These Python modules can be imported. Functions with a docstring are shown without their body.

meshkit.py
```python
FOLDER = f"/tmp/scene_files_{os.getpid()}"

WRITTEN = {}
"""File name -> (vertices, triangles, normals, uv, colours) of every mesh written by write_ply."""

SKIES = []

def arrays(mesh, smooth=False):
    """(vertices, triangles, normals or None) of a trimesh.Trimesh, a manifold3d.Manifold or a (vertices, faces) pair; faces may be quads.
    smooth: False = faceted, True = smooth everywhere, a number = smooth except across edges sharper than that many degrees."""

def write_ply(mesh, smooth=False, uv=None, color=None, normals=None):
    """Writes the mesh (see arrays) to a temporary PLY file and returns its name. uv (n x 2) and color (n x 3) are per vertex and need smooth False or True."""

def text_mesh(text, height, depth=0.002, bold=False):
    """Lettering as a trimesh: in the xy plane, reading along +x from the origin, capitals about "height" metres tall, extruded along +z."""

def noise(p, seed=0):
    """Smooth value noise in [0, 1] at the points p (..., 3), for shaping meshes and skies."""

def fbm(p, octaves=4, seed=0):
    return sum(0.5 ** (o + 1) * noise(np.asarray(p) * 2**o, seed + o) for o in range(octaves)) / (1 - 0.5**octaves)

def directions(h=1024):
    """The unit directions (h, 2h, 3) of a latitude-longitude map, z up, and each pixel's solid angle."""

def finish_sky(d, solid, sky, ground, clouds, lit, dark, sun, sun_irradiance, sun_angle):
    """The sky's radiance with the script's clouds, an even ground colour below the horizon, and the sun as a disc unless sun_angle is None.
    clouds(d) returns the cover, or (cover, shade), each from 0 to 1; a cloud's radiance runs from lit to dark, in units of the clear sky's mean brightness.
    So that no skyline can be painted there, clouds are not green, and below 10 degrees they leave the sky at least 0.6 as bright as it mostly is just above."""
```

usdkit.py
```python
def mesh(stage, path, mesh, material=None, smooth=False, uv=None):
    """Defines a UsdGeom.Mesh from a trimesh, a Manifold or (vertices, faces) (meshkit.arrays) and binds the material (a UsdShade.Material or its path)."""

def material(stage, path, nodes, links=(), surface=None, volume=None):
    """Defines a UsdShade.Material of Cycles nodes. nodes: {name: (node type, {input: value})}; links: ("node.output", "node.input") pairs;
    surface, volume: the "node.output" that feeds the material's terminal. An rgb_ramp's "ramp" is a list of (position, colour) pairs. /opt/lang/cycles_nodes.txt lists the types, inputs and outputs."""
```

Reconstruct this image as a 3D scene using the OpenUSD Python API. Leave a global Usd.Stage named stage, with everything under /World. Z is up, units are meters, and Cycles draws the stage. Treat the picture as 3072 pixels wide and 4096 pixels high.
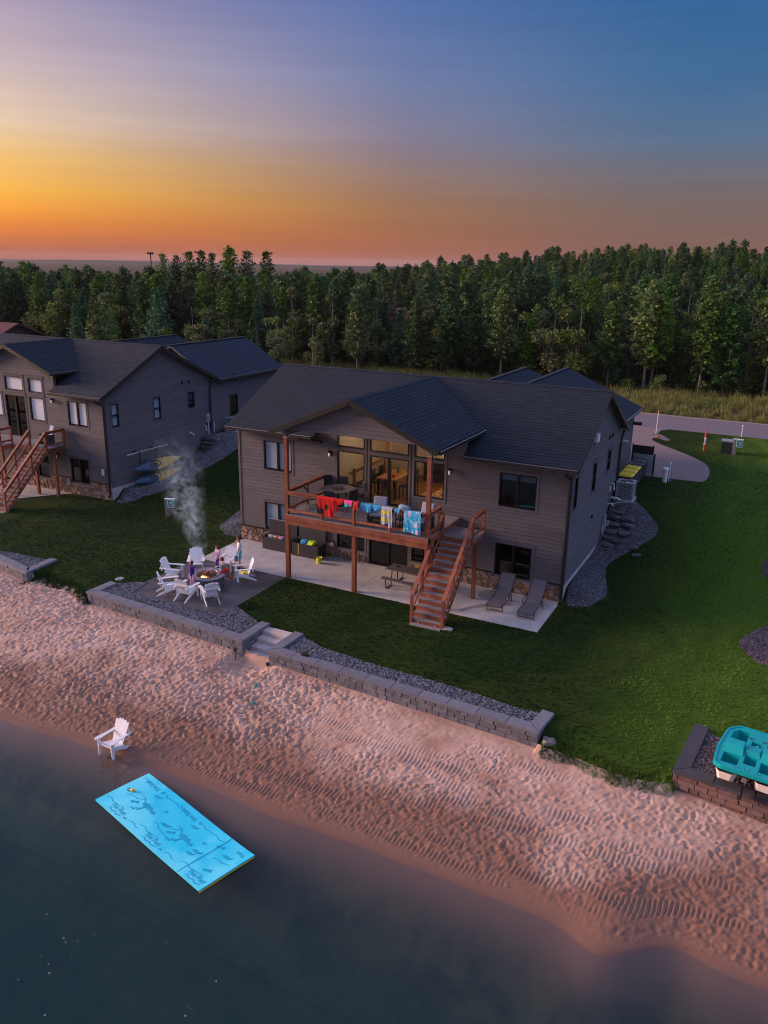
import math, random
import numpy as np, trimesh, shapely
import shapely.geometry as sg, shapely.affinity as sa
from shapely.ops import unary_union
from scipy.spatial import Voronoi
import manifold3d as m3
import usdkit, meshkit
from pxr import Usd, UsdGeom, UsdLux, UsdShade, Gf, Sdf, Vt

stage = Usd.Stage.CreateInMemory()
UsdGeom.SetStageUpAxis(stage, UsdGeom.Tokens.z); UsdGeom.SetStageMetersPerUnit(stage, 1.0)
UsdGeom.Xform.Define(stage, '/World'); UsdGeom.Scope.Define(stage, '/World/Looks')
R_ = random.Random(7); NR = np.random.default_rng(11)
rnd = R_.uniform

# ------------------------------------------------------------------ camera
EYE = np.array([22.818, -29.914, 12.9])
FPX, PITCH, ROLL, YAW = 3214.66, 0.300072, 0.0179607, -0.467544
_f = np.array([math.sin(YAW)*math.cos(PITCH), math.cos(YAW)*math.cos(PITCH), -math.sin(PITCH)])
_r0 = np.array([math.cos(YAW), -math.sin(YAW), 0]); _u0 = np.cross(_r0, _f)
_r = math.cos(ROLL)*_r0 + math.sin(ROLL)*_u0; _u = -math.sin(ROLL)*_r0 + math.cos(ROLL)*_u0
cam = UsdGeom.Camera.Define(stage, '/World/camera')
cam.AddTransformOp().Set(Gf.Matrix4d(*_r, 0, *_u, 0, *(-_f), 0, *EYE, 1))
cam.CreateHorizontalApertureAttr(36.0); cam.CreateVerticalApertureAttr(48.0)
cam.CreateFocalLengthAttr(36.0*FPX/3072); cam.CreateClippingRangeAttr(Gf.Vec2f(0.1, 20000))
cam.CreateExposureAttr(2.0)

# ------------------------------------------------------------------ sky and sun (dusk, sun low beyond the left edge)
SUN_AZ, SUN_EL = math.radians(-104), math.radians(15)        # azimuth from +y towards +x
SD = np.array([math.sin(SUN_AZ)*math.cos(SUN_EL), math.cos(SUN_AZ)*math.cos(SUN_EL), math.sin(SUN_EL)])
SKY_STRENGTH = 0.1
def lin(*c): return tuple((x/255/12.92 if x < 11 else ((x/255+.055)/1.055)**2.4) for x in c)
def sky():
    K = 2.0**-2.0/SKY_STRENGTH
    def ramp(stops): return {"ramp": [(p, tuple(K*v*g for v in lin(*c))) for p, c, g in stops]}
    # position = elevation/90 (0..1), colours of the sky in view; unseen overhead stops brightened to light the ground
    top = [(.27, (140, 140, 185), 1), (.36, (150, 158, 210), 1.05), (.55, (168, 178, 230), 1.1), (1, (180, 192, 240), 1.2)]
    warm = [(0, (165, 85, 60), 1), (.008, (190, 95, 52), 1), (.02, (232, 124, 30), 1), (.032, (255, 160, 25), 1), (.043, (255, 182, 48), 1), (.065, (248, 194, 104), 1), (.087, (236, 204, 170), 1), (.123, (208, 182, 184), 1), (.17, (160, 142, 172), 1)]+top
    mids = [(0, (160, 92, 72), 1), (.008, (170, 96, 68), 1), (.02, (166, 97, 58), 1), (.041, (162, 108, 68), 1), (.065, (146, 112, 104), 1), (.087, (138, 120, 140), 1), (.123, (118, 124, 166), 1), (.17, (84, 108, 166), 1)]+top
    cool = [(0, (125, 82, 76), 1), (.02, (118, 84, 80), 1), (.041, (110, 88, 86), 1), (.065, (100, 98, 112), 1), (.087, (76, 104, 138), 1), (.123, (52, 100, 147), 1), (.17, (38, 93, 148), 1), (.27, (70, 112, 172), 1)]+top[1:]
    n = {"tc": ("texture_coordinate", {}), "sep": ("separate_xyz", {}),
         "el": ("math", {"math_type": "arcsine"}), "eln": ("math", {"math_type": "divide", "value2": math.pi/2}),
         "warm": ("rgb_ramp", ramp(warm)), "mids": ("rgb_ramp", ramp(mids)), "cool": ("rgb_ramp", ramp(cool)), "mixh": ("mix", {}), "t2": ("map_range", {"range_type": "smoothstep", "from_min": -.14, "from_max": .37, "clamp": True}),
         "x2": ("math", {"math_type": "multiply", "value2": math.sin(SUN_AZ)}), "y2": ("math", {"math_type": "multiply", "value2": math.cos(SUN_AZ)}),
         "dot": ("math", {"math_type": "add"}), "zz": ("math", {"math_type": "multiply"}), "om": ("math", {"math_type": "subtract", "value1": 1.0001}),
         "hl": ("math", {"math_type": "sqrt"}), "cs": ("math", {"math_type": "divide"}),
         "t": ("map_range", {"from_min": .19, "from_max": .63, "clamp": True}), "tp": ("math", {"math_type": "power", "value2": 1.5}),
         "mixg": ("mix", {}),
         "sky": ("sky_texture", {"sky_type": "single_scattering", "sun_disc": False, "sun_elevation": SUN_EL, "sun_rotation": SUN_AZ, "altitude": 300.0, "aerosol_density": 1.5}),
         "mx": ("mix", {"fac": 0.975}),
         "map": ("mapping", {"scale": (2.5, 2.5, 55.0)}), "nz": ("noise_texture", {"scale": 1.6, "detail": 5.0, "roughness": .55}),
         "cm": ("map_range", {"from_min": .3, "from_max": .72, "to_min": .955, "to_max": 1.045, "clamp": True}),
         "map2": ("mapping", {"location": (.3, 1.7, 4.), "scale": (5., 5., 130.0)}), "nz2": ("noise_texture", {"scale": 1.1, "detail": 4.0, "roughness": .5}),
         "cm2": ("map_range", {"from_min": .64, "from_max": .76, "to_min": 0, "to_max": .35, "clamp": True}),
         "low": ("map_range", {"from_min": .015, "from_max": .075, "to_min": 1, "to_max": 0, "clamp": True}), "cf": ("math", {"math_type": "multiply"}),
         "mul": ("mix", {"mix_type": "multiply", "fac": 1.0}), "cc": ("combine_xyz", {}),
         "cl": ("mix", {"color2": tuple(K*v for v in lin(100, 80, 95))}),
         "bg": ("background_shader", {"strength": SKY_STRENGTH})}
    l = [("tc.generated", "sep.vector"), ("sep.z", "el.value1"), ("el.value", "eln.value1"), ("eln.value", "warm.fac"), ("eln.value", "cool.fac"), ("eln.value", "mids.fac"), ("cs.value", "t2.value"), ("t2.result", "mixh.fac"), ("cool.color", "mixh.color1"), ("mids.color", "mixh.color2"),
         ("sep.x", "x2.value1"), ("sep.y", "y2.value1"), ("x2.value", "dot.value1"), ("y2.value", "dot.value2"),
         ("sep.z", "zz.value1"), ("sep.z", "zz.value2"), ("zz.value", "om.value2"), ("om.value", "hl.value1"), ("dot.value", "cs.value1"), ("hl.value", "cs.value2"),
         ("cs.value", "t.value"), ("t.result", "tp.value1"), ("tp.value", "mixg.fac"), ("mixh.color", "mixg.color1"), ("warm.color", "mixg.color2"),
         ("sky.color", "mx.color1"), ("mixg.color", "mx.color2"),
         ("tc.generated", "map.vector"), ("map.vector", "nz.vector"), ("nz.fac", "cm.value"), ("cm.result", "cc.x"), ("cm.result", "cc.y"), ("cm.result", "cc.z"),
         ("mx.color", "mul.color1"), ("cc.vector", "mul.color2"),
         ("tc.generated", "map2.vector"), ("map2.vector", "nz2.vector"), ("nz2.fac", "cm2.value"), ("sep.z", "low.value"), ("cm2.result", "cf.value1"), ("low.result", "cf.value2"),
         ("cf.value", "cl.fac"), ("mul.color", "cl.color1"), ("cl.color", "bg.color")]
    m = usdkit.material(stage, '/World/Looks/sky_look', n, l, surface="bg.background")
    d = UsdLux.DomeLight.Define(stage, '/World/sky'); d.CreateIntensityAttr(1.0)
    UsdShade.MaterialBindingAPI.Apply(d.GetPrim()).Bind(m)
    d.GetPrim().SetCustomDataByKey('kind', 'structure')
sky()
sun = UsdLux.DistantLight.Define(stage, '/World/sun')
sun.CreateIntensityAttr(0.4); sun.CreateAngleAttr(20.0); sun.CreateColorAttr(Gf.Vec3f(1.0, .64, .50)); sun.CreateNormalizeAttr(True)
_q = Gf.Rotation(Gf.Vec3d(0, 0, 1), Gf.Vec3d(*SD)).GetQuat(); sun.AddOrientOp().Set(Gf.Quatf(_q))

# ------------------------------------------------------------------ helpers
_used = {}
def uniq(parent, name):
    k = (parent, name); n = _used.get(k, 0); _used[k] = n+1
    return f'{parent}/{name}' if n == 0 else f'{parent}/{name}_{n:03d}'
def ppath(p): return '/World' if p is None else (p if isinstance(p, str) else str(p.GetPath()))
def keys(prim, **kw):
    for k, v in kw.items():
        if v: prim.SetCustomDataByKey(k, v)
    return prim
def obj(name, mesh, m, parent=None, smooth=False, label=None, cat=None, group=None, kind=None):
    if isinstance(mesh, MB): mesh = mesh.get()
    p = uniq(ppath(parent), name)
    prim = usdkit.mesh(stage, p, mesh, MAT[m], smooth=smooth).GetPrim()
    return keys(prim, label=label, category=cat, group=group, kind=kind)
def thing(name, label, cat, loc=(0, 0, 0), rz=0., group=None, scale=None, kind=None):
    x = UsdGeom.Xform.Define(stage, uniq('/World', name))
    x.AddTranslateOp().Set(Gf.Vec3d(*map(float, loc)))
    x.AddRotateZOp().Set(math.degrees(rz)); x.AddScaleOp().Set(Gf.Vec3f(*([scale or 1.]*3)))
    return keys(x.GetPrim(), label=label, category=cat, group=group, kind=kind)
def dup(root, loc, rz=0., label=None, group=None, scale=None, name=None):
    cd = root.GetCustomData(); nm = name or ''.join(root.GetName().rstrip('0123456789').rstrip('_'))
    x = UsdGeom.Xform.Define(stage, uniq('/World', nm))
    x.GetPrim().GetReferences().AddInternalReference(root.GetPath()); x.GetPrim().SetInstanceable(True)
    x.GetPrim().GetAttribute('xformOp:translate').Set(Gf.Vec3d(*map(float, loc))); x.GetPrim().GetAttribute('xformOp:rotateZ').Set(math.degrees(rz))
    x.GetPrim().GetAttribute('xformOp:scale').Set(Gf.Vec3f(*([scale or 1.]*3)))
    return keys(x.GetPrim(), label=label or cd['label'], category=cd['category'], group=group or cd.get('group'))
CUBE_F = np.array([[0, 2, 3], [0, 3, 1], [4, 5, 7], [4, 7, 6], [0, 1, 5], [0, 5, 4], [2, 6, 7], [2, 7, 3], [0, 4, 6], [0, 6, 2], [1, 3, 7], [1, 7, 5]])
CUBE_V = np.array([[x, y, z] for z in (0, 1) for y in (0, 1) for x in (0, 1)], float)
class MB:
    def __init__(s): s.v, s.f, s.n = [], [], 0
    def add(s, v, f):
        v = np.asarray(v, float); s.v.append(v); s.f.append(np.asarray(f, int)+s.n); s.n += len(v); return s
    def tm(s, t, M=None):
        v = np.asarray(t.vertices)
        if M is not None: v = v @ np.asarray(M)[:3, :3].T + np.asarray(M)[:3, 3]
        return s.add(v, t.faces)
    def box(s, x0, x1, y0, y1, z0, z1): return s.add(CUBE_V*[x1-x0, y1-y0, z1-z0]+[x0, y0, z0], CUBE_F)
    def hexa(s, p): return s.add(p, CUBE_F)             # 8 corners in CUBE_V order
    def bar(s, a, b, w, h, up=(0, 0, 1)):               # box beam from a to b, w across, h along up
        a, b = np.asarray(a, float), np.asarray(b, float); d = b-a; d /= np.linalg.norm(d)
        sx = np.cross(d, up)
        if np.linalg.norm(sx) < 1e-6: sx = np.cross(d, (1, 0, 0))
        sx /= np.linalg.norm(sx); u = np.cross(sx, d)
        return s.add([q+sx*(i-.5)*w+u*(k-.5)*h for k in (0, 1) for q in (a, b) for i in (0, 1)], CUBE_F[:, ::-1])
    def tube(s, pts, r, n=6):
        pts = [np.asarray(p, float) for p in pts]; rr = r if hasattr(r, '__len__') else [r]*len(pts)
        V, F = [], []
        for i, p in enumerate(pts):
            d = pts[min(i+1, len(pts)-1)]-pts[max(i-1, 0)]; d /= np.linalg.norm(d)+1e-12
            a = np.cross(d, (0, 0, 1.) if abs(d[2]) < .9 else (1., 0, 0)); a /= np.linalg.norm(a); b = np.cross(d, a)
            V += [p+rr[i]*(math.cos(t)*a+math.sin(t)*b) for t in np.arange(n)*2*math.pi/n]
        for i in range(len(pts)-1):
            for k in range(n):
                q = i*n+k; w = i*n+(k+1) % n; F += [[q, w, w+n], [q, w+n, q+n]]
        for base in (0, (len(pts)-1)*n):
            for k in range(1, n-1): F.append([base, base+k, base+k+1] if base else [base, base+k+1, base+k])
        return s.add(V, F)
    def lathe(s, prof, n=16, c=(0, 0, 0)):
        V = [[c[0]+r*math.cos(t), c[1]+r*math.sin(t), c[2]+z] for r, z in prof for t in np.arange(n)*2*math.pi/n]; F = []
        for i in range(len(prof)-1):
            for k in range(n):
                q = i*n+k; w = i*n+(k+1) % n; F += [[q, w, w+n], [q, w+n, q+n]]
        return s.add(V, F)
    def ext(s, poly, h, z=0., M=None):                   # extrude a shapely polygon along +z, then M
        for g in getattr(poly, 'geoms', [poly]):
            if g.is_empty or g.geom_type != 'Polygon' or g.area < 1e-7: continue
            t = trimesh.creation.extrude_polygon(g, h, engine='earcut'); t.apply_translation([0, 0, z]); s.tm(t, M)
        return s
    def ico(s, c, r, sub=1, sq=(1, 1, 1), jit=0., seed=0):
        t = trimesh.creation.icosphere(subdivisions=sub); v = np.array(t.vertices)
        if jit: v *= 1+jit*(np.random.default_rng(seed).random((len(v), 1))-.5)
        return s.add(v*np.asarray(sq)*r+np.asarray(c), t.faces)
    def get(s): return (np.vstack(s.v), np.vstack(s.f))
    def xf(s, M):
        s.v = [v @ np.asarray(M)[:3, :3].T+np.asarray(M)[:3, 3] for v in s.v]; return s
def frame(o, u, v, w):
    M = np.eye(4); M[:3, 0], M[:3, 1], M[:3, 2], M[:3, 3] = u, v, w, o; return M
def rotz(a): c, s = math.cos(a), math.sin(a); return np.array([[c, -s, 0, 0], [s, c, 0, 0], [0, 0, 1, 0], [0, 0, 0, 1.]])
def trans(x, y, z): M = np.eye(4); M[:3, 3] = x, y, z; return M
def sm(a, b, t):
    t = np.clip((np.asarray(t, float)-a)/(b-a), 0, 1); return t*t*(3-2*t)

# ------------------------------------------------------------------ materials
MAT = {}
def M(name, c1, c2=None, sc=4., rough=.75, var=0., bump=0., bsc=None, metal=0., det=4., spec=.3, emit=None, es=0., stretch=None, c3=None, sc3=.3, bdist=.02, sat=0., trans=0., coat=0., xm=None, stripe=0.):
    n = {"g": ("geometry", {}), "o": ("object_info", {}), "b": ("principled_bsdf", {"roughness": rough, "metallic": metal, "specular_ior_level": spec, "coat_weight": coat})}
    l = []; vec = "g.position"
    if stretch: n["mp"] = ("mapping", {"scale": stretch}); l.append((vec, "mp.vector")); vec = "mp.vector"
    n["n1"] = ("noise_texture", {"scale": sc, "detail": det, "roughness": .6}); l.append((vec, "n1.vector"))
    n["r1"] = ("rgb_ramp", {"ramp": [(.3, c1), (.7, c2 or c1)]}); l.append(("n1.fac", "r1.fac")); col = "r1.color"
    if c3:
        n["n3"] = ("noise_texture", {"scale": sc3, "detail": 3., "roughness": .55}); l.append(("g.position", "n3.vector"))
        n["k3"] = ("map_range", {"from_min": .45, "from_max": .65, "clamp": True}); l.append(("n3.fac", "k3.value"))
        n["m3"] = ("mix", {"color2": c3}); l += [("k3.result", "m3.fac"), (col, "m3.color1")]; col = "m3.color"
    if xm:  # second colour ramped in along x, a glow painted into the base colour
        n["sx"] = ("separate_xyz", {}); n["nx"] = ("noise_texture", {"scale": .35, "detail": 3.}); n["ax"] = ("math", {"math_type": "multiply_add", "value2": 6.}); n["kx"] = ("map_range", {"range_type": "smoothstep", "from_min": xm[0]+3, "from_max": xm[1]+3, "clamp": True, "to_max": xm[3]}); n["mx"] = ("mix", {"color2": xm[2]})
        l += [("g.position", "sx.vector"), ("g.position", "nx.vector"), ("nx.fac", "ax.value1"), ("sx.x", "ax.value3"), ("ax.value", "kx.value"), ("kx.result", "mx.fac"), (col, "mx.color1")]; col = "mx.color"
    if stripe:
        n["s2"] = ("separate_xyz", {}); n["nn"] = ("noise_texture", {"scale": .25}); n["p1"] = ("math", {"math_type": "multiply_add", "value2": 9.}); n["p2"] = ("math", {"math_type": "multiply", "value2": 2.6}); n["p3"] = ("math", {"math_type": "sine"}); n["p4"] = ("math", {"math_type": "multiply_add", "value2": stripe, "value3": 1.}); n["hp"] = ("hsv", {})
        l += [("g.position", "s2.vector"), ("g.position", "nn.vector"), ("nn.fac", "p1.value1"), ("s2.x", "p1.value3"), ("p1.value", "p2.value1"), ("p2.value", "p3.value1"), ("p3.value", "p4.value1"), ("p4.value", "hp.value"), (col, "hp.color")]; col = "hp.color"
    if var:
        n["ad"] = ("math", {"math_type": "add"}); n["fr"] = ("math", {"math_type": "fraction"})
        l += [("o.random", "ad.value1"), ("g.random_per_island", "ad.value2"), ("ad.value", "fr.value1")]
        n["mr"] = ("map_range", {"to_min": 1-var, "to_max": 1+var}); l.append(("fr.value", "mr.value"))
        n["hs"] = ("hsv", {}); l += [("mr.result", "hs.value"), (col, "hs.color")]
        if sat:
            n["f2"] = ("math", {"math_type": "multiply", "value2": 7.31}); n["f3"] = ("math", {"math_type": "fraction"}); n["ms"] = ("map_range", {"to_min": 1-sat, "to_max": 1+sat})
            n["mh"] = ("map_range", {"to_min": .5-sat*.05, "to_max": .5+sat*.05})
            l += [("fr.value", "f2.value1"), ("f2.value", "f3.value1"), ("f3.value", "ms.value"), ("ms.result", "hs.saturation"), ("f3.value", "mh.value"), ("mh.result", "hs.hue")]
        col = "hs.color"
    l.append((col, "b.base_color"))
    if bump:
        n["nb"] = ("noise_texture", {"scale": bsc or sc*4, "detail": 4., "roughness": .6}); n["bp"] = ("bump", {"strength": bump, "distance": bdist})
        l += [(vec, "nb.vector"), ("nb.fac", "bp.height"), ("bp.normal", "b.normal")]
    out = "b.BSDF"
    if emit: n["b"][1]["emission_color"] = emit; n["b"][1]["emission_strength"] = es
    if trans:
        n["tr"] = ("translucent_bsdf", {}); n["mc"] = ("mix_closure", {"fac": trans}); l += [(col, "tr.color"), ("b.BSDF", "mc.closure1"), ("tr.BSDF", "mc.closure2")]; out = "mc.closure"
    MAT[name] = usdkit.material(stage, '/World/Looks/'+name, n, l, surface=out)
def glass(name, tint, refl=1.0, dark=None):
    n = {"t": ("transparent_bsdf", {"color": tint}), "g": ("glossy_bsdf", {"color": (.9, .9, .9), "roughness": .01}), "f": ("layer_weight", {"blend": .5}), "p": ("math", {"math_type": "power", "value2": 5.}), "m": ("mix_closure", {}), "k": ("math", {"math_type": "multiply_add", "value2": .9, "value3": .05*refl, "use_clamp": True})}
    MAT[name] = usdkit.material(stage, '/World/Looks/'+name, n, [("f.facing", "p.value1"), ("p.value", "k.value1"), ("k.value", "m.fac"), ("t.BSDF", "m.closure1"), ("g.BSDF", "m.closure2")], surface="m.closure")
SID = (.098, .092, .102)
M('siding', SID, (.116, .109, .118), 2., .8, var=.1, bump=.25, bsc=60, stretch=(1, 1, 4))
M('trim', (.085, .075, .075), (.1, .09, .09), 3, .7)
M('window_frame', (.006, .006, .007), None, 3, .4)
M('black_metal', (.008, .008, .009), (.014, .014, .015), 3, .35, spec=.5)
M('gutter', (.01, .01, .011), (.02, .02, .02), 3, .3, spec=.6)
M('shingle', (.0065, .0145, .027), (.0115, .022, .037), 30, .9, var=.3, bump=.4, bsc=150, c3=(.0085, .0165, .028), sc3=.5)
M('stone', (.26, .17, .125), (.19, .125, .1), 5, .85, var=.45, bump=.5, bsc=25, sat=.5)
M('mortar', (.36, .33, .31), (.3, .28, .27), 12, .95, bump=.3)
M('cedar', (.25, .075, .038), (.17, .05, .027), 5, .6, var=.2, bump=.25, bsc=14, stretch=(1, 1, 1), c3=(.28, .1, .055), sc3=2)
M('composite', (.22, .2, .21), (.19, .175, .19), 9, .75, var=.08, bump=.1)
M('concrete', (.44, .43, .43), (.38, .37, .375), 3, .9, bump=.15, bsc=90, c3=(.34, .33, .335), sc3=1.2)
M('wet_concrete', (.25, .24, .245), (.21, .2, .21), 3, .35)
M('stamped', (.10, .092, .095), (.06, .055, .06), 2.2, .38, bump=.5, bsc=9, c3=(.045, .043, .05), sc3=1.1, bdist=.03, spec=.5)
M('block', (.175, .175, .2), (.11, .108, .125), 7, .9, var=.22, bump=.6, bsc=30, bdist=.03)
M('block_cap', (.165, .172, .21), (.13, .135, .165), 6, .85, var=.07, bump=.3, bsc=50)
M('red_block', (.2, .115, .1), (.12, .075, .072), 6, .9, var=.25, bump=.6, bsc=30, sat=.25)
M('dark_cap', (.045, .045, .055), (.06, .06, .07), 8, .8, var=.1, bump=.3, bsc=50)
M('step_stone', (.50, .43, .40), (.42, .37, .36), 3, .85, var=.08, bump=.3, bsc=25, c3=(.5, .36, .32), sc3=1.5)
M('gravel', (.16, .17, .2), (.07, .075, .09), 9, .8, var=.55, bump=.3)
M('red_gravel', (.13, .1, .115), (.06, .045, .055), 9, .8, var=.6, bump=.3, sat=.4)
M('gravel_bed', (.05, .052, .06), (.08, .082, .09), 22, .95, bump=.6, bsc=40)
M('boulder', (.11, .11, .12), (.06, .06, .068), 5, .9, var=.2, bump=.6, bsc=16)
M('white_plastic', (.74, .74, .76), (.68, .68, .7), 4, .55, var=.04, bump=.05, spec=.4)
M('white_metal', (.6, .6, .62), None, 4, .4)
M('grey_metal', (.28, .3, .32), (.23, .25, .27), 6, .45, spec=.5)
M('blind_blue', (.36, .46, .54), (.31, .41, .5), 2, .7)
M('blind', (.86, .88, .92), (.82, .85, .9), 2, .7)
M('asphalt', (.17, .145, .165), (.125, .108, .125), 40, .9, bump=.3, bsc=120, c3=(.15, .125, .135), sc3=.35)
M('driveway_mat', (.235, .17, .165), (.175, .13, .128), 45, .9, bump=.4, bsc=120, c3=(.2, .145, .14), sc3=.5)
M('gravel_edge', (.3, .22, .18), (.22, .16, .13), 30, .9)
M('water_specks', (.7, .68, .6), None, 3, .6)
M('leaf_lawn', (.004, .027, .003), (.01, .042, .004), .8, .6, var=.45, c3=(.02, .04, .005), sc3=.3, trans=.25, sat=.2, xm=(16.5, 22, (.12, .22, .015), .92), stripe=.3)  # blades turn lighter yellow-green to the right: evening glow painted as colour
M('tall_grass', (.13, .155, .035), (.2, .19, .06), .6, .7, var=.4, c3=(.1, .14, .03), sc3=.25, trans=.25)
M('pine_a', (0.027, 0.073, 0.022), (0.046, 0.105, 0.026), .7, .7, var=.4, trans=.2, sat=.2)
M('pine_b', (0.059, 0.119, 0.023), (0.095, 0.161, 0.028), .7, .7, var=.4, trans=.2, sat=.2)
M('pine_c', (0.035, 0.114, 0.051), (0.062, 0.162, 0.074), .7, .7, var=.4, trans=.2)
M('broadleaf', (0.082, 0.127, 0.030), (0.117, 0.160, 0.035), .8, .65, var=.4, trans=.3, sat=.2)
M('dead_twig', (.1, .08, .075), (.07, .055, .05), 1, .9, var=.3)
M('bark', (.10, .082, .07), (.05, .04, .034), 6, .95, bump=.5)
M('pale_bark', (.2, .18, .165), (.1, .085, .075), 5, .9, bump=.4)
M('far_wood', (.035, .05, .035), (.02, .032, .024), .02, 1)
M('teal_plastic', (.0, .36, .36), (.0, .32, .33), 3, .38, spec=.45, bump=.04)
M('cream_plastic', (.72, .64, .58), (.6, .52, .46), 5, .6)
M('mat_top', (.008, .58, .80), (.03, .66, .85), 2.2, .3, spec=.5, bump=.15, bsc=5, bdist=.03, c3=(.13, .76, .9), sc3=.55)  # paler blotches are a sky reflection painted into the sheet colour
M('mat_print', (.01, .34, .55), (.015, .38, .6), 5, .4)
M('mat_yellow', (.75, .6, .03), None, 3, .5)
M('yellow', (.72, .55, .01), (.65, .5, .02), 4, .45, spec=.4)
M('bright_yellow', (.8, .75, .02), None, 4, .45)
M('wicker', (.028, .027, .03), (.045, .042, .045), 60, .6, bump=.3, bsc=90)
M('box_plastic', (.035, .036, .042), (.05, .05, .055), 8, .55, bump=.15)
M('table_top', (.12, .11, .12), (.095, .088, .095), 14, .5)
M('cushion', (.28, .32, .42), (.24, .28, .38), 6, .85)
M('sling', (.13, .12, .13), (.1, .095, .105), 50, .7)
M('teal_lid', (.02, .16, .14), None, 4, .5)
M('lit_wall', (.6, .52, .42), (.55, .47, .38), 1, .9)
M('lit_wood', (.42, .22, .08), (.3, .15, .055), 3, .5)
M('floor_wood', (.3, .15, .05), (.2, .09, .03), 3, .35, stretch=(1, 8, 1))
M('leather', (.5, .28, .12), (.4, .21, .09), 5, .45, spec=.5)
M('dark_wood', (.03, .02, .016), (.045, .03, .022), 5, .5)
M('plaster_dark', (.03, .03, .033), None, 2, .9)
M('picture', (.3, .25, .2), (.12, .1, .09), 5, .7)
M('lamp_glow', (1, .8, .5), None, 2, .5, emit=(1., .74, .46), es=9.)
M('bulb_glow', (1, .9, .7), None, 2, .5, emit=(1., .78, .5), es=8.)
M('lantern_glass', (.6, .55, .5), None, 2, .3, emit=(1., .85, .7), es=.06)
M('flame', (1, .4, .05), None, 9, .5, emit=(1., .33, .05), es=6.)
M('ember', (.06, .02, .012), (.02, .01, .01), 20, .9, emit=(1., .2, .03), es=.25)
M('char_wood', (.11, .06, .035), (.03, .02, .015), 9, .9, var=.4)
M('soot', (.008, .007, .007), None, 5, .95)
M('steel', (.45, .42, .42), None, 5, .3, metal=.8)
M('red_cloth', (.62, .008, .01), (.4, .004, .006), 2.6, .85)
M('black_cloth', (.012, .01, .013), (.02, .016, .02), 5, .9)
M('pink_cloth', (.85, .06, .32), None, 5, .8)
M('aqua_cloth', (.02, .42, .42), None, 5, .8)
M('blue_cloth', (.02, .24, .55), (.015, .17, .42), 6, .8)
M('sky_cloth', (.05, .36, .62), (.03, .28, .52), 6, .8)
M('grey_blue_cloth', (.2, .34, .46), (.15, .25, .36), 9, .8)
M('towel_yellow', (.7, .58, .06), (.62, .52, .05), 8, .9)
M('towel_grey', (.42, .44, .56), (.36, .39, .5), 8, .9)
M('red_roof', (.12, .035, .04), (.09, .028, .032), 6, .9)
M('brown_wall', (.09, .06, .05), None, 3, .9)
M('pale_wall', (.5, .5, .52), None, 3, .9)
M('skin', (.55, .27, .19), (.5, .24, .17), 6, .55)
M('hair_brown', (.12, .045, .022), (.07, .026, .014), 40, .6)
M('hair_red', (.16, .035, .02), (.09, .022, .014), 40, .55)
M('hair_dark', (.085, .03, .018), (.05, .02, .012), 40, .6)
M('shirt_white', (.72, .74, .82), (.64, .66, .76), 6, .85)
M('shorts_blue', (.12, .42, .58), (.1, .36, .52), 8, .85)
M('purple', (.06, .012, .2), (.045, .01, .15), 8, .85)
M('print_shirt', (.6, .56, .7), (.32, .1, .35), 14, .85)
M('camo', (.42, .42, .5), (.07, .075, .11), 11, .85, det=2.)
M('pink_pants', (.6, .38, .48), (.5, .3, .42), 9, .85)
M('red_shorts', (.55, .03, .02), None, 8, .8)
M('eye', (.02, .015, .012), None, 8, .3)
M('lips', (.42, .12, .1), None, 8, .5)
M('bag_blue', (.02, .12, .5), (.3, .28, .05), 4, .4)
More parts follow.
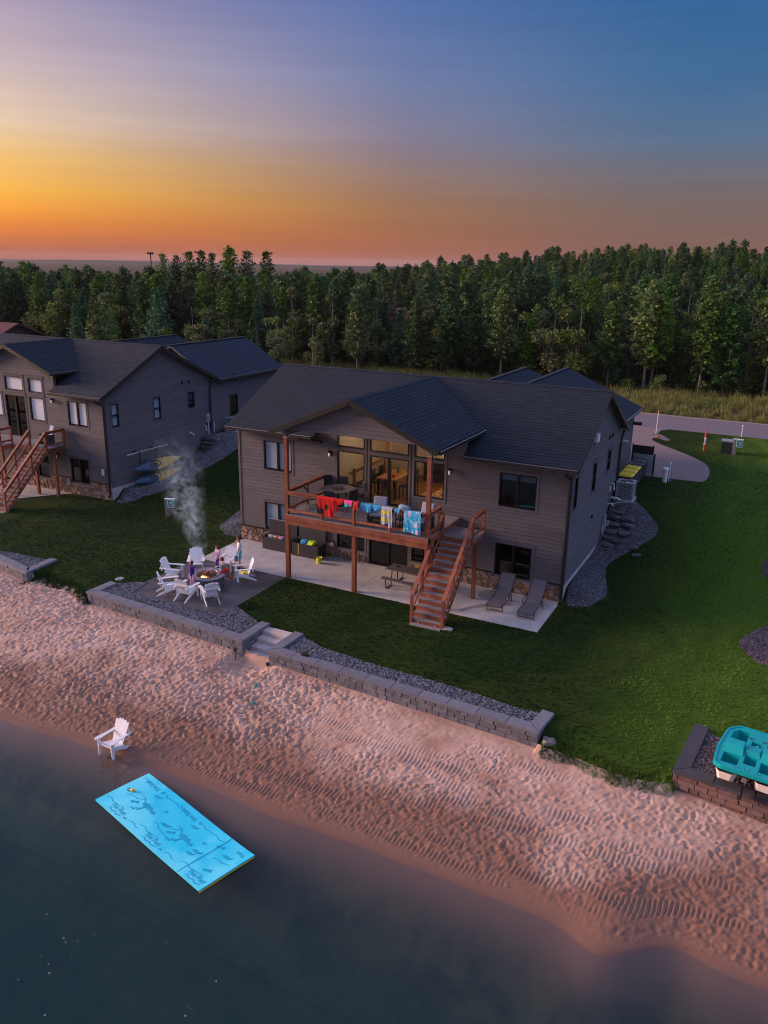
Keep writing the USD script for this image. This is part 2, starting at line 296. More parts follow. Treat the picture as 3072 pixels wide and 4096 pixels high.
M('orange', (.8, .22, .02), None, 4, .5)
M('kayak_blue', (.012, .035, .06), (.02, .05, .085), 3, .35, spec=.5)
M('kayak_yellow', (.62, .42, .08), (.3, .2, .06), 7, .4)
M('rope', (.06, .055, .06), None, 9, .9)
M('sign_white', (.7, .72, .74), None, 4, .6)
M('sign_green', (.02, .3, .2), None, 4, .6)
M('post_wood', (.3, .24, .23), (.2, .16, .15), 12, .9)
M('red_paint', (.6, .05, .03), None, 4, .5)
M('utility_green', (.01, .025, .022), (.015, .032, .028), 4, .6)
M('teal_toy', (.0, .3, .28), None, 4, .4)
M('lime', (.5, .75, .02), None, 4, .6)
M('pedal_black', (.01, .01, .012), None, 4, .5)
glass('pane_clear', (.92, .93, .93), 1.0)
glass('pane_dark', (.35, .42, .45), 1.2)
# ------------------------------------------------------------------ terrain
WATER_Z = -1.5
EX = [-60, -11, -5.1, -4.9, -4.3, -3, -1.8, -1.3, -1.2, 6.78, 6.84, 8.0, 8.04, 17.72, 17.9, 18.4, 19.5, 20.6, 21.3, 21.55, 26.5, 60]
EYY = [-7.0, -7.06, -8.3, -8.0, -7.85, -8.0, -8.5, -8.6, -8.58, -9.1, -9.2, -9.3, -9.26, -9.73, -9.85, -9.95, -10, -10.02, -9.98, -9.78, -10.33, -10.3]
def onwall(x):
    x = np.asarray(x); return ((x < -5.0) | ((x > -1.3) & (x < 17.75)) | (x > 21.5)).astype(float)
def edge(x):
    return np.interp(x, EX, EYY) + .1*np.sin(np.asarray(x)*2.1)*np.where(((np.asarray(x) > 18.2) & (np.asarray(x) < 21.2)) | ((np.asarray(x) < -1.8) & (np.asarray(x) > -4.5)), 1, 0)
from scipy.interpolate import PchipInterpolator
_es = PchipInterpolator([-80, -5, 2, 5, 10, 15, 18, 20.4, 21.2, 22, 24, 60], [-9.2, -9.35, -9.3, -9.05, -8.95, -9.0, -9.05, -9.1, -9.05, -8.95, -8.8, -8.7])
def cusp(x): return -.45*np.exp(-((np.asarray(x)-20.9)/.75)**2)+.35*np.exp(-((np.asarray(x)-22.4)/.7)**2)-.12*np.exp(-((np.asarray(x)-12.)/1.6)**2)
def H(x, y):
    x = np.asarray(x, float); y = np.asarray(y, float)
    h = far = 2.25*sm(1.0, 10.5, y)
    def wall(d, yy):
        wz = .5*sm(-.15, .6, yy)+.9*sm(5.0, 7.4, yy)+.85*sm(6.9, 7.9, yy); w = sm(.4, 2.4, d); return wz*(1-w)+far*w
    h = np.where((x > 15.7) & (y < 9.3), wall(x-15.8, y), h)
    h = np.where((x < .1) & (x > -5) & (y < 9.3), wall(-x, y), h)
    h = np.where((x <= -5) & (x > -10.2) & (y < 11.5), wall(x+10.06, y-1.9), h)
    inside = ((x > .06) & (x < 15.74) & (y > .06) & (y < 8.75)) | ((x < -10.12) & (x > -26) & (y > 1.66) & (y < 10.35))
    h = np.where(inside, -.12, h)
    h = np.where((x < -10) & (y < 1.66), 0, h)
    h = h+sm(50, 150, y)*8.2*sm(-95, -5, x)-6*sm(120, 400, y)*sm(-40, -160, x)
    d = edge(x)-y; ds = _es(np.clip(x, -80, 60))-y; ds = ds+cusp(x)*sm(3.2, 5.8, ds)
    ow = onwall(x); h = h-.24*np.exp(-((x-7.43)/.75)**4)*(1-sm(.2, 1.6, d))*(d > -.25)
    return h-.42*(ow*sm(-.2, -.02, d)+(1-ow)*sm(-.8, .5, d))-1.08*np.clip((ds-.3)/5.3, 0, 1)**1.15-1.25*np.clip((ds-5.6)/3, 0, 1)-2.*np.clip((ds-7.6)/7, 0, 1)
def grid_mesh(xs, ys, zf, keep=None):
    X, Y = np.meshgrid(xs, ys); Z = zf(X, Y); v = np.stack([X, Y, Z], -1).reshape(-1, 3); w = len(xs)
    i = (np.arange(len(ys)-1)[:, None]*w+np.arange(w-1)[None]).ravel()
    if keep is not None: i = i[keep((X[:-1, :-1]+X[1:, 1:])/2, (Y[:-1, :-1]+Y[1:, 1:])/2).ravel()]
    f = np.vstack([np.stack([i, i+1, i+1+w], 1), np.stack([i, i+1+w, i+w], 1)])
    used, inv = np.unique(f, return_inverse=True); return v[used], inv.reshape(-1, 3)
def ground_mat():
    # mown lawn near the houses, meadow past the road, needle litter under the pines
    n = {"g": ("geometry", {}), "s": ("separate_xyz", {}), "n1": ("noise_texture", {"scale": 5., "detail": 6., "roughness": .7}), "r1": ("rgb_ramp", {"ramp": [(.3, (.005, .02, .0025)), (.7, (.009, .031, .0035))]}),
         "n2": ("noise_texture", {"scale": .22, "detail": 3.}), "k2": ("map_range", {"from_min": .45, "from_max": .68, "clamp": True}), "m2": ("mix", {"color2": (.026, .042, .006)}),
         "n3": ("noise_texture", {"scale": .9, "detail": 5.}), "r3": ("rgb_ramp", {"ramp": [(.3, (.05, .055, .012)), (.55, (.11, .095, .035)), (.75, (.08, .05, .03))]}),
         "r4": ("rgb_ramp", {"ramp": [(.3, (.03, .026, .012)), (.6, (.06, .045, .025)), (.75, (.05, .06, .015))]}),
         "ya": ("map_range", {"from_min": 33, "from_max": 34.5, "clamp": True}), "yb": ("map_range", {"from_min": 44, "from_max": 52, "clamp": True}), "kx": ("map_range", {"range_type": "smoothstep", "from_min": 17, "from_max": 23, "clamp": True, "to_max": .8}), "mxx": ("mix", {"color2": (.06, .12, .011)}), "yn": ("math", {"math_type": "multiply_add", "value2": 6., "value3": -3.}), "ys": ("math", {"math_type": "add"}),  # lawn lightens to the right, a glow put into its colour
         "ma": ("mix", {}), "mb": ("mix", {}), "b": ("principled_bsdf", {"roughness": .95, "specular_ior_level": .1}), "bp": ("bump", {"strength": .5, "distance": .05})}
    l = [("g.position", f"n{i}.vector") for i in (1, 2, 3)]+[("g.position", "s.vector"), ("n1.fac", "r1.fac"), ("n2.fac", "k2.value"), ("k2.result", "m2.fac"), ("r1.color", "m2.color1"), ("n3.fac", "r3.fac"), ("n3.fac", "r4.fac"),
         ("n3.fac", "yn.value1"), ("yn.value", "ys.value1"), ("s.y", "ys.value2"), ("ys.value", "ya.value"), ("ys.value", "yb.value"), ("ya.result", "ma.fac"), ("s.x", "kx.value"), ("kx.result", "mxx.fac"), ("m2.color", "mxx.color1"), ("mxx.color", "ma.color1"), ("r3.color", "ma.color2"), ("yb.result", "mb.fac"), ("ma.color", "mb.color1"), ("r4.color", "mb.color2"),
         ("mb.color", "b.base_color"), ("n1.fac", "bp.height"), ("bp.normal", "b.normal")]
    MAT['ground'] = usdkit.material(stage, '/World/Looks/ground', n, l, surface="b.BSDF")
def sand_mat():
    n = {"g": ("geometry", {}), "s": ("separate_xyz", {}), "n1": ("noise_texture", {"scale": 1.1, "detail": 6., "roughness": .65}), "r1": ("rgb_ramp", {"ramp": [(.3, (.32, .19, .14)), (.5, (.43, .28, .215)), (.72, (.53, .365, .295))]}),
         "n2": ("noise_texture", {"scale": .28, "detail": 4.}), "w": ("math", {"math_type": "multiply_add", "value2": 1.5, "value3": -.75}), "zw": ("math", {"math_type": "add"}),
         "k": ("map_range", {"range_type": "smoothstep", "from_min": -1.12, "from_max": -.66, "to_min": 1, "to_max": 0, "clamp": True}), "wet": ("mix", {"color2": (.2, .102, .066)}), "kk": ("map_range", {"range_type": "smoothstep", "from_min": -1.52, "from_max": -1.38, "to_min": 1, "to_max": 0, "clamp": True}), "wet2": ("mix", {"color2": (.125, .07, .055)}),
         "k2": ("map_range", {"range_type": "smoothstep", "from_min": -2.2, "from_max": -1.5, "to_min": 1, "to_max": 0, "clamp": True}), "n4": ("noise_texture", {"scale": .9, "detail": 5., "distortion": 1.}), "r4": ("rgb_ramp", {"ramp": [(.35, (.010, .012, .008)), (.65, (.06, .042, .02))]}), "mud": ("mix", {}),
         "rg": ("map_range", {"from_min": 0, "from_max": 1, "to_min": .95, "to_max": .5}), "n3": ("noise_texture", {"scale": 45., "detail": 4.}), "bp": ("bump", {"strength": .35, "distance": .012}), "b": ("principled_bsdf", {"specular_ior_level": .25})}
    l = [("g.position", f"n{i}.vector") for i in (1, 2, 3, 4)]+[("g.position", "s.vector"), ("n1.fac", "r1.fac"), ("n2.fac", "w.value1"), ("w.value", "zw.value1"), ("s.z", "zw.value2"), ("zw.value", "k.value"), ("k.result", "wet.fac"), ("r1.color", "wet.color1"),
         ("s.z", "k2.value"), ("k2.result", "mud.fac"), ("s.z", "kk.value"), ("kk.result", "wet2.fac"), ("wet.color", "wet2.color1"), ("wet2.color", "mud.color1"), ("n4.fac", "r4.fac"), ("r4.color", "mud.color2"), ("mud.color", "b.base_color"), ("k.result", "rg.value"), ("rg.result", "b.roughness"), ("n3.fac", "bp.height"), ("bp.normal", "b.normal")]
    MAT['sand'] = usdkit.material(stage, '/World/Looks/sand', n, l, surface="b.BSDF")
def water_mat():
    n = {"g": ("geometry", {}), "nz": ("noise_texture", {"scale": 1.6, "detail": 3.}), "bp": ("bump", {"strength": .12, "distance": .03}), "t": ("transparent_bsdf", {"color": (.97, .98, .98)}), "gl": ("glossy_bsdf", {"color": (1, 1, 1), "roughness": .02}),
         "f": ("layer_weight", {"blend": .5}), "p": ("math", {"math_type": "power", "value2": 5.}), "fk": ("math", {"math_type": "multiply_add", "value2": .98, "value3": .02}), "m": ("mix_closure", {}), "v": ("principled_volume", {"color": (.011, .047, .047), "density": .16, "absorption_color": (.16, .34, .34)})}
    n["v"][1]["density"] = .56
    l = [("g.position", "nz.vector"), ("nz.fac", "bp.height"), ("bp.normal", "gl.normal"), ("f.facing", "p.value1"), ("p.value", "fk.value1"), ("fk.value", "m.fac"), ("t.BSDF", "m.closure1"), ("gl.BSDF", "m.closure2")]
    MAT['water'] = usdkit.material(stage, '/World/Looks/water', n, l, surface="m.closure", volume="v.volume")
ground_mat(); sand_mat(); water_mat()
def nonuni(parts):
    return np.unique(np.concatenate([np.arange(a, b, s) for a, b, s in parts]).round(4))
wall_x = [6.58, 6.62, 8.23, 8.27, 6.82, 6.86, 8.0, 8.04, -1.3, -1.26, 17.7, 17.76, 21.48, 21.54, -5.1, -5.04, -26, -10.2, -10.1, -10.08, -10.0, 0.0, .05, .07, .1, 15.7, 15.73, 15.75, 15.8]
gx = np.unique(np.r_[nonuni([(-2500, -400, 150), (-400, -100, 20), (-100, -30, 5), (-30, 36, .5), (36, 100, 5), (100, 400, 20), (400, 2501, 150)]), wall_x])
gy = np.unique(np.r_[nonuni([(-12, -6, .1), (-6, 16, .4), (16, 60, 1), (60, 200, 5), (200, 600, 20), (600, 5001, 200)]), [0, .05, .07, .1, 8.7, 8.74, 8.76, 8.8, 1.6, 1.65, 1.67, 1.7, 10.3, 10.34, 10.36, 10.4]])
def ground_z(x, y):
    d = edge(x)-y
    return H(x, y)-.2*sm(.15, .9, d)-.7*onwall(x)*sm(-.22, -.1, d)-.8*((x > 6.6) & (x < 8.25) & (y < -7.6))
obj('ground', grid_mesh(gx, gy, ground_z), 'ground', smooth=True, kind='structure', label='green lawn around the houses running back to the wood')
# --- beach with footprints, heaps and tread marks
GS = .032
bxs, bys = np.arange(-13, 30.01, GS), np.arange(-18, -6.6, GS)
def beach_z():
    X, Y = np.meshgrid(bxs, bys); d = edge(X)-Y; Z = H(X, Y)
    ds = _es(X)-Y; ds = ds+cusp(X)*sm(3.2, 5.8, ds); rough = sm(-.3, .6, d)*(1-sm(5.15, 5.6, ds))
    right = sm(9.5, 15, X)
    P = np.stack([X, Y, np.zeros_like(X)], -1)
    Z = Z+.05*sm(-.1, .4, d)-.25*sm(.0, -.5, d)
    tr = np.zeros_like(Z); cover = np.zeros_like(Z)
    rt = np.random.default_rng(5)
    # tread bands run along the shore
    lumpy = .3+.7*sm(.4, .58, meshkit.fbm(P*[.45, .6, 1]+7.7, 3, 61)); lumpy = lumpy*(1-.45*sm(3.0, 4.4, ds))*(1-.45*right)
    for c, a, x0, x1, sl in [(4.85, .015, 8, 28, -.04), (4.4, .016, 9, 30, .0), (3.75, .012, 10, 25, -.03), (3.3, .012, 10, 24, -.03), (2.6, .010, 10.5, 20, .03), (2.15, .010, 11, 19, .03), (1.35, .009, 13.5, 18.8, .05), (5.2, .012, 12, 20, -.02), (3.0, .012, 13, 21, .22), (3.4, .011, 15, 27, -.2), (2.4, .011, 12, 18, -.25)]:
        c2 = c+sl*(X-16)+.12*np.sin(X*.6+c*3)
        band = np.exp(-((ds-c2)/.15)**4)*sm(x0-1, x0+1, X)*(1-sm(x1-1, x1+1, X))*sm(.42, .62, meshkit.fbm(P*[.75, 1.3, 1]+c*9, 2, 3))*(.55+.9*meshkit.noise(P*[1.7, 1.7, 1]+c*3))
        ph = X*2*math.pi/.118+ (ds-c2)*5+1.5*np.sin(X*1.3+c)
        tr = tr+band*(a*np.clip(np.sin(ph+2.5*meshkit.noise(P*[2.2, 2.2, 1]))*1.7, -1, 1)-.012); cover = np.maximum(cover, band)
    big = (meshkit.fbm(P*[1.5, 1.5, 1], 3, 3)-.5)*.10
    mid = (meshkit.fbm(P*[4.2, 4.2, 1], 3, 8)-.5)*.07
    ridg = np.abs(meshkit.fbm(P*[3.2, 5.2, 1]+[0, 0, 3.3], 3, 21)-.5)*-.08
    smooth_patch = sm(.45, .56, meshkit.fbm(P*[.35, .55, 1], 2, 31))*right
    amp = rough*(1-.75*cover)*(1-.75*smooth_patch)*(1-.45*right)
    fine = (meshkit.fbm(P*[11., 11., 1], 2, 17)-.5)*.06
    Z = Z+amp*lumpy*(.85*big+.65*mid+.4*ridg)+rough*fine*(.35+.65*lumpy+.6*sm(2.8, 3.8, ds))*(1-.7*smooth_patch)*(1-.7*cover)+tr*rough
    # prints
    F = np.zeros_like(Z); npr = 7500
    for _ in range(npr):
        px, pd = rt.uniform(-12.5, 29.5), rt.uniform(.1, 5.0)
        if px > 11 and rt.random() < .55: continue
        if pd > 3.6 and rt.random() < .5: continue
        py = float(edge(px))-pd; a = rt.uniform(0, 6.28); L, W = rt.uniform(.07, .14), rt.uniform(.04, .07); dep = rt.uniform(.012, .045)
        i0, j0 = int((px+13)/GS), int((py+18)/GS); k = 8
        if j0-k < 0 or i0-k < 0 or j0+k >= len(bys) or i0+k >= len(bxs): continue
        sl = (slice(j0-k, j0+k+1), slice(i0-k, i0+k+1)); dx, dy = X[sl]-px, Y[sl]-py
        u, v = (dx*math.cos(a)+dy*math.sin(a))/L, (-dx*math.sin(a)+dy*math.cos(a))/W; q = u*u+v*v
        F[sl] += dep*(-np.exp(-(q**1.7)*.9)+.4*np.exp(-((np.sqrt(q)-1.5)/.35)**2))
    Z = Z+np.clip(F, -.1, .05)*rough*(1-.8*cover)*(1-.75*smooth_patch)*(.35+.65*lumpy)
    # drifted lip at the water's edge
    Z = Z+.045*(meshkit.fbm(P*[.5, .5, 1], 3, 44)-.5)*sm(5, 6.2, ds)*sm(-17.9, -17.2, Y)
    return Z
BZ = beach_z()
def beach_h(x, y):
    i, j = (x+13)/GS, (y+18)/GS; return float(BZ[int(round(j)), int(round(i))])
obj('beach', grid_mesh(bxs, bys, lambda X, Y: BZ, keep=lambda x, y: edge(x)-y > -.16-.2*(1-onwall(x))), 'sand', smooth=True, kind='structure', label='trampled pinkish sand beach with footprints and tread marks')
lx = nonuni([(-600, -60, 40), (-60, 60, 2), (60, 601, 40)]); ly = nonuni([(-500, -60, 40), (-60, -18.4, 1), (-18.4, -17.2, .1)])
obj('lake_bed', grid_mesh(lx, ly, lambda x, y: H(x, np.maximum(y, -26))-.004-.12*sm(-17.75, -17.5, y)), 'sand', smooth=True, kind='structure')
obj('water', MB().box(-590, 590, -480, -13.2, -6, WATER_Z), 'water', kind='structure', label='calm dark lake water along the sand')
# --- roads
def sheet(poly, z, n=0):
    return MB().ext(poly, .03, z-.03).get()
def smoothpoly(pts, k=3):
    p = np.array(pts, float)
    for _ in range(k):
        q = np.roll(p, -1, 0); p = np.stack([.75*p+.25*q, .25*p+.75*q], 1).reshape(-1, 2)
    return sg.Polygon(p).buffer(0)
road_p = sg.box(-300, 28, 400, 33.5)
drive = unary_union([sg.Polygon([(3, 16), (15.1, 16), (15.1, 28.2), (3, 28.2)]), smoothpoly([(14.6, 28.6), (16.2, 28.6), (15.0, 27.4), (14.75, 25.6), (14.8, 24.2), (15.7, 22.7), (16.9, 21.3), (18.3, 19.6), (19.35, 17.6), (19.5, 13.9), (18.6, 13.85), (16.8, 13.8), (14.8, 13.8), (14, 16), (13.6, 20)], 2)]).difference(road_p)
obj('road', sheet(road_p, 2.262), 'asphalt', kind='structure', label='grey asphalt road running behind the houses')
obj('driveway', sheet(drive.buffer(.02), 2.258), 'driveway_mat', kind='structure', label='pinkish gravel driveway curving off the road')
obj('road_shoulder', sheet(sg.box(-300, 33.45, 400, 34.0), 2.254), 'gravel_edge', kind='structure')
obj('pebble_wedge', sheet(smoothpoly([(14.85, 24.8), (14.9, 25.9), (15.2, 25.95), (15.8, 25.1), (16.35, 23.8), (15.7, 24.1)], 2), 2.275), 'asphalt', kind='structure')
clear = smoothpoly([(-36, 66), (-20, 58), (-6, 56), (-4, 62), (-10, 70), (-28, 78)], 2)
obj('clearing', sheet(clear, 2.5), 'gravel_edge', kind='structure', label='pale sandy clearing seen between the trunks')
# --- patios
def slab(name, poly, z, m, label=None, th=.12):
    t = trimesh.creation.extrude_polygon(poly, th, engine='earcut'); t.apply_translation([0, 0, z-th])
    return obj(name, t, m, smooth=False, kind='structure', label=label)
pat = UsdGeom.Xform.Define(stage, '/World/patio').GetPrim(); keys(pat, kind='structure', label='pale concrete patio along the front of the house')
patio_poly = sg.Polygon([(.05, -.02), (.05, -3.22), (15.75, -3.22), (15.75, -.02)])
xs_j = [.05, 1.6, 4.78, 8.0, 11.25, 13.55, 15.75]
for a, b in zip(xs_j[:-1], xs_j[1:]):
    q = sg.box(a+.006, -3.22, b-.006, -.02)
    obj('slab', trimesh.creation.extrude_polygon(q, .15, engine='earcut').apply_translation([0, 0, -.145]), 'concrete', pat)
obj('joint', sheet(patio_poly, -.03), 'soot', pat)
fp_poly = sg.Polygon([(.12, -2.95), (.12, -3.24), (4.7, -3.24), (4.72, -7.6), (2.2, -7.75), (.26, -7.62), (-.1, -6.5), (-.1, -4.4)])
slab('fire_patio', fp_poly, .004, 'stamped', 'dark stamped concrete patio around the fire pit')
wet = unary_union([smoothpoly([(12.6, -2.9), (12.9, -2.3), (13.6, -1.7), (14.3, -1.2), (13.9, -1.15), (13.2, -1.6), (12.7, -2.2), (12.4, -2.8)], 2), smoothpoly([(12.5, -.3), (13.4, -.2), (13.7, -.7), (13.1, -1.3), (12.6, -1.2)], 2)])
obj('wet_patch', sheet(wet, .009), 'wet_concrete', kind='structure', label='dark water stain on the patio by the loungers')
lp = sg.Polygon([(-22, 1.55), (-22, -2.6), (-15.4, -2.6), (-15.2, -1.2), (-13.5, 1.0), (-13.0, 1.55)])
slab('neighbour_patio', lp, .005, 'concrete', 'concrete patio under the neighbouring deck')
# --- gravel beds
bed_polys = {
 'left_end': smoothpoly([(.0, -.05), (-.4, -.2), (-1.25, .05), (-1.9, .6), (-2.35, 2.1), (-2.36, 3.2), (-1.6, 5.2), (-.9, 8.6), (0, 8.6)], 2),
 'right_end': smoothpoly([(15.85, -.2), (16.3, -.3), (16.9, -.05), (17.35, .6), (17.3, 1.5), (16.9, 2.6), (16.7, 3.9), (17.1, 4.9), (17.8, 5.6), (18.3, 6.3), (18.3, 7.1), (17.6, 7.9), (16.95, 8.5), (16.8, 9.0), (15.8, 9.0)], 2),
 'neighbour': smoothpoly([(-10.0, 1.75), (-9.3, 1.3), (-8.6, 2.1), (-8.2, 3.1), (-7.9, 4.0), (-7.5, 4.9), (-7.2, 5.8), (-6.8, 6.8), (-6.6, 8.0), (-6.7, 9.6), (-7.6, 12.2), (-10.0, 12.2)], 2),
 'fire_bed': sg.Polygon([(-.98, -8.3), (-1.02, -7.3), (.05, -6.5), (.3, -7.66), (2.2, -7.78), (4.74, -7.64), (4.76, -6.72), (5.53, -7.1), (6.36, -7.5), (6.42, -8.75)]),
 'wall_bed': sg.Polygon([(8.4, -7.68), (9.5, -8.1), (11.4, -8.33), (13.6, -8.38), (15.4, -8.5), (16.7, -8.7), (17.5, -8.65), (17.45, -9.42), (8.45, -9.0)]),
 'third_bed': sg.Polygon([(-9, -7.1), (-7.4, -6.85), (-5.5, -6.75), (-5.4, -7.95), (-9, -7.6)]),
 'boat_bed': sg.Polygon([(21.85, -9.45), (22.02, -7.3), (22.6, -7.5), (23.4, -8.0), (24.6, -8.1), (24.6, -9.75)]),
 'island_bed': smoothpoly([(22.38, -.6), (22.6, .3), (23.0, 1.2), (23.6, 1.8), (24.6, 2), (25, 0), (24.2, -2), (23.4, -2.0), (22.9, -1.6)], 2),
 'upper_bed': smoothpoly([(22.72, 5.3), (22.85, 6.0), (23.5, 6.6), (24.5, 6.2), (24.3, 4.4), (23.1, 4.5)], 2)}
def drape(poly, off, step=.3):
    x0, y0, x1, y1 = poly.bounds; V, F = [], []
    b = MB()
    t = trimesh.creation.extrude_polygon(poly, .01, engine='earcut')
    v, f = trimesh.remesh.subdivide_to_size(np.array(t.vertices), np.array(t.faces), step, max_iter=12)
    top = v[:, 2] > .005
    v[:, 2] = np.where(top, H(v[:, 0], v[:, 1])+off, H(v[:, 0], v[:, 1])-.1); return v, f
def scatter(name, protos, pts, scales, m, label, cat, kind='stuff', yaw=True, tilt=.6):
    pi = UsdGeom.PointInstancer.Define(stage, uniq('/World', name)); base = str(pi.GetPath())
    rel = pi.CreatePrototypesRel()
    for k, mesh in enumerate(protos):
        p = usdkit.mesh(stage, f'{base}/piece{"" if k == 0 else "_%03d" % k}', mesh, MAT[m] if isinstance(m, str) else MAT[m[k]]); rel.AddTarget(p.GetPath())
    n = len(pts); a = NR.random(n)*2*math.pi; t = NR.normal(0, tilt, (n, 2)) if tilt else np.zeros((n, 2))
    ca, sa_ = np.cos(a/2), np.sin(a/2)
    q = np.stack([ca, t[:, 0]*.5, t[:, 1]*.5, sa_], 1); q /= np.linalg.norm(q, axis=1, keepdims=True)
    pi.CreatePositionsAttr(Vt.Vec3fArray.FromNumpy(np.asarray(pts, np.float32)))
    pi.CreateOrientationsAttr(Vt.QuathArray([Gf.Quath(float(w), float(x), float(y), float(z)) for w, x, y, z in q]))
    s = np.asarray(scales, np.float32); s = np.repeat(s[:, None], 3, 1) if s.ndim == 1 else s
    pi.CreateScalesAttr(Vt.Vec3fArray.FromNumpy(s)); pi.CreateProtoIndicesAttr(Vt.IntArray.FromNumpy(NR.integers(0, len(protos), n).astype(np.int32)))
    return keys(pi.GetPrim(), label=label, category=cat, kind=kind)
def inside_pts(poly, dens):
    x0, y0, x1, y1 = poly.bounds; n = int(dens*(x1-x0)*(y1-y0)); p = np.stack([NR.uniform(x0, x1, n), NR.uniform(y0, y1, n)], 1)
    return p[shapely.contains_xy(poly, p[:, 0], p[:, 1])]
def pebble(seed, n=1):
    t = trimesh.creation.icosphere(subdivisions=n); v = np.array(t.vertices); g = np.random.default_rng(seed)
    v = v*(1+.5*(g.random((len(v), 1))-.5))*[1, .75, .55]; return v, t.faces
pebs = [pebble(s, 0) for s in (1, 2, 3)]
BED_LABEL = {'left_end': 'grey gravel bed beside the left end of the house', 'right_end': 'curved grey gravel bed beside the right end wall', 'neighbour': 'grey gravel bed beside the neighbouring house', 'fire_bed': 'grey gravel bed between fire patio and block wall', 'wall_bed': 'narrow grey gravel strip behind the longer block wall', 'third_bed': 'grey gravel behind the short wall at left edge', 'boat_bed': 'reddish gravel bed under the teal boat', 'island_bed': 'round dark reddish gravel bed in the lawn at right edge', 'upper_bed': 'small dark gravel bed higher up the right lawn'}
for k, p in bed_polys.items():
    red = k in ('boat_bed', 'island_bed', 'upper_bed'); low = .016
    flat = k in ('fire_bed', 'wall_bed', 'third_bed', 'boat_bed')
    if flat: obj('gravel_base', sheet(p, .0+low), 'gravel_bed', kind='structure')
    else: obj('gravel_base', drape(p, .02), 'gravel_bed', kind='structure')
    pts = inside_pts(p.buffer(-.02), 330 if red or k in ('fire_bed', 'wall_bed', 'third_bed') else 230)
    z = np.full(len(pts), low+.012) if flat else H(pts[:, 0], pts[:, 1])+.03
    scatter('gravel', pebs, np.c_[pts, z], NR.uniform(.025, .055, len(pts))*(1.05 if red else 1), 'red_gravel' if red else 'gravel', BED_LABEL[k], 'gravel', tilt=.5)
# --- lawn blades
def tuft(seed, n, h, w):
    g = np.random.default_rng(seed); V, F = [], []
    for i in range(n):
        a, r, lean = g.uniform(0, 6.28), g.uniform(0, .5)*h, g.uniform(.1, .6)*h; hh = h*g.uniform(.6, 1.1)
        c = np.array([math.cos(a)*r, math.sin(a)*r, -.01]); t = np.array([-math.sin(a), math.cos(a), 0])*w
        b = g.uniform(0, 6.28); tip = c+np.array([math.cos(b)*lean, math.sin(b)*lean, hh]); k = len(V); V += [c-t, c+t, tip]; F.append([k, k+1, k+2])
    return np.array(V), np.array(F)
block = unary_union([patio_poly.buffer(.03), fp_poly.buffer(.05), lp.buffer(.03), drive.buffer(.1), sg.box(-.05, -.05, 15.85, 9), sg.box(-30, 1.5, -10, 21), sg.box(1, 8, 15.8, 17), sg.box(6.2, -9.6, 8.6, -7.55), sg.box(-1.35, -9.9, 6.9, -8.3), sg.box(8.0, -9.9, 17.9, -8.9), sg.box(21.4, -10.5, 30, -9.3), sg.box(21.4, -10.5, 21.9, -7.1), sg.box(-60, -9.9, -5.05, -6.9)]+list(bed_polys.values()))
area = sg.box(-12, -10.4, 25, 27.6).difference(block)
pts = inside_pts(area, 115); pts = pts[(edge(pts[:, 0])-pts[:, 1] < NR.uniform(-.25, .25, len(pts)))]
pts = pts[NR.random(len(pts)) < np.where(pts[:, 1] > 12, .75, 1)]
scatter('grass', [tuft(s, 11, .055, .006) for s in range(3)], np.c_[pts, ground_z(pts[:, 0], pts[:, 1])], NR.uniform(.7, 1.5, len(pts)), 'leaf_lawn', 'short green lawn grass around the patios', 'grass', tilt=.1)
ep = np.array([(x, float(edge(x))+rnd(-.3, .25)) for x in np.r_[NR.uniform(-5.2, -1.1, 900), NR.uniform(17.9, 21.6, 900)]])
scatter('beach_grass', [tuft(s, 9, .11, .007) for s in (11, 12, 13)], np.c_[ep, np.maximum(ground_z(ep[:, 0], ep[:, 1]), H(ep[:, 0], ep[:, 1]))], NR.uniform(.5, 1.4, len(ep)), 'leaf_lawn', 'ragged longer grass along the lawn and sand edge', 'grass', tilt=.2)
mead = sg.box(-70, 33.9, 45, 45.5).difference(sg.box(-70, 33.9, -20, 36))
pts = inside_pts(mead, 13); pts = pts[NR.random(len(pts)) < .35+.65*sm(.4, .6, meshkit.noise(np.c_[pts*.3, pts[:, :1]*0]))]
scatter('tall_grass', [tuft(s, 12, .75, .03) for s in (21, 22, 23)], np.c_[pts, H(pts[:, 0], pts[:, 1])], NR.uniform(.5, 1.35, len(pts))*(.42+.42*sm(33.5, 36.5, pts[:, 1])), 'tall_grass', 'tall yellowing meadow grass beyond the road', 'grass', tilt=.1)
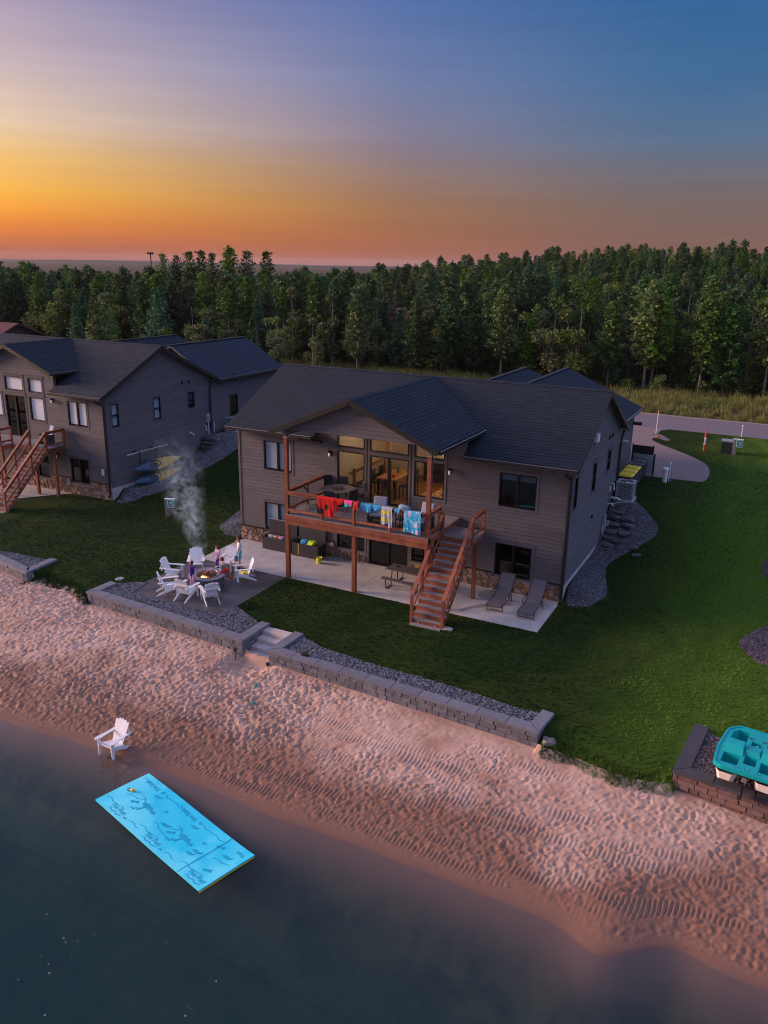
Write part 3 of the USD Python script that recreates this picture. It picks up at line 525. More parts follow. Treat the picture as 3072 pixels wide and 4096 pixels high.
# ------------------------------------------------------------------ houses
def near300(items, limit=300):
    """items: (mesh (v, f), centre in the world). Splits into the ones that show largest and the rest."""
    if len(items) <= limit: return items, []
    o = sorted(range(len(items)), key=lambda i: np.linalg.norm(items[i][1]-EYE)/math.sqrt(items[i][2]))
    return [items[i] for i in o[:limit]], [items[i] for i in o[limit:]]
def board(M, u0, u1, z0, z1, tb=.027, tt=.006):
    p = np.array([[u0, z0, -.002], [u1, z0, -.002], [u0, z1, -.002], [u1, z1, -.002], [u0, z0, tb], [u1, z0, tb], [u0, z1, tt], [u1, z1, tt]])
    return p @ M[:3, :3].T+M[:3, 3], CUBE_F
def siding(M, poly, holes, zbase, org, exp=.165, out=None):
    area = poly.difference(unary_union([sg.box(a-.1, c-.1, b+.1, d+.12) for a, b, c, d in holes])) if holes else poly
    x0, y0, x1, y1 = area.bounds; k = 0; zz = zbase
    while zz < y1-.02:
        row = area.intersection(sg.box(x0-1, zz+.05, x1+1, min(zz+exp, y1)-.02))
        for g in getattr(row, 'geoms', [row]):
            if g.is_empty or g.geom_type != 'Polygon': continue
            a, _, b, top = g.bounds; cuts = [a]; c = a+((k*1.37) % 3.3)+.25
            while c < b-.3: cuts.append(c); c += 3.66
            cuts.append(b)
            for q, w in zip(cuts[:-1], cuts[1:]):
                if w-q < .06: continue
                v, f = board(M, q+.002, w-.002, zz, zz+exp+.012)
                out.append(((v, f), v.mean(0)+org, (w-q)))
        zz += exp; k += 1
def window(house, M, r, style='slider', blind=0., glass_='pane_dark', trim=True, white=False):
    a, b, c, d = r; fw = .055; m = MB()
    def fb(x0, x1, y0, y1, z0=-.09, z1=.03): m.hexa(tr(np.array([[x, y, z] for z in (z0, z1) for y in (y0, y1) for x in (x0, x1)])))
    def tr(p): return p @ M[:3, :3].T+M[:3, 3]
    fb(a, b, c, c+fw); fb(a, b, d-fw, d); fb(a, a+fw, c+fw, d-fw); fb(b-fw, b, c+fw, d-fw)
    panes = [(a+fw, b-fw, c+fw, d-fw)]
    if style in ('slider', 'door'):
        mid = (a+b)/2; w = .045 if style == 'slider' else .06; fb(mid-w, mid+w, c+fw, d-fw, -.085, .025)
        panes = [(a+fw, mid-w, c+fw, d-fw), (mid+w, b-fw, c+fw, d-fw)]
    if style == 'hung':
        mid = (c+d)/2; fb(a+fw, b-fw, mid-.035, mid+.035, -.085, .025); panes = [(a+fw, b-fw, c+fw, mid-.035), (a+fw, b-fw, mid+.035, d-fw)]
    w = obj('sliding_door' if style == 'door' else 'window', m, 'window_frame', house)
    for x0, x1, y0, y1 in panes:
        obj('pane', (tr(np.array([[x0, y0, -.05], [x1, y0, -.05], [x1, y1, -.05], [x0, y1, -.05]])), np.array([[0, 1, 2], [0, 2, 3]])), glass_, w)
    if trim:
        t = MB()
        def tb(x0, x1, y0, y1, z1=.036): t.hexa(tr(np.array([[x, y, z] for z in (-.01, z1) for y in (y0, y1) for x in (x0, x1)])))
        tb(a-.095, a, c-.1, d+.0); tb(b, b+.095, c-.1, d); tb(a-.1, b+.1, d, d+.11, .042); tb(a, b, c-.1, c); tb(a-.12, b+.12, d+.112, d+.135, .06)
        obj('trim', t, 'siding', w)
    if blind:
        q = MB(); y0 = d-fw-blind*(d-c-2*fw)
        n = int((d-fw-y0)/.05)
        for k in range(n):
            zz = d-fw-k*.05
            q.hexa(tr(np.array([[x, y, z] for z in (-.078, -.07) for y in (zz-.05, zz-.002) for x in (a+fw, b-fw)])+np.array([[0, 0, -.004 if (i//2) % 2 else .004] for i in range(8)])))
        obj('blind', q, 'blind' if M[2, 3] or white else 'blind_blue', w)
    return w
def stones(house, parent, M, poly, seed, size=.3):
    g = np.random.default_rng(seed); x0, y0, x1, y1 = poly.bounds; P = []
    for _ in range(4000):
        q = g.uniform((x0-.2, y0-.2), (x1+.2, y1+.2))
        if all((q[0]-p[0])**2+(1.15*(q[1]-p[1]))**2 > (size*g.uniform(.55, 1.05))**2 for p in P): P.append(q)
    P = np.array(P); far = np.array([[x0-9, y0-9], [x1+9, y0-9], [x0-9, y1+9], [x1+9, y1+9]]); vo = Voronoi(np.vstack([P, far]))
    for k in range(len(P)):
        reg = vo.regions[vo.point_region[k]]
        if -1 in reg or not reg: continue
        cell = sg.Polygon(vo.vertices[reg]).intersection(poly)
        if cell.is_empty or cell.area < .006: continue
        c = cell.buffer(-.03).buffer(.018, quad_segs=2).simplify(.008)
        if c.is_empty or c.geom_type != 'Polygon': continue
        h = g.uniform(.035, .075); b = MB(); inner = sa.scale(c, .86, .86)
        e = np.array(c.exterior.coords)[:-1]; i2 = np.array(inner.exterior.coords)[:-1]; n = len(e)
        if n < 3 or len(i2) != n: continue
        if sg.LinearRing(e).is_ccw is False: e, i2 = e[::-1], i2[::-1]
        V = np.vstack([np.c_[e, np.zeros(n)], np.c_[e, np.full(n, h*.75)], np.c_[i2, h+g.uniform(-.006, .006, n)]]); F = []
        for r in range(2):
            for j in range(n): q, w = r*n+j, r*n+(j+1) % n; F += [[q, w, w+n], [q, w+n, q+n]]
        for j in range(1, n-1): F.append([2*n, 2*n+j, 2*n+j+1])
        b.add(V, F).xf(M); obj('stone', b, 'stone', parent)
def shingles(o, u, v, mask, out, org, exp=.19, tab=.34, seed=0):
    """courses of shingle tabs over the plane o + a u + b v"""
    g = np.random.default_rng(seed); u, v = np.asarray(u, float), np.asarray(v, float); n = np.cross(u, v); M = frame(o, u, v, n)
    x0, y0, x1, y1 = mask.bounds; b = y0
    while b < y1-.02:
        top = min(b+exp*1.12, y1); row = mask.intersection(sg.box(x0-1, b+.01, x1+1, min(b+exp, y1)-.005))
        for gm in getattr(row, 'geoms', [row]):
            if gm.is_empty or gm.geom_type != 'Polygon': continue
            a, _, e, _ = gm.bounds; p0 = gm.intersection(sg.box(x0-1, b, x1+1, b+.03)).bounds or (a, 0, e, 0); p1 = gm.intersection(sg.box(x0-1, min(b+exp, y1)-.04, x1+1, y1+1)).bounds or p0
            x = a-g.uniform(0, tab); 
            while x < e:
                w = tab*g.uniform(.7, 1.3); l, r = max(x, a), min(x+w, e)-.004; x += w
                if r-l < .02: continue
                lb, rb, lt, rt = max(l, p0[0]), min(r, p0[2]), max(l, p1[0]), min(r, p1[2])
                if rb-lb < .01: lb = rb = np.clip((lb+rb)/2, p0[0], p0[2]); rb += .005
                if rt-lt < .01: lt = rt = np.clip((lt+rt)/2, p1[0], p1[2]); rt += .005
                h = g.uniform(.012, .022)
                q = np.array([[lb, b, 0], [rb, b, 0], [lt, top, 0], [rt, top, 0], [lb, b, h], [rb, b, h], [lt, top, .004], [rt, top, .004]]) @ M[:3, :3].T+M[:3, 3]
                out.append(((q, CUBE_F), q.mean(0)+org, r-l))
        b += exp
def put_many(items, name, rest_name, m, parent, limit=300):
    a, b = near300(items, limit)
    for it in a: obj(name, it[0], m, parent)
    if b:
        k = MB()
        for it in b: k.add(*it[0])
        obj(rest_name, k, m, parent, kind='stuff')
def house(name, label, loc, W, D, cx, half, zr, psl, pfront, fw_, rw_, stone_regs, wings, detail, group):
    """front wall along local y = 0, right end wall at x = W. cx, half, zr, psl: the cross gable; pfront: y of its front edge."""
    org = np.array(loc, float); h = thing(name, label, 'house', loc, group=group)
    ze, oh, ry = 5.62, .5, D/2; rz = ze+(ry+oh)*.4796; ph = math.atan(.4796); sph, cph = math.sin(ph), math.cos(ph); Lv = (ry+oh)/cph
    MF = frame((0, 0, 0), (1, 0, 0), (0, 0, 1), (0, -1, 0)); MRt = frame((W, 0, 0), (0, 1, 0), (0, 0, 1), (1, 0, 0)); MLt = frame((0, D, 0), (0, -1, 0), (0, 0, 1), (-1, 0, 0)); MB_ = frame((W, D, 0), (-1, 0, 0), (0, 0, 1), (0, 1, 0))
    hh = half-.25; zt = lambda dx: zr-psl*abs(dx)-.12
    front = unary_union([sg.box(0, 0, W, ze+oh*.4796-.12), sg.Polygon([(cx-hh, 2), (cx-hh, zt(hh)), (cx, zt(0)), (cx+hh, zt(hh)), (cx+hh, 2)])])
    gab = sg.Polygon([(0, 0), (D, 0), (D, ze+oh*.4796-.12), (ry, rz-.14), (0, ze+oh*.4796-.12)])
    fr = [w[0] for w in fw_]; rr = [w[0] for w in rw_]
    for poly, holes, Mx in ((front, fr, MF), (gab.difference(sg.box(-1, -1, .161, 20)).difference(sg.box(D-.161, -1, 99, 20)), rr, MRt), (gab.difference(sg.box(-1, -1, .161, 20)).difference(sg.box(D-.161, -1, 99, 20)), [], MLt), (sg.box(0, 0, W, ze+oh*.4796-.12), [], MB_)):
        obj('wall', MB().ext(poly.difference(unary_union([sg.box(a, c, b, d) for a, b, c, d in holes])) if holes else poly, .16, -.16, Mx), 'siding', h)
    zs = .74; items = []
    siding(MF, front.intersection(sg.box(.1, zs, W-.1, 20)), fr, zs, org, out=items); zs2 = .5 if detail else zs; siding(MRt, gab.intersection(sg.box(.1, zs2, D-.1, 20)), rr, zs2, org, out=items)
    put_many(items, 'siding_board', 'siding_field', 'siding', h)
    for x in (0, W-.1): obj('corner_board', MB().box(x-.012 if x == 0 else x, x+.1 if x == 0 else x+.112, -.042, .0, zs, ze+.05), 'siding', h)
    obj('corner_board', MB().box(W, W+.04, .0, .1, zs, ze+.05), 'siding', h)
    for r in fw_: window(h, MF, *r, white=detail > 0)
    for r in rw_: window(h, MRt, *r, white=False)
    # stone foot
    sb = obj('stone_base', MB().ext(unary_union(stone_regs), .03, 0, MF), 'mortar', h)
    for k, rg in enumerate(stone_regs): stones(h, sb, frame((0, -.025, 0), (1, 0, 0), (0, 0, 1), (0, -1, 0)), rg, 40+k+detail)
    wt = MB()
    for rg in stone_regs:
        a, _, b, t = rg.bounds
        if t > .6: wt.box(a, b, -.1, .0, t, t+.035)
    obj('ledge', wt, 'black_metal', h)
    obj('foundation', MB().box(W, W+.012, .02, D-.02, -.3, (.48 if detail else zs-.02)), 'concrete', h)
    # roofs
    rf = MB(); th = .12
    v1 = (zr-psl*(half-.17)-ze)/sph; v2 = (zr-ze)/sph
    cut = sg.Polygon([(cx-half+.17, -1), (cx-half+.17, v1), (cx, min(v2, Lv)), (cx+half-.17, v1), (cx+half-.17, -1)])
    mf = sg.box(-.3, 0, W+.3, Lv).difference(cut)
    oF, uF, vF = np.array([0, -oh, ze]), (1, 0, 0), (0, cph, sph)
    rf.ext(mf, th, -th, frame(oF, uF, vF, np.cross(uF, vF)))
    oB, uB, vB = np.array([W, D+oh, ze]), (-1, 0, 0), (0, -cph, sph)
    mbk = sg.box(-.3, 0, W+.3, Lv-.06)
    rf.ext(mbk, th, -th, frame(oB, uB, vB, np.cross(uB, vB)))
    ps = math.atan(psl); sps, cps = math.sin(ps), math.cos(ps); Lp = half/cps; zp = zr-psl*half
    yend = lambda z: (z-ze)/.4796-oh
    mR = sg.Polygon([(0, 0), (yend(zp)-pfront, 0), (yend(zr)-pfront, Lp), (0, Lp)])
    oR, uR, vR = np.array([cx+half, pfront, zp]), (0, 1, 0), (-cps, 0, sps); rf.ext(mR, th, -th, frame(oR, uR, vR, np.cross(uR, vR)))
    yb = yend(zp); mL = sg.Polygon([(0, 0), (yb-pfront, 0), (yb-pfront, Lp-.02), (yb-yend(zr), Lp-.02)])
    oL, uL, vL = np.array([cx-half, yb, zp]), (0, -1, 0), (cps, 0, sps); rf.ext(mL, th, -th, frame(oL, uL, vL, np.cross(uL, vL)))
    roof = obj('roof', rf, 'trim', h); sh = []
    shingles(oF, uF, vF, mf, sh, org, seed=1); shingles(oR, uR, vR, mR, sh, org, seed=2); shingles(oL, uL, vL, mL, sh, org, seed=3)
    put_many(sh, 'shingle', 'shingle_field', 'shingle', roof)
    bk = []; shingles(oB, uB, vB, mbk, bk, org, exp=.5, tab=2.)
    k = MB(); [k.add(*i[0]) for i in bk]; obj('back_shingles', k, 'shingle', roof)
    for a, b, n in (((-.3, ry, rz+.012), (W+.3, ry, rz+.012), 52), ((cx, pfront, zr+.012), (cx, min(yend(zr), ry), zr+.012), 20)):
        a, b = np.array(a), np.array(b)
        for i in range(n):
            p, q = a+(b-a)*i/n, a+(b-a)*(i+1.12)/n; dd = (b-a)/np.linalg.norm(b-a); sx = np.cross(dd, (0, 0, 1)); m = MB()
            for s in (1, -1):
                m.hexa([p, p+s*sx*.15-np.array([0, 0, .062]), q, q+s*sx*.15-np.array([0, 0, .062]), p+[0, 0, .024], p+s*sx*.15-np.array([0, 0, .04]), q+[0, 0, .012], q+s*sx*.15-np.array([0, 0, .052])])
            obj('ridge_cap', m, 'shingle', roof)
    # rakes, gutters, downspouts
    for nm, pts in (('rake_board', [(W+.3, -oh, ze-.02), (W+.3, ry, rz-.02), (W+.3, D+oh, ze-.02)]), ('rake_board', [(-.3, -oh, ze-.02), (-.3, ry, rz-.02), (-.3, D+oh, ze-.02)]), ('rake_board', [(cx-half, pfront, zp-.02), (cx, pfront, zr-.02), (cx+half, pfront, zp-.02)])):
        b = MB()
        for p, q in zip(pts[:-1], pts[1:]): b.bar(np.array(p)-[0, 0, .09], np.array(q)-[0, 0, .09], .04, .19)
        obj(nm, b, 'black_metal', h)
    def gutter(a, b, out):
        a, b, out = map(np.array, (a, b, out)); g = MB(); g.bar(a-[0, 0, .07], b-[0, 0, .07], .02, .13); g.bar(a+out*.11-[0, 0, .07], b+out*.11-[0, 0, .07], .015, .13); g.bar(a+out*.055-[0, 0, .13], b+out*.055-[0, 0, .13], .11, .015)
        p = obj('gutter', g, 'gutter', h); obj('lip', MB().bar(a+out*.115+[0, 0, .0], b+out*.115+[0, 0, .0], .022, .016), 'grey_metal', p)
    gutter((-.32, -oh-.01, ze-.01), (cx-half+.1, -oh-.01, ze-.01), (0, -1, 0)); gutter((cx+half-.1, -oh-.01, ze-.01), (W+.32, -oh-.01, ze-.01), (0, -1, 0))
    gutter((cx+half+.01, pfront+.02, zp-.01), (cx+half+.01, yb-.05, zp-.01), (1, 0, 0))
    obj('downspout', MB().tube([(W-.15, -oh-.05, ze-.12), (W-.13, -oh, ze-.3), (W-.05, -.16, ze-.42), (W-.04, -.1, ze-.6), (W-.04, -.1, .12), (W+.0, -.25, .05)], .065, 8), 'black_metal', h, smooth=40)
    obj('downspout', MB().tube([(W+.12, D+.35, ze-.15), (W+.1, D-.05, ze-.5), (W+.1, D-.1, ze-.7), (W+.1, D-.1, 2.35)], .06, 8), 'black_metal', h, smooth=40)
    for y, z in ((6.2, 5.65), (6.85, 5.63)): obj('wall_vent', MB().box(W, W+.09, y-.06, y+.06, z-.08, z+.08), 'black_metal', h)
    # garage wings behind
    for (xr, zrd, xe, zee, y1, vis) in wings:
        w = xe-xr; a = math.atan((zrd-zee)/w); ca, s_ = math.cos(a), math.sin(a); L = w/ca; y0 = D+.02 if xe > W-.1 else 6.2; wing = MB()
        o1 = np.array([xe, y0, zee]); wing.ext(sg.box(0, 0, y1-y0, L), .12, -.12, frame(o1, (0, 1, 0), (-ca, 0, s_), np.cross((0, 1, 0), (-ca, 0, s_))))
        o2 = np.array([2*xr-xe, y1, zee]); wing.ext(sg.box(0, 0, y1-y0, L-.03), .12, -.12, frame(o2, (0, -1, 0), (ca, 0, s_), np.cross((0, -1, 0), (ca, 0, s_))))
        wr = obj('wing_roof', wing, 'trim', h); s2 = []
        shingles(o1, (0, 1, 0), (-ca, 0, s_), sg.box(max(0, D-y0-1.2), 0, y1-y0, L), s2, org, seed=5, tab=.5); shingles(o2, (0, -1, 0), (ca, 0, s_), sg.box(0, 0, y1-y0, L), s2, org, seed=6, tab=.8, exp=.3)
        k = MB(); [k.add(*i[0]) for i in s2]; obj('shingle_field', k, 'shingle', wr, kind='stuff')
        obj('ridge_cap', MB().bar((xr, D-2, zrd+.02), (xr, y1, zrd+.02), .24, .03), 'shingle', wr)
        b = MB(); b.bar((xe, y1, zee-.1), (xr, y1, zrd-.1), .04, .18); b.bar((xr, y1, zrd-.1), (2*xr-xe, y1, zee-.1), .04, .18); obj('rake_board', b, 'black_metal', h)
        if vis:
            g = obj('gutter', MB().bar((xe+.06, D+.6, zee-.07), (xe+.06, y1, zee-.07), .11, .13), 'gutter', h); obj('lip', MB().bar((xe+.12, D+.6, zee), (xe+.12, y1, zee), .02, .016), 'grey_metal', g)
        xw = xe-.28; poly = sg.box(D+.01, 1.6, y1-.3, zee+.02); hole = [(10.82, 11.66, 2.86, 4.25)] if vis == 2 else []
        Mw = frame((xw, 0, 0), (0, 1, 0), (0, 0, 1), (1, 0, 0))
        obj('wing_wall', MB().ext(poly.difference(unary_union([sg.box(*[q[i] for i in (0, 2, 1, 3)]) for q in hole])) if hole else poly, .15, -.15, Mw), 'siding', h)
        its = []; siding(Mw, poly.intersection(sg.box(D+.05, 2.2, y1-.3, 9)), hole, 2.2, org, out=its)
        k = MB(); [k.add(*i[0]) for i in its]
        if vis: obj('wing_boards', k, 'siding', h, kind='stuff')
        for q in hole: window(h, Mw, q, 'hung')
        bw = sg.Polygon([(0, 1.6), (2*(xw-xr), 1.6), (2*(xw-xr), zee), (xw-xr, zrd-.15), (0, zee)])
        obj('wing_wall', MB().ext(bw, .15, -.15, frame((xw, y1-.3, 0), (-1, 0, 0), (0, 0, 1), (0, 1, 0))), 'siding', h)
    return h
# the main house
FW = [((1.44, 2.98, 3.65, 5.04), 'slider', 1., 'pane_clear'), ((12.89, 14.43, 3.62, 5.02), 'slider', .22, 'pane_dark'), ((1.42, 2.98, .7, 2.09), 'slider', 1., 'pane_clear'), ((12.88, 14.43, .66, 2.05), 'slider', 0, 'pane_dark'),
      ((5.37, 6.75, 5.19, 6.45), 'fixed', 0, 'pane_clear'), ((7.0, 8.85, 5.17, 6.7), 'fixed', 0, 'pane_clear'), ((9.12, 10.5, 5.17, 6.45), 'fixed', 0, 'pane_clear'), ((5.37, 6.75, 3.47, 5.03), 'fixed', 0, 'pane_clear'), ((9.12, 10.5, 3.48, 5.02), 'fixed', 0, 'pane_clear'), ((7.0, 8.86, 2.9, 5.0), 'door', 0, 'pane_clear'),
      ((5.35, 6.78, .52, 2.0), 'slider', 0, 'pane_dark'), ((7.0, 8.92, .03, 2.1), 'door', 0, 'pane_dark'), ((9.09, 10.45, .53, 2.0), 'slider', 0, 'pane_dark')]
RW = [((.35, .88, 3.75, 5.05), 'hung', .12, 'pane_dark'), ((3.42, 4.06, 3.72, 5.0), 'hung', .15, 'pane_dark'), ((6.22, 6.9, 4.02, 5.0), 'hung', .5, 'pane_dark')]
SR = [sg.box(.0, 0, 1.32, .72), sg.box(1.32, 0, 3.06, .58), sg.box(3.06, 0, 5.24, .72), sg.box(5.24, 0, 6.88, .41), sg.box(9.02, 0, 10.55, .42), sg.box(10.55, 0, 12.77, .72), sg.box(12.77, 0, 14.54, .55), sg.box(14.54, 0, 15.8, .72)]
main = house('lake_house', 'dark taupe lake house with lit glass front and red timber deck', (0, 0, 0), 15.8, 8.8, 7.97, 3.7, 7.97, .42, -3.6, FW, RW, SR, [(11.3, 7.45, 15.55, 5.6, 15.6, 1), (8.4, 7.1, 12.4, 5.5, 17., 0)], 0, 'houses by the lake')
FW2 = [((11.2, 12.65, 3.76, 5.16), 'slider', 1., 'pane_clear'), ((11.0, 12.45, .5, 1.92), 'slider', 0, 'pane_dark'), ((6.3, 7.8, 5.36, 6.18), 'fixed', 1., 'pane_clear'), ((8.24, 9.36, 5.36, 6.18), 'fixed', 1., 'pane_clear'), ((8.2, 9.36, 3.76, 5.12), 'fixed', 1., 'pane_clear'), ((6.2, 7.85, 2.7, 5.1), 'door', 0, 'pane_dark'), ((4.5, 5.9, 3.76, 5.12), 'fixed', 1., 'pane_clear'), ((7.4, 9.3, .45, 1.8), 'slider', 0, 'pane_dark')]
RW2 = [((.39, .94, 3.84, 5.13), 'hung', 1., 'pane_clear'), ((3.7, 4.27, 3.77, 5.03), 'hung', 1., 'pane_clear'), ((6.67, 7.29, 3.98, 4.97), 'hung', .8, 'pane_dark')]
SR2 = [sg.box(6.8, -.25, 9.4, .36), sg.box(9.4, -.25, 10.9, .7), sg.box(10.9, -.25, 12.56, .38), sg.box(12.56, -.25, 14.0, .7)]
nb = house('lake_house', 'neighbouring taupe house at left with kayaks on its side wall', (-24.06, 1.6, .2), 14.0, 8.8, 7.05, 3.48, 8.0, .39, -.4, FW2, RW2, SR2, [(24.06-13.1, 7.45, 24.06-9.8, 5.5, 16.8, 2), (6.2, 7.45, 10.2, 5.5, 15.0, 0)], 100, 'houses by the lake')
# porch gable front, ceiling, heater
MG = frame((0, -3.24, 0), (1, 0, 0), (0, 0, 1), (0, -1, 0))
pg = sg.Polygon([(4.72, 6.13), (4.88, 6.13), (4.88, 6.46), (11.12, 6.46), (11.12, 6.13), (11.28, 6.13), (11.28, 6.46), (10.95, 6.6), (7.97, 7.82), (5.05, 6.6), (4.72, 6.46)])
obj('porch_gable', MB().ext(pg, .14, -.14, MG), 'siding', main)
its = []; siding(MG, pg.intersection(sg.box(0, 6.47, 20, 9)), [], 6.48, np.zeros(3), out=its)
for it in its: obj('gable_board', it[0], 'siding', main)
for x in (4.72, 11.12): obj('porch_beam', MB().box(x, x+.16, -3.1, -.03, 6.2, 6.44), 'siding', main)
def gable_ceiling():
    m = MB(); a = .42
    for s in (1, -1): m.hexa([(7.97+s*x, y, 7.97-a*x-.19-t) for t in (.02, 0) for y in (-3.1, -.03) for x in ((0, 3.4) if s > 0 else (3.4, 0))])
    return m
obj('porch_ceiling', gable_ceiling(), 'trim', main)
hb = obj('patio_heater', MB().box(3.6, 4.7, -.42, -.2, 5.3, 5.4), 'black_metal', main); obj('bracket', MB().bar((4.1, -.3, 5.4), (4.1, -.02, 5.5), .05, .05), 'black_metal', hb)
# ------------------------------------------------------------------ the lit room behind the glass front
def room():
    obj('floor', MB().box(.17, 15.63, .17, 8.6, 2.72, 2.86), 'floor_wood', main)
    for nm, b in (('room_wall', (5.0, 5.08, .17, 5.6, 2.86, 6.5)), ('room_wall', (10.75, 10.83, .17, 5.6, 2.86, 6.5)), ('room_wall', (5.0, 10.83, 5.5, 5.6, 2.86, 6.5)), ('room_ceiling', (5.0, 10.83, .17, 5.6, 6.5, 6.58))):
        obj(nm, MB().box(*b), 'lit_wall', main)
    for k, (x, y) in enumerate([(6.2, 1.7), (8.0, 2.4), (9.3, .8)]):
        l = thing('ceiling_lamp', ['glowing ceiling lamp in the room behind the left windows', 'glowing ceiling lamp in the room behind the glass door', 'glowing ceiling lamp in the room behind the right windows'][k], 'lamp', (x, y, 6.36), group='ceiling lamps')
        obj('shade', MB().lathe([(.02, 0), (.17, -.02), (.17, .03), (.02, .06)], 16), 'lamp_glow', l); obj('stem', MB().lathe([(.02, .05), (.02, .14)], 8), 'steel', l)
    s = thing('recliner_sofa', 'tan leather recliner sofa inside behind the right window', 'sofa', (9.95, 1.35, 2.86))
    def cush(x0, x1, y0, y1, z0, z1, r=.09):
        pts = [(x, y, z) for x in (x0+r, x1-r) for y in (y0+r, y1-r) for z in (z0+r, z1-r)]
        mf = m3.Manifold.batch_hull([m3.Manifold.sphere(r, 10).translate(p) for p in pts]).to_mesh(); return (mf.vert_properties[:, :3], mf.tri_verts)
    for k, y in enumerate((-.75, .1)):
        obj('seat_cushion', cush(-.5, .25, y, y+.82, .2, .5), 'leather', s, smooth=50); obj('back_cushion', cush(.1, .5, y, y+.82, .42, .78), 'leather', s, smooth=50); obj('head_cushion', cush(.2, .55, y, y+.82, .72, 1.08), 'leather', s, smooth=50)
    obj('footrest', cush(-.95, -.5, -.75, .05, .26, .46), 'leather', s, smooth=50)
    for y in (-.98, .93): obj('arm', cush(-.5, .5, y-.1, y+.12, .1, .64), 'leather', s, smooth=50)
    t = thing('dining_table', 'wooden dining table with clutter inside behind the glass door', 'table', (7.35, 1.75, 2.86))
    obj('tabletop', MB().box(-.5, .5, -.9, .9, .86, .92), 'lit_wood', t)
    for x in (-.42, .42):
        for y in (-.8, .8): obj('leg', MB().box(x-.04, x+.04, y-.04, y+.04, 0, .86), 'dark_wood', t)
    for k in range(4):
        c = thing('dining_chair', ['dark dining chair at the near left side of the indoor table', 'dark dining chair at the far left side of the indoor table', 'dark dining chair at the near right side of the indoor table', 'dark dining chair at the far right side of the indoor table'][k], 'chair', (7.35+(-.72 if k < 2 else .72), 1.35+.8*(k % 2), 2.86), math.pi if k < 2 else 0, group='chairs round the indoor table')
        obj('seat', MB().box(-.22, .2, -.2, .2, .56, .61), 'dark_wood', c); obj('backrest', MB().box(.16, .21, -.2, .2, .62, 1.15), 'dark_wood', c)
        for x in (-.19, .17):
            for y in (-.17, .17): obj('leg', MB().box(x-.02, x+.02, y-.02, y+.02, 0, .56), 'dark_wood', c)
    for k, (x, y, m, r, h) in enumerate([(7.2, 1.5, 'orange', .1, .18), (7.05, 1.8, 'white_plastic', .06, .22), (7.3, 2.2, 'teal_lid', .07, .25), (7.5, 1.3, 'red_cloth', .09, .1), (7.45, 2.0, 'steel', .05, .3)]):
        obj('table_pot', MB().lathe([(.01, 0), (r*.8, 0), (r, h*.5), (r*.6, h), (.01, h)], 12, (x, y, 3.78)), m, label=['orange bowl', 'white jar', 'teal vase', 'red dish', 'steel bottle'][k]+' on the indoor dining table', cat='tableware')
    st = thing('stair_rail', 'light wooden stair rail inside behind the left window', 'railing', (5.2, 1.2, 2.86))
    obj('handrail', MB().bar((0, .2, .75), (1.6, 1.2, 1.6), .09, .12), 'lit_wood', st); obj('skirt_board', MB().bar((0, .3, .1), (1.6, 1.3, .95), .06, .2), 'lit_wood', st)
    for q in (0., 1.): obj('newel_post', MB().box(.2+1.2*q-.06, .2+1.2*q+.06, .3+.8*q-.06, .3+.8*q+.06, 0, 1.+.75*q), 'lit_wood', st)
    obj('column', MB().box(1.25, 1.45, 1.4, 1.6, 0, 3.64), 'lit_wood', st)
    p = thing('wall_picture', 'grey framed picture on the wall inside the upper left window', 'picture', (5.75, 5.47, 5.7))
    obj('canvas', MB().box(-.6, .6, -.02, .02, -.45, .45), 'picture', p); f = MB()
    for a in ((-.66, .66, .45, .52), (-.66, .66, -.52, -.45), (-.66, -.6, -.45, .45), (.6, .66, -.45, .45)): f.box(a[0], a[1], -.04, .03, a[2], a[3])
    obj('frame', f, 'dark_wood', p)
    d = thing('kitchen_counter', 'dark kitchen counter with a lit lamp inside behind the door', 'counter', (8.9, 4.9, 2.86))
    obj('cabinet', MB().box(-1.4, 1.2, -.3, .55, 0, .9), 'dark_wood', d); obj('worktop', MB().box(-1.45, 1.25, -.35, .56, .9, .95), 'lit_wood', d); obj('lampshade', MB().lathe([(.12, 1.2), (.2, .98), (.02, .97)], 14, (.5, 0, .2)), 'lamp_glow', d)
room()
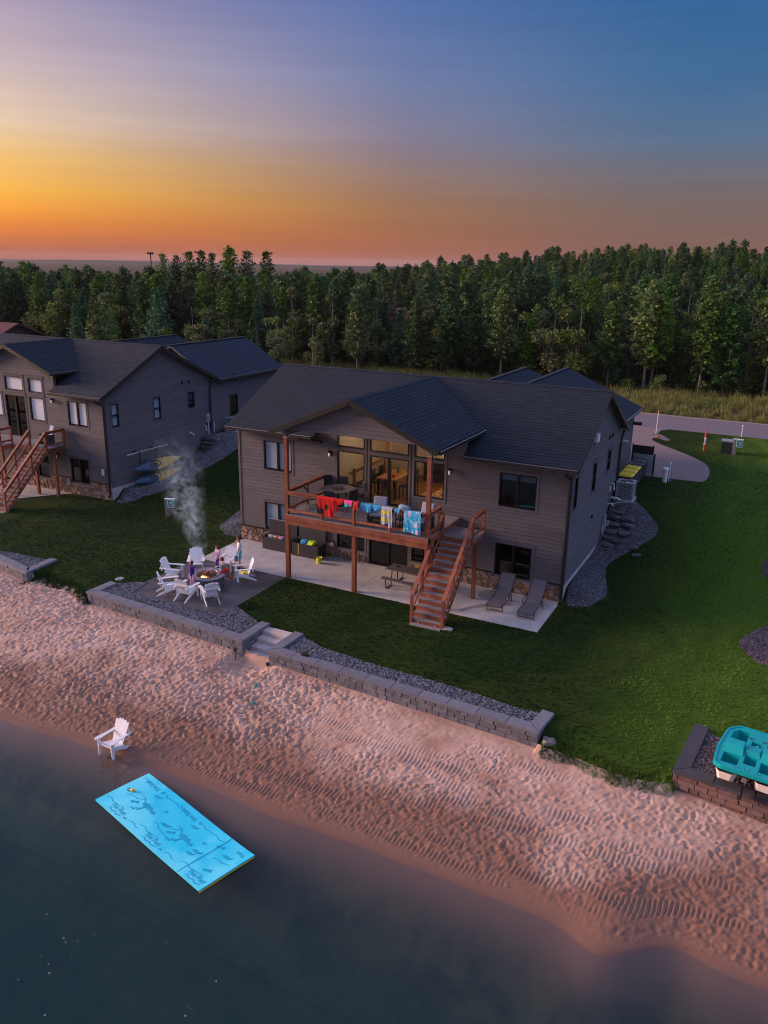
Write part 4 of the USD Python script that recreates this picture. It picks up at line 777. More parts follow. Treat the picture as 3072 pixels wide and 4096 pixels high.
# ------------------------------------------------------------------ deck
def deck():
    d = thing('deck', 'red cedar deck on posts across the middle of the house front', 'deck', (0, 0, 0))
    x0, x1, yf = 4.74, 11.26, -3.26
    y = -.03; 
    while y > yf+.03: obj('deck_board', MB().box(x0, x1+.02, max(y-.138, yf-.03), y, 2.84, 2.868), 'composite', d); y -= .144
    obj('rim_beam', MB().box(x0-.02, x1+.02, yf-.04, yf, 2.64, 2.845), 'cedar', d); obj('carrying_beam', MB().box(x0+.02, x1-.02, yf+.004, yf+.12, 2.44, 2.66), 'cedar', d)
    obj('face_beam', MB().box(x0+.03, x1, yf-.02, yf+.002, 2.44, 2.63), 'cedar', d)
    for x in (x0-.02, x1-.02): obj('rim_beam', MB().box(x, x+.04, yf+.005, -.03, 2.62, 2.84), 'cedar', d)
    for x in np.arange(x0+.4, x1, .5): obj('joist', MB().box(x, x+.04, yf+.13, -.03, 2.64, 2.838), 'cedar', d)
    for x, t in ((4.72, 6.13), (11.12, 6.13)): obj('post', MB().box(x, x+.16, -3.24, -3.08, 0, t), 'cedar', d)
    obj('post', MB().box(7.92, 8.08, -3.24, -3.08, 0, 2.44), 'cedar', d)
    for x, t in ((4.72, 6.13), (11.12, 6.13)): obj('post_cap', MB().box(x-.01, x+.17, -3.25, -3.07, t-.05, t), 'steel', d)
    def rail(a, b, posts, wires=True):
        a, b = np.array(a, float), np.array(b, float); dd = (b-a)/np.linalg.norm(b-a)
        obj('top_rail', MB().bar(a+[0, 0, .98], b+[0, 0, .98], .15, .042), 'cedar', d); obj('rail_face', MB().bar(a+[0, 0, .9], b+[0, 0, .9], .04, .11), 'cedar', d); obj('bottom_rail', MB().bar(a+[0, 0, .19], b+[0, 0, .19], .045, .095), 'cedar', d)
        for t in posts: q = a+(b-a)*t; obj('rail_post', MB().box(q[0]-.05, q[0]+.05, q[1]-.045, q[1]+.045, 2.87, 3.82), 'cedar', d)
        w = MB()
        for z in np.arange(.3, .85, .1): w.bar(a+[0, 0, z], b+[0, 0, z], .006, .006)
        L = np.linalg.norm(b-a)
        for t in np.arange(.1, L, .1): q = a+dd*t; w.bar(q+[0, 0, .24], q+[0, 0, .85], .005, .005)
        obj('wire_mesh', w, 'black_metal', d)
    rail((4.88, -3.24, 2.87), (11.12, -3.24, 2.87), (.262, .5, .758)); rail((4.79, -3.08, 2.87), (4.79, -.1, 2.87), (.5, .98)); rail((11.2, -3.08, 2.87), (11.2, -1.98, 2.87), (.96,))
    return d
deck()
def stairs(name, label, loc, xw, land, n, rise, run, rail_h, mirror=False, lights=()):
    """landing x 0..xw, y 0..land at z n*rise; flight runs towards -y"""
    s = thing(name, label, 'stairs', loc); zt = n*rise; yb = -(n)*run
    y = land
    while y > .02: obj('landing_board', MB().box(-.02, xw+.04, max(y-.138, 0), y, zt-.028, zt), 'composite', s); y -= .144
    for b in ((0, xw, land-.04, land), (0, xw, 0, .04), (xw-.04, xw, .04, land-.04), (0, .04, .04, land-.04)): obj('rim_beam', MB().box(b[0], b[1], b[2], b[3], zt-.22, zt-.03), 'cedar', s)
    for x in (xw-.14,): obj('post', MB().box(x, x+.14, .5, .64, -.02, zt-.22), 'cedar', s)
    for i in range(n):
        z = zt-rise*(i+1); y1 = -run*i
        obj('riser', MB().box(.05, xw-.05, y1-.035, y1-.012, z+.0, z+rise-.03), 'cedar', s)
        if i < n-1 or True: obj('tread', MB().box(.03, xw-.03, y1-run-.04, y1-.005, z-.03+(.03 if i == n-1 else 0), z+(.035 if i == n-1 else 0)), 'composite', s)
        if i in lights:
            for x in (.3, xw-.3): obj('step_light', MB().box(x-.04, x+.04, y1-.05, y1-.036, z+.06, z+.11), 'grey_metal', s)
    for x in (0., xw-.05):
        P = [(.0, zt-.03)]+[q for i in range(n) for q in ((-run*i-.01, zt-rise*i-.03), (-run*i-.01, zt-rise*(i+1)-.03))]+[(yb, 0.02), (yb+.3, .0), (.02, zt-.3)]
        obj('stringer', MB().ext(sg.Polygon(P).buffer(0), .05, 0, frame((x, 0, 0), (0, 1, 0), (0, 0, 1), (1, 0, 0))), 'cedar', s)
    sl = rise/run; ln = abs(yb)
    for x in (.02, xw-.02):
        a, b = np.array([x, .03, zt+rail_h]), np.array([x, yb+.18, zt+rail_h-sl*(ln-.21)])
        obj('handrail', MB().bar(a, b, .14, .045), 'cedar', s); obj('rail_face', MB().bar(a-[0, 0, .09], b-[0, 0, .09], .04, .14), 'cedar', s); obj('lower_rail', MB().bar(a-[0, 0, .66], b-[0, 0, .66], .045, .09), 'cedar', s)
        for t in (.0, .36, .68, 1.):
            q = a+(b-a)*t; base = zt-.2 if t == 0 else max(0, q[2]-rail_h-.15)
            obj('rail_post', MB().box(q[0]-.05, q[0]+.05, q[1]-.05, q[1]+.05, base if t < 1 else 0, q[2]-.02), 'cedar', s)
    # side rail of the landing
    obj('top_rail', MB().bar((xw-.02, 0, zt+rail_h), (xw-.02, land, zt+rail_h), .14, .045), 'cedar', s); obj('rail_face', MB().bar((xw-.02, 0, zt+rail_h-.08), (xw-.02, land, zt+rail_h-.08), .04, .11), 'cedar', s)
    obj('bottom_rail', MB().bar((xw-.02, 0, zt+.17), (xw-.02, land, zt+.17), .045, .09), 'cedar', s); obj('rail_post', MB().box(xw-.07, xw+.03, land-.1, land, zt, zt+rail_h-.02), 'cedar', s)
    return s
stairs('staircase', 'red timber staircase going down from the main deck', (11.3, -2.0, 0), 1.3, 1.32, 14, .1905, .206, .92, lights=(13,))
stairs('staircase', 'red timber staircase of the neighbouring deck with step lights', (-14.45, .1, 0), 1.3, 1.35, 15, .19, .207, .92, lights=(3, 4, 5, 6, 7, 8, 9, 10))
def deck2():
    d = thing('deck', 'red timber deck of the neighbouring house at left edge', 'deck', (0, 0, 0))
    for y in np.arange(1.56, -.62, -.144): obj('deck_board', MB().box(-22, -15.85, y-.138, y, 2.84, 2.868), 'composite', d)
    for y in np.arange(1.56, .2, -.144): obj('deck_board', MB().box(-15.84, -14.47, y-.138, y, 2.84, 2.868), 'composite', d)
    for b in ((-22, -15.83, -.66, -.62, 2.62, 2.845), (-15.86, -15.82, -.62, .12, 2.62, 2.84), (-15.82, -14.46, .08, .12, 2.62, 2.845)): obj('rim_beam', MB().box(*b), 'cedar', d)
    for x, y in ((-15.99, -.6), (-18.6, -.6), (-14.6, .4)): obj('post', MB().box(x, x+.14, y, y+.14, 0, 2.62), 'cedar', d)
    for a, b in (((-22, -.6, 2.87), (-15.9, -.6, 2.87)), ((-15.9, -.6, 2.87), (-15.9, .15, 2.87))):
        a, b = np.array(a), np.array(b); obj('top_rail', MB().bar(a+[0, 0, .95], b+[0, 0, .95], .14, .045), 'cedar', d); obj('rail_face', MB().bar(a+[0, 0, .87], b+[0, 0, .87], .04, .11), 'cedar', d); obj('bottom_rail', MB().bar(a+[0, 0, .18], b+[0, 0, .18], .045, .09), 'cedar', d)
        for t in (0, .5, 1) if a[0] != b[0] else (1,): q = a+(b-a)*t; obj('rail_post', MB().box(q[0]-.05, q[0]+.05, q[1]-.05, q[1]+.05, 2.87, 3.8), 'cedar', d)
deck2()
# ------------------------------------------------------------------ block retaining walls
def block_wall(name, label, path, ztop, zbot, m, mc, thick=.3, rows=4, bl=.42, seed=0):
    """courses of blocks along the outer face polyline (walk with the retained ground on the left)"""
    w = thing(name, label, 'retaining wall', (0, 0, 0)); g = np.random.default_rng(seed); ch = .1; rh = .155
    n = len(path); P = [np.array(p, float) for p in path]
    for i in range(n-1):
        a, b = P[i], P[i+1]; L = np.linalg.norm(b-a); d = (b-a)/L; nv = np.array([-d[1], d[0]]); M = frame((*a, 0), (*d, 0), (*nv, 0), (0, 0, 1))
        for r in range(rows):
            z1 = ztop-ch-r*rh; z0 = z1-rh+.008; x = -g.uniform(0, bl)
            while x < L:
                ww = bl*g.choice([.6, .8, 1., 1.2]); l, q = max(x, 0 if i == 0 else .0), min(x+ww-.012, L); x += ww
                if q-l < .05: continue
                o = g.uniform(-.012, .012); e = .012
                pts = np.array([[l, o+e, z0], [q, o+e, z0], [l, thick-.02, z0], [q, thick-.02, z0], [l, o+e, z1], [q, o+e, z1], [l, thick-.02, z1], [q, thick-.02, z1]])
                v = MB().hexa(pts); f2 = np.array([[l+e, o-e*.6, z0+e], [q-e, o-e*.6, z0+e], [l, o+e+.001, z0], [q, o+e+.001, z0], [l+e, o-e*.6, z1-e], [q-e, o-e*.6, z1-e], [l, o+e+.001, z1], [q, o+e+.001, z1]]); v.hexa(f2)
                obj('block', v.xf(M), m, w)
        # caps
        k = max(1, int(round(L/.95))); 
        for j in range(k):
            l, q = L*j/k, L*(j+1)/k-.008
            tl = thick+.1
            el = -.04 if (j > 0 or i == 0) else tl-.035; lin_, qin = l, q
            lo, qo = (l if j or i == 0 else l), q
            pts = np.array([[l if not (j == 0 and i > 0) else -.04, -.04], [q if not (j == k-1 and i < n-2) else L+.04, -.04], [q if not (j == k-1 and i < n-2) else L-tl+.04, tl-.04], [l if not (j == 0 and i > 0) else tl-.04, tl-.04]])
            c = MB().ext(sg.Polygon(pts).buffer(0), ch-.012, ztop-ch, M); inn = sg.Polygon(pts).buffer(-.012, join_style=2); c.ext(inn, .012, ztop-.0125, M); obj('cap_stone', c, mc, w)
    return w
block_wall('retaining_wall', 'grey block retaining wall in front of the fire patio', [(-1.22, -7.35), (-1.25, -8.6), (6.8, -9.13), (6.83, -7.5)], .1, -.6, 'block', 'block_cap', seed=1)
block_wall('retaining_wall', 'long grey block retaining wall right of the beach steps', [(8.06, -7.62), (8.03, -9.28), (17.74, -9.75), (17.86, -8.55)], .1, -.6, 'block', 'block_cap', seed=2, rows=5)
block_wall('retaining_wall', 'short grey block retaining wall at the left edge of the beach', [(-11, -7.1), (-5.05, -8.34), (-5.2, -6.6)], .1, -.6, 'block', 'block_cap', seed=3)
block_wall('retaining_wall', 'reddish block retaining wall with dark caps under the teal boat', [(21.75, -7.1), (21.5, -9.8), (26.5, -10.35)], .1, -.6, 'red_block', 'dark_cap', seed=4, rows=5)
bs = thing('beach_steps', 'four pale stone steps between the two block walls', 'steps', (0, 0, 0))
for i in range(4):
    z = .0-.155*i; y1 = -7.62-.36*i
    t = trimesh.creation.box((1.22, .46 if i else .62, .15)); t.apply_translation([7.44, y1-.36+.23+(0 if i else .08), z-.075]); obj('step', MB().hexa(np.array([[6.84+(0 if i < 3 else -.02), y1-.36, z-.15], [8.03, y1-.40, z-.15], [6.84, y1+.1, z-.15], [8.03, y1+.1, z-.15], [6.84, y1-.35, z], [8.03, y1-.39, z], [6.84, y1+.1, z], [8.03, y1+.1, z]])), 'step_stone', bs)
# boulders stacked as steps beside the houses
def rock(seed, s):
    t = trimesh.creation.icosphere(subdivisions=2); v = np.array(t.vertices); v = np.sign(v)*np.abs(v)**.6; v *= 1+.5*(meshkit.noise(v*1.9+seed*7.7)[:, None]-.5); return v*np.array(s)/2, t.faces
def boulder(loc, s, rz, label, seed, group=None, m='boulder'):
    v, f = rock(seed, s); M = trans(*loc) @ rotz(rz); obj('boulder', (v @ M[:3, :3].T+M[:3, 3], f), m, smooth=35, label=label, cat='rock', group=group)
k = 0
for i in range(1, 7):
    z = .5+.235*i
    for j in range(2 if i < 6 else 1):
        k += 1; boulder((16.25+.62*j+rnd(-.05, .05), 5.5+.36*i+rnd(-.08, .08)-.1*j, z+rnd(-.03, .03)), (rnd(.5, .95), rnd(.4, .6), rnd(.14, .2)), rnd(-.4, .4), 'dark rock in the stacked rock bank below the air conditioner, right end', 50+k, 'rocks stacked by the right end wall')
for q, (x, y, z) in enumerate([(17.55, 5.35, .95), (17.75, 4.9, .78)]): boulder((x, y, z), (.38, .22, .16), .2, ['pale flat rock on the right gravel bed, upper one', 'pale flat rock on the right gravel bed, lower one'][q], 90+q)
boulder((16.4, .75, .1), (.9, .4, .28), -.1, 'long dark rock in the gravel by the right house corner', 94); boulder((15.98, .55, .12), (.4, .4, .2), .3, 'small rock against the right house corner', 95)
k = 0
for i in range(7):
    z = .5+.26*i
    for j in range(2):
        k += 1; boulder((-9.62+.55*j, 8.75+.12*i, z+.1), (.7, .42, .24), rnd(-.1, .1), 'flat rock in the stepped rock bank by the neighbouring side wall', 120+k, 'rocks stacked by the neighbouring wall')
for q, (x, y, z, sx) in enumerate([(-9.3, 1.95, .12, .55), (-9.05, 1.75, .1, .42), (-9.35, 2.35, .22, .5)]): boulder((x, y, z), (sx, .4, .22), .1*q, ['front left rock at the neighbouring house corner', 'small rock nearest the lawn at the neighbouring corner', 'rear rock at the neighbouring house corner'][q], 150+q)
for q, (x, y, z, sx) in enumerate([(-.45, 1.2, .2, .8), (-.95, .95, .14, .4), (-.35, .75, .1, .7)]): boulder((x, y, z), (sx, .45, .24), .2*q, ['flat grey rock beside the left end of the house', 'small pale rock left of the stacked pair by the house', 'lower flat rock beside the left end of the house'][q], 160+q)
boulder((18.05, -9.6, -.3), (.42, .36, .3), .4, 'round tan rock at the right end of the long wall', 170, m='post_wood')
boulder((13.62, -10.2, -.62), (.2, .18, .16), .4, 'small brown rock in the sand against the long wall', 171, m='post_wood')
boulder((12.75, -4.62, .03), (.4, .24, .1), .2, 'flat reddish stone on the lawn by the stair foot', 172, m='step_stone')
# ------------------------------------------------------------------ white slatted lawn chairs (facing local +y)
def adirondack(label, loc, rz, group=None, scale=1.0):
    c = thing('lawn_chair', label, 'chair', loc, rz, group=group, scale=scale)
    prof = lambda t: (.33-.5*t, .375-.14*t**1.1)              # seat curve, front to back
    for i in range(7):
        y0, z0 = prof(i/7); y1, z1 = prof((i+.88)/7)
        obj('seat_slat', MB().bar((0, y0, z0), (0, y1, z1), .53, .022), 'white_plastic', c)
    b0, b1 = np.array([0, -.13, .24]), np.array([0, -.43, .93])
    for i in range(5):
        o = i-2; top = 1.-.018*o*o; w = .1
        p, q = b0+(o*.088, 0, 0), b0+(b1-b0)*top+(o*.112, 0, 0)
        m = MB(); d = (q-p)/np.linalg.norm(q-p); n = np.cross((1, 0, 0), d)
        for s, t in ((0, 1),):
            V = []
            for h in (-.011, .011):
                for (k, f) in ((0, .084/2), (.9, .108/2), (.97, .09/2), (1., .055/2)): V += [p+(q-p)*k+n*h+np.array([-f, 0, 0]), p+(q-p)*k+n*h+np.array([f, 0, 0])]
            F = []
            for r in range(3): a = 2*r; F += [[a, a+1, a+3], [a, a+3, a+2], [8+a, 8+a+3, 8+a+1], [8+a, 8+a+2, 8+a+3], [a, a+2, 8+a+2], [a, 8+a+2, 8+a], [a+1, 8+a+3, a+3], [a+1, 8+a+1, 8+a+3]]
            F += [[0, 9, 1], [0, 8, 9], [6, 7, 15], [6, 15, 14]]; m.add(V, F)
        obj('back_slat', m, 'white_plastic', c)
    for z, w in ((.37, .5), (.66, .62)):
        t = (z-.24)/.69; y = -.13-.3*t-.03; obj('back_brace', MB().box(-w/2, w/2, y-.025, y, z-.035, z+.035), 'white_plastic', c)
    for s in (-1, 1):
        P = sg.Polygon([(-.42, -.0), (-.36, -.0), (.36, -.0), (.42, .1), (.42, .5)])
        arm = sg.Polygon([(.235, -.42), (.335, -.42), (.36, .1), (.385, .36), (.34, .43), (.27, .43), (.235, .36)]); arm = sa.scale(arm, s, 1, origin=(0, 0))
        obj('arm', MB().ext(arm, .024, .545), 'white_plastic', c)
        obj('front_leg', MB().box(min(s*.27, s*.3), max(s*.27, s*.3), .26, .36, 0, .545), 'white_plastic', c)
        side = sg.Polygon([(.36, .26), (.36, .37), (.2, .36), (-.05, .27), (-.2, .2), (-.4, .1), (-.52, .0), (-.43, .0), (-.3, .055), (-.1, .13), (.1, .21)])
        obj('side_rail', MB().ext(side, .028, 0, frame((s*.262-.014, 0, 0), (0, 1, 0), (0, 0, 1), (1, 0, 0))), 'white_plastic', c)
        obj('arm_bracket', MB().box(min(s*.285, s*.31), max(s*.285, s*.31), -.36, -.3, .44, .545), 'white_plastic', c)
    return c
def face(dx, dy): return math.atan2(-dx, dy)
CH = 'white chairs around the fire pit'
ch0 = adirondack('white lawn chair left of the fire pit facing right, with the grass behind', (.66, -5.72, 0), face(.95, .25), CH)
def chair(label, loc, rz, group=CH): return dup(ch0, loc, rz, label, group, 1.0)
chair('white lawn chair with tall slatted back under the smoke, behind the fire pit', (.86, -4.42, 0), face(.62, -.78))
chair('white lawn chair beside the standing person, behind the two seated children', (1.95, -3.62, 0), face(.2, -.98))
chair('white lawn chair right of the pit with a yellow towel on its seat', (3.32, -4.3, 0), face(-.72, -.70))
chair('leftmost low white lawn chair by the gravel, its back seen edge on', (1.55, -6.95, 0), face(.72, .70))
chair('white lawn chair with its back turned, between the leftmost chair and the nearest one', (2.5, -6.98, 0), face(-.05, 1.))
chair('nearest white lawn chair with gaps between its back slats showing', (3.5, -6.78, 0), face(-.80, .60))
bc = chair('lone white lawn chair standing at the water\'s edge', (6.05, -14.62, -1.47), face(-.06, -1.), None)
bc.ClearCustomDataByKey('group')
# yellow towel on one chair
tw = MB(); tw.bar((3.32-.05, -4.36, .37), (3.42, -4.2, .3), .36, .03); tw.bar((3.28, -4.42, .38), (3.27, -4.45, .2), .3, .02)
obj('towel', tw, 'towel_yellow', label='yellow towel lying on the white chair right of the pit', cat='towel')
# ------------------------------------------------------------------ fire pit
FP = (2.27, -5.45)
def fire():
    f = thing('fire_pit', 'round stone fire pit with flat cap and steel ring', 'fire pit', (*FP, 0)); g = np.random.default_rng(3)
    for r in range(3):
        for k in range(18):
            a0, a1 = (k+.5*(r % 2))*2*math.pi/18+.012, (k+1+.5*(r % 2))*2*math.pi/18-.012; ro = .7+g.uniform(-.012, .012); V = []
            for z in (r*.13, r*.13+.125):
                for q, rr in ((a0, .5), (a1, .5), (a0, ro), (a1, ro)): V.append((rr*math.cos(q), rr*math.sin(q), z))
            obj('wall_stone', MB().hexa([V[i] for i in (0, 1, 2, 3, 4, 5, 6, 7)]), 'block', f)
    for k in range(10):
        a0, a1 = k*2*math.pi/10+.006, (k+1)*2*math.pi/10-.006; n = 5; P = [(.49*math.cos(a), .49*math.sin(a)) for a in np.linspace(a0, a1, n)]+[(.77*math.cos(a), .77*math.sin(a)) for a in np.linspace(a1, a0, n)]
        obj('cap_stone', MB().ext(sg.Polygon(P), .06, .39), 'block_cap', f)
    obj('steel_ring', MB().lathe([(.47, .05), (.47, .458), (.525, .466), (.525, .458), (.455, .45), (.455, .05)], 32), 'steel', f, smooth=30)
    obj('ash_bed', MB().lathe([(.0, .2), (.46, .17)], 20), 'soot', f); obj('embers', MB().ico((0, -.08, .17), .24, 2, (1, 1, .3), .3, 4), 'ember', f)
    for k, (a, b, r) in enumerate([((-.3, .1, .22), (.1, -.2, .5), .05), ((-.05, -.3, .25), (.05, .1, .52), .055), ((.3, -.12, .22), (-.1, .18, .48), .045), ((.2, .3, .22), (-.1, -.1, .42), .05), ((-.3, -.05, .24), (.22, .12, .3), .055)]):
        obj('log', MB().tube([np.array(a)+(*FP, 0), np.array(b)+(*FP, 0)], [r, r*.9], 7), 'char_wood', label='split log burning in the fire pit', cat='log', group='logs in the fire pit')
    fl = thing('flames', 'orange flames rising from the logs in the pit', 'fire', (FP[0], FP[1], .2))
    for k in range(5):
        x, y = g.normal(0, .07, 2)+(-.02, -.1); h = g.uniform(.1, .26); obj('flame_tongue', MB().tube([(x, y, 0), (x+g.normal(0, .02), y, h*.35), (x+g.normal(0, .03), y+g.normal(0, .02), h*.7), (x+g.normal(0, .04), y, h)], [.03, .04, .022, .003], 6), 'flame', fl, smooth=60)
    t = thing('grill_fork', 'long fork with a white handle lying over the pit', 'fork', (0, 0, 0)); obj('shaft', MB().tube([(2.2, -5.4, .5), (2.32, -4.95, .58)], .008, 5), 'steel', t); obj('handle', MB().tube([(2.32, -4.95, .58), (2.4, -4.83, .62)], .02, 6), 'white_plastic', t)
    obj('marshmallow', MB().ico((2.12, -4.98, .49), .03, 1), 'white_plastic', label='small white cup on the far rim of the pit', cat='cup')
fire()
# ------------------------------------------------------------------ people
def hull_chain(bones, e=.0):
    parts = []
    for a, ra, b, rb in bones:
        s1 = m3.Manifold.sphere(ra+e, 14).translate(tuple(map(float, a))); s2 = m3.Manifold.sphere(rb+e, 14).translate(tuple(map(float, b))); parts.append(m3.Manifold.batch_hull([s1, s2]))
    return m3.Manifold.batch_boolean(parts, m3.OpType.Add)
def soft(man, L=.02, it=10):
    q = man.refine_to_length(L).to_mesh(); t = trimesh.Trimesh(q.vert_properties[:, :3], q.tri_verts, process=True); trimesh.smoothing.filter_taubin(t, .5, .53, it); return np.array(t.vertices), np.array(t.faces)
def cutz(man, z0, z1): return man ^ m3.Manifold.cube((4, 4, z1-z0)).translate((-2, -2, z0))
def person(label, loc, rz, J, hair, clothes, k=1., hairlen=.0, bun=False, prop=None, tilt=0.):
    """J: joints in the person's frame (+y is forward). clothes: list of (name, material, which bones, extra, zmin, zmax)"""
    p = thing('person', label, 'person', loc, rz)
    V = {n: np.array(v, float)*k for n, v in J.items()}
    R = dict(pel=.105, wst=.088, chs=.108, sh=.046, nk=.044, hip=.078, kn=.05, an=.034, el=.036, wr=.025)
    R = {a: b*k for a, b in R.items()}
    B = {'torso': [(V['pel'], R['pel'], V['wst'], R['wst']), (V['wst'], R['wst'], V['chs'], R['chs']), (V['chs'], R['chs'], V['nk'], R['nk']), (V['shl'], R['sh'], V['chs'], R['chs']*.8), (V['shr'], R['sh'], V['chs'], R['chs']*.8), (V['shl'], R['sh'], V['nk'], R['nk']), (V['shr'], R['sh'], V['nk'], R['nk'])], 'legs': [], 'shins': [], 'feet': [], 'uparm': [], 'forearm': [], 'hands': [], 'neck': [(V['nk'], R['nk'], V['hd'], R['nk']*.95)]}
    for s in 'lr':
        B['legs'] += [(V['pel']+(V['hip'+s]-V['pel'])*.6, R['hip']*1.1, V['hip'+s], R['hip']), (V['hip'+s], R['hip'], V['kn'+s], R['kn'])]; B['shins'].append((V['kn'+s], R['kn'], V['an'+s], R['an']))
        B['feet'].append((V['an'+s], R['an'], V['ft'+s], R['an']*.75)); B['uparm'].append((V['sh'+s], R['sh'], V['el'+s], R['el'])); B['forearm'].append((V['el'+s], R['el'], V['wr'+s], R['wr']))
        d = V['wr'+s]-V['el'+s]; d /= np.linalg.norm(d); sd = np.cross(d, (0, 1, .3)); sd /= np.linalg.norm(sd); n = np.cross(d, sd); w = V['wr'+s]
        pe = w+d*.075*k; B['hands'].append((w, .024*k, pe, .028*k))
        for i, (o, L) in enumerate([(-.026, .05), (-.009, .062), (.009, .058), (.025, .045)]):
            q = pe+sd*o*k; m_ = q+d*L*.55*k+n*.008*k; B['hands'] += [(q, .0095*k, m_, .0085*k), (m_, .0085*k, m_+d*L*.45*k+n*.02*k, .007*k)]
        B['hands'].append((w+d*.02*k-sd*.018*k, .011*k, w+d*.055*k-sd*.045*k+n*.02*k, .009*k))
    hd = V['hd']; fw = V['look']-hd; fw /= np.linalg.norm(fw); up = np.array([0, 0, 1.]); up = up-fw*(up@fw); up /= np.linalg.norm(up); sdv = np.cross(fw, up); hr = .098*k
    P = lambda x, y, z: hd+(sdv*x+fw*y+up*z)*k
    head = m3.Manifold.batch_boolean([m3.Manifold.batch_hull([m3.Manifold.sphere(.082*k, 18).translate(tuple(P(0, -.012, .105))), m3.Manifold.sphere(.06*k, 14).translate(tuple(P(0, .022, .05))), m3.Manifold.sphere(.033*k, 12).translate(tuple(P(0, .052, .0)))]), m3.Manifold.batch_hull([m3.Manifold.sphere(.012*k, 8).translate(tuple(P(0, .092, .045))), m3.Manifold.sphere(.008*k, 8).translate(tuple(P(0, .08, .085)))])]+[m3.Manifold.sphere(.02*k, 8).scale((.6, 1, 1)).translate(tuple(P(s*.083, -.01, .06))) for s in (-1, 1)], m3.OpType.Add)
    allb = [b for v in B.values() for b in v]
    obj('body', soft(hull_chain(allb)+head, .018*k if k > .6 else .016, 4), 'skin', p, smooth=True)
    for s in (-1, 1): obj('eye', MB().ico(P(s*.03, .074, .082), .0095*k, 1), 'eye', p)
    obj('mouth', MB().ico(P(0, .078, .014), .014*k, 1, (1.3, .5, .4)), 'lips', p)
    # hair: a cap that leaves the face free, plus length
    cap = m3.Manifold.batch_hull([m3.Manifold.sphere(.09*k, 18).translate(tuple(P(0, -.022, .112))), m3.Manifold.sphere(.075*k, 14).translate(tuple(P(0, -.035, .06)))])
    cap = cap-m3.Manifold.batch_hull([m3.Manifold.sphere(.055*k, 12).translate(tuple(P(0, .09, .04))), m3.Manifold.sphere(.04*k, 12).translate(tuple(P(0, .1, -.08))), m3.Manifold.sphere(.045*k, 12).translate(tuple(P(0, .105, .1)))])
    if hairlen:
        g = np.random.default_rng(3)
        for i in range(7):
            o = (i-3)*.024; a = P(o, -.05-.02*(1-abs(i-3)/3), .08); b = a-np.array([0, 0, hairlen*k*g.uniform(.85, 1.)])-fw*.035*k+sdv*g.normal(0, .006)
            cap = cap+m3.Manifold.batch_hull([m3.Manifold.sphere(.032*k, 8).translate(tuple(a)), m3.Manifold.sphere(.018*k, 8).translate(tuple(b))])
    if bun: cap = cap+m3.Manifold.sphere(.045*k, 12).translate(tuple(P(0, -.05, .225)))+m3.Manifold.sphere(.03*k, 10).translate(tuple(P(.03, -.05, .24)))
    obj('hair', soft(cap, .02, 3), hair, p, smooth=True)
    for nm, m, sel, ex, z0, z1 in clothes:
        bones = []
        for s in sel:
            bb = B[s.split(':')[0]]
            if ':' in s: f = float(s.split(':')[1]); bb = [(a, ra, a+(b-a)*f, ra+(rb-ra)*f) for a, ra, b, rb in bb]
            bones += bb
        obj(nm, soft(cutz(hull_chain(bones, ex*k), z0*k, z1*k), .022, 3), m, p, smooth=True)
    if prop: prop(p, V)
    return p
STAND = dict(pel=(0, 0, .93), wst=(0, .005, 1.08), chs=(0, 0, 1.27), nk=(0, -.005, 1.43), hd=(0, .02, 1.5), look=(0, 1, 1.42), shl=(-.165, 0, 1.37), shr=(.165, 0, 1.37), hipl=(-.085, 0, .9), hipr=(.085, 0, .9), knl=(-.09, .02, .5), knr=(.09, .02, .5), anl=(-.09, -.02, .07), anr=(.09, -.02, .07), ftl=(-.1, .12, .03), ftr=(.1, .12, .03), ell=(-.22, -.02, 1.1), elr=(.22, -.02, 1.1), wrl=(-.23, .05, .86), wrr=(.23, .05, .86))
def J(**k): d = dict(STAND); d.update(k); return d
# standing girl: white shirt, blue shorts, one hand at her mouth, snack bag in the other
def bagprop(p, V):
    w = V['wrl']+np.array([0, .03, -.07]); g = MB(); t = trimesh.creation.icosphere(subdivisions=2); v = np.array(t.vertices); v = np.sign(v)*np.abs(v)**.55*[.085, .035, .135]; v[:, 1] *= 1+.3*(meshkit.noise(v*22)-.5)
    b = keys(obj('snack_bag', (v @ rotz(.3)[:3, :3].T+(np.array(p.GetAttribute('xformOp:translate').Get())+(rotz(math.radians(p.GetAttribute('xformOp:rotateZ').Get()))[:3, :3] @ (w-[0, 0, .13]))), t.faces), 'bag_blue', smooth=40), label='blue snack bag held by the person standing at the fire', category='snack bag')
person('standing person in white shirt and light blue shorts, hand at mouth', (2.5, -3.5, .0), face(-.62, -.55), J(look=(0, 1, 1.35), elr=(.2, .1, 1.13), wrr=(.05, .15, 1.4), ell=(-.23, .06, 1.13), wrl=(-.25, .15, .92)), 'hair_brown', [('shirt', 'shirt_white', ['torso', 'uparm:.6'], .014, .9, 1.42), ('shorts', 'shorts_blue', ['legs:.55', 'torso:.6'], .02, .6, 1.0), ('shoes', 'black_cloth', ['feet'], .012, 0, .1)], .91, bun=True, prop=bagprop)
# child at the near side of the pit, long hair, purple vest
person('long haired child in a purple vest at the near side of the pit', (2.2, -6.27, 0), face(.1, .98), J(look=(0, 1, 1.2), elr=(.2, .12, 1.13), wrr=(.12, .28, 1.05), ell=(-.21, .1, 1.13), wrl=(-.14, .25, 1.08)), 'hair_brown', [('vest', 'purple', ['torso'], .03, .78, 1.42), ('sleeves', 'print_shirt', ['uparm', 'forearm:.5'], .012, .5, 1.42), ('trousers', 'pink_pants', ['legs', 'shins', 'torso:.3'], .013, .1, .95)], .76, hairlen=.34)
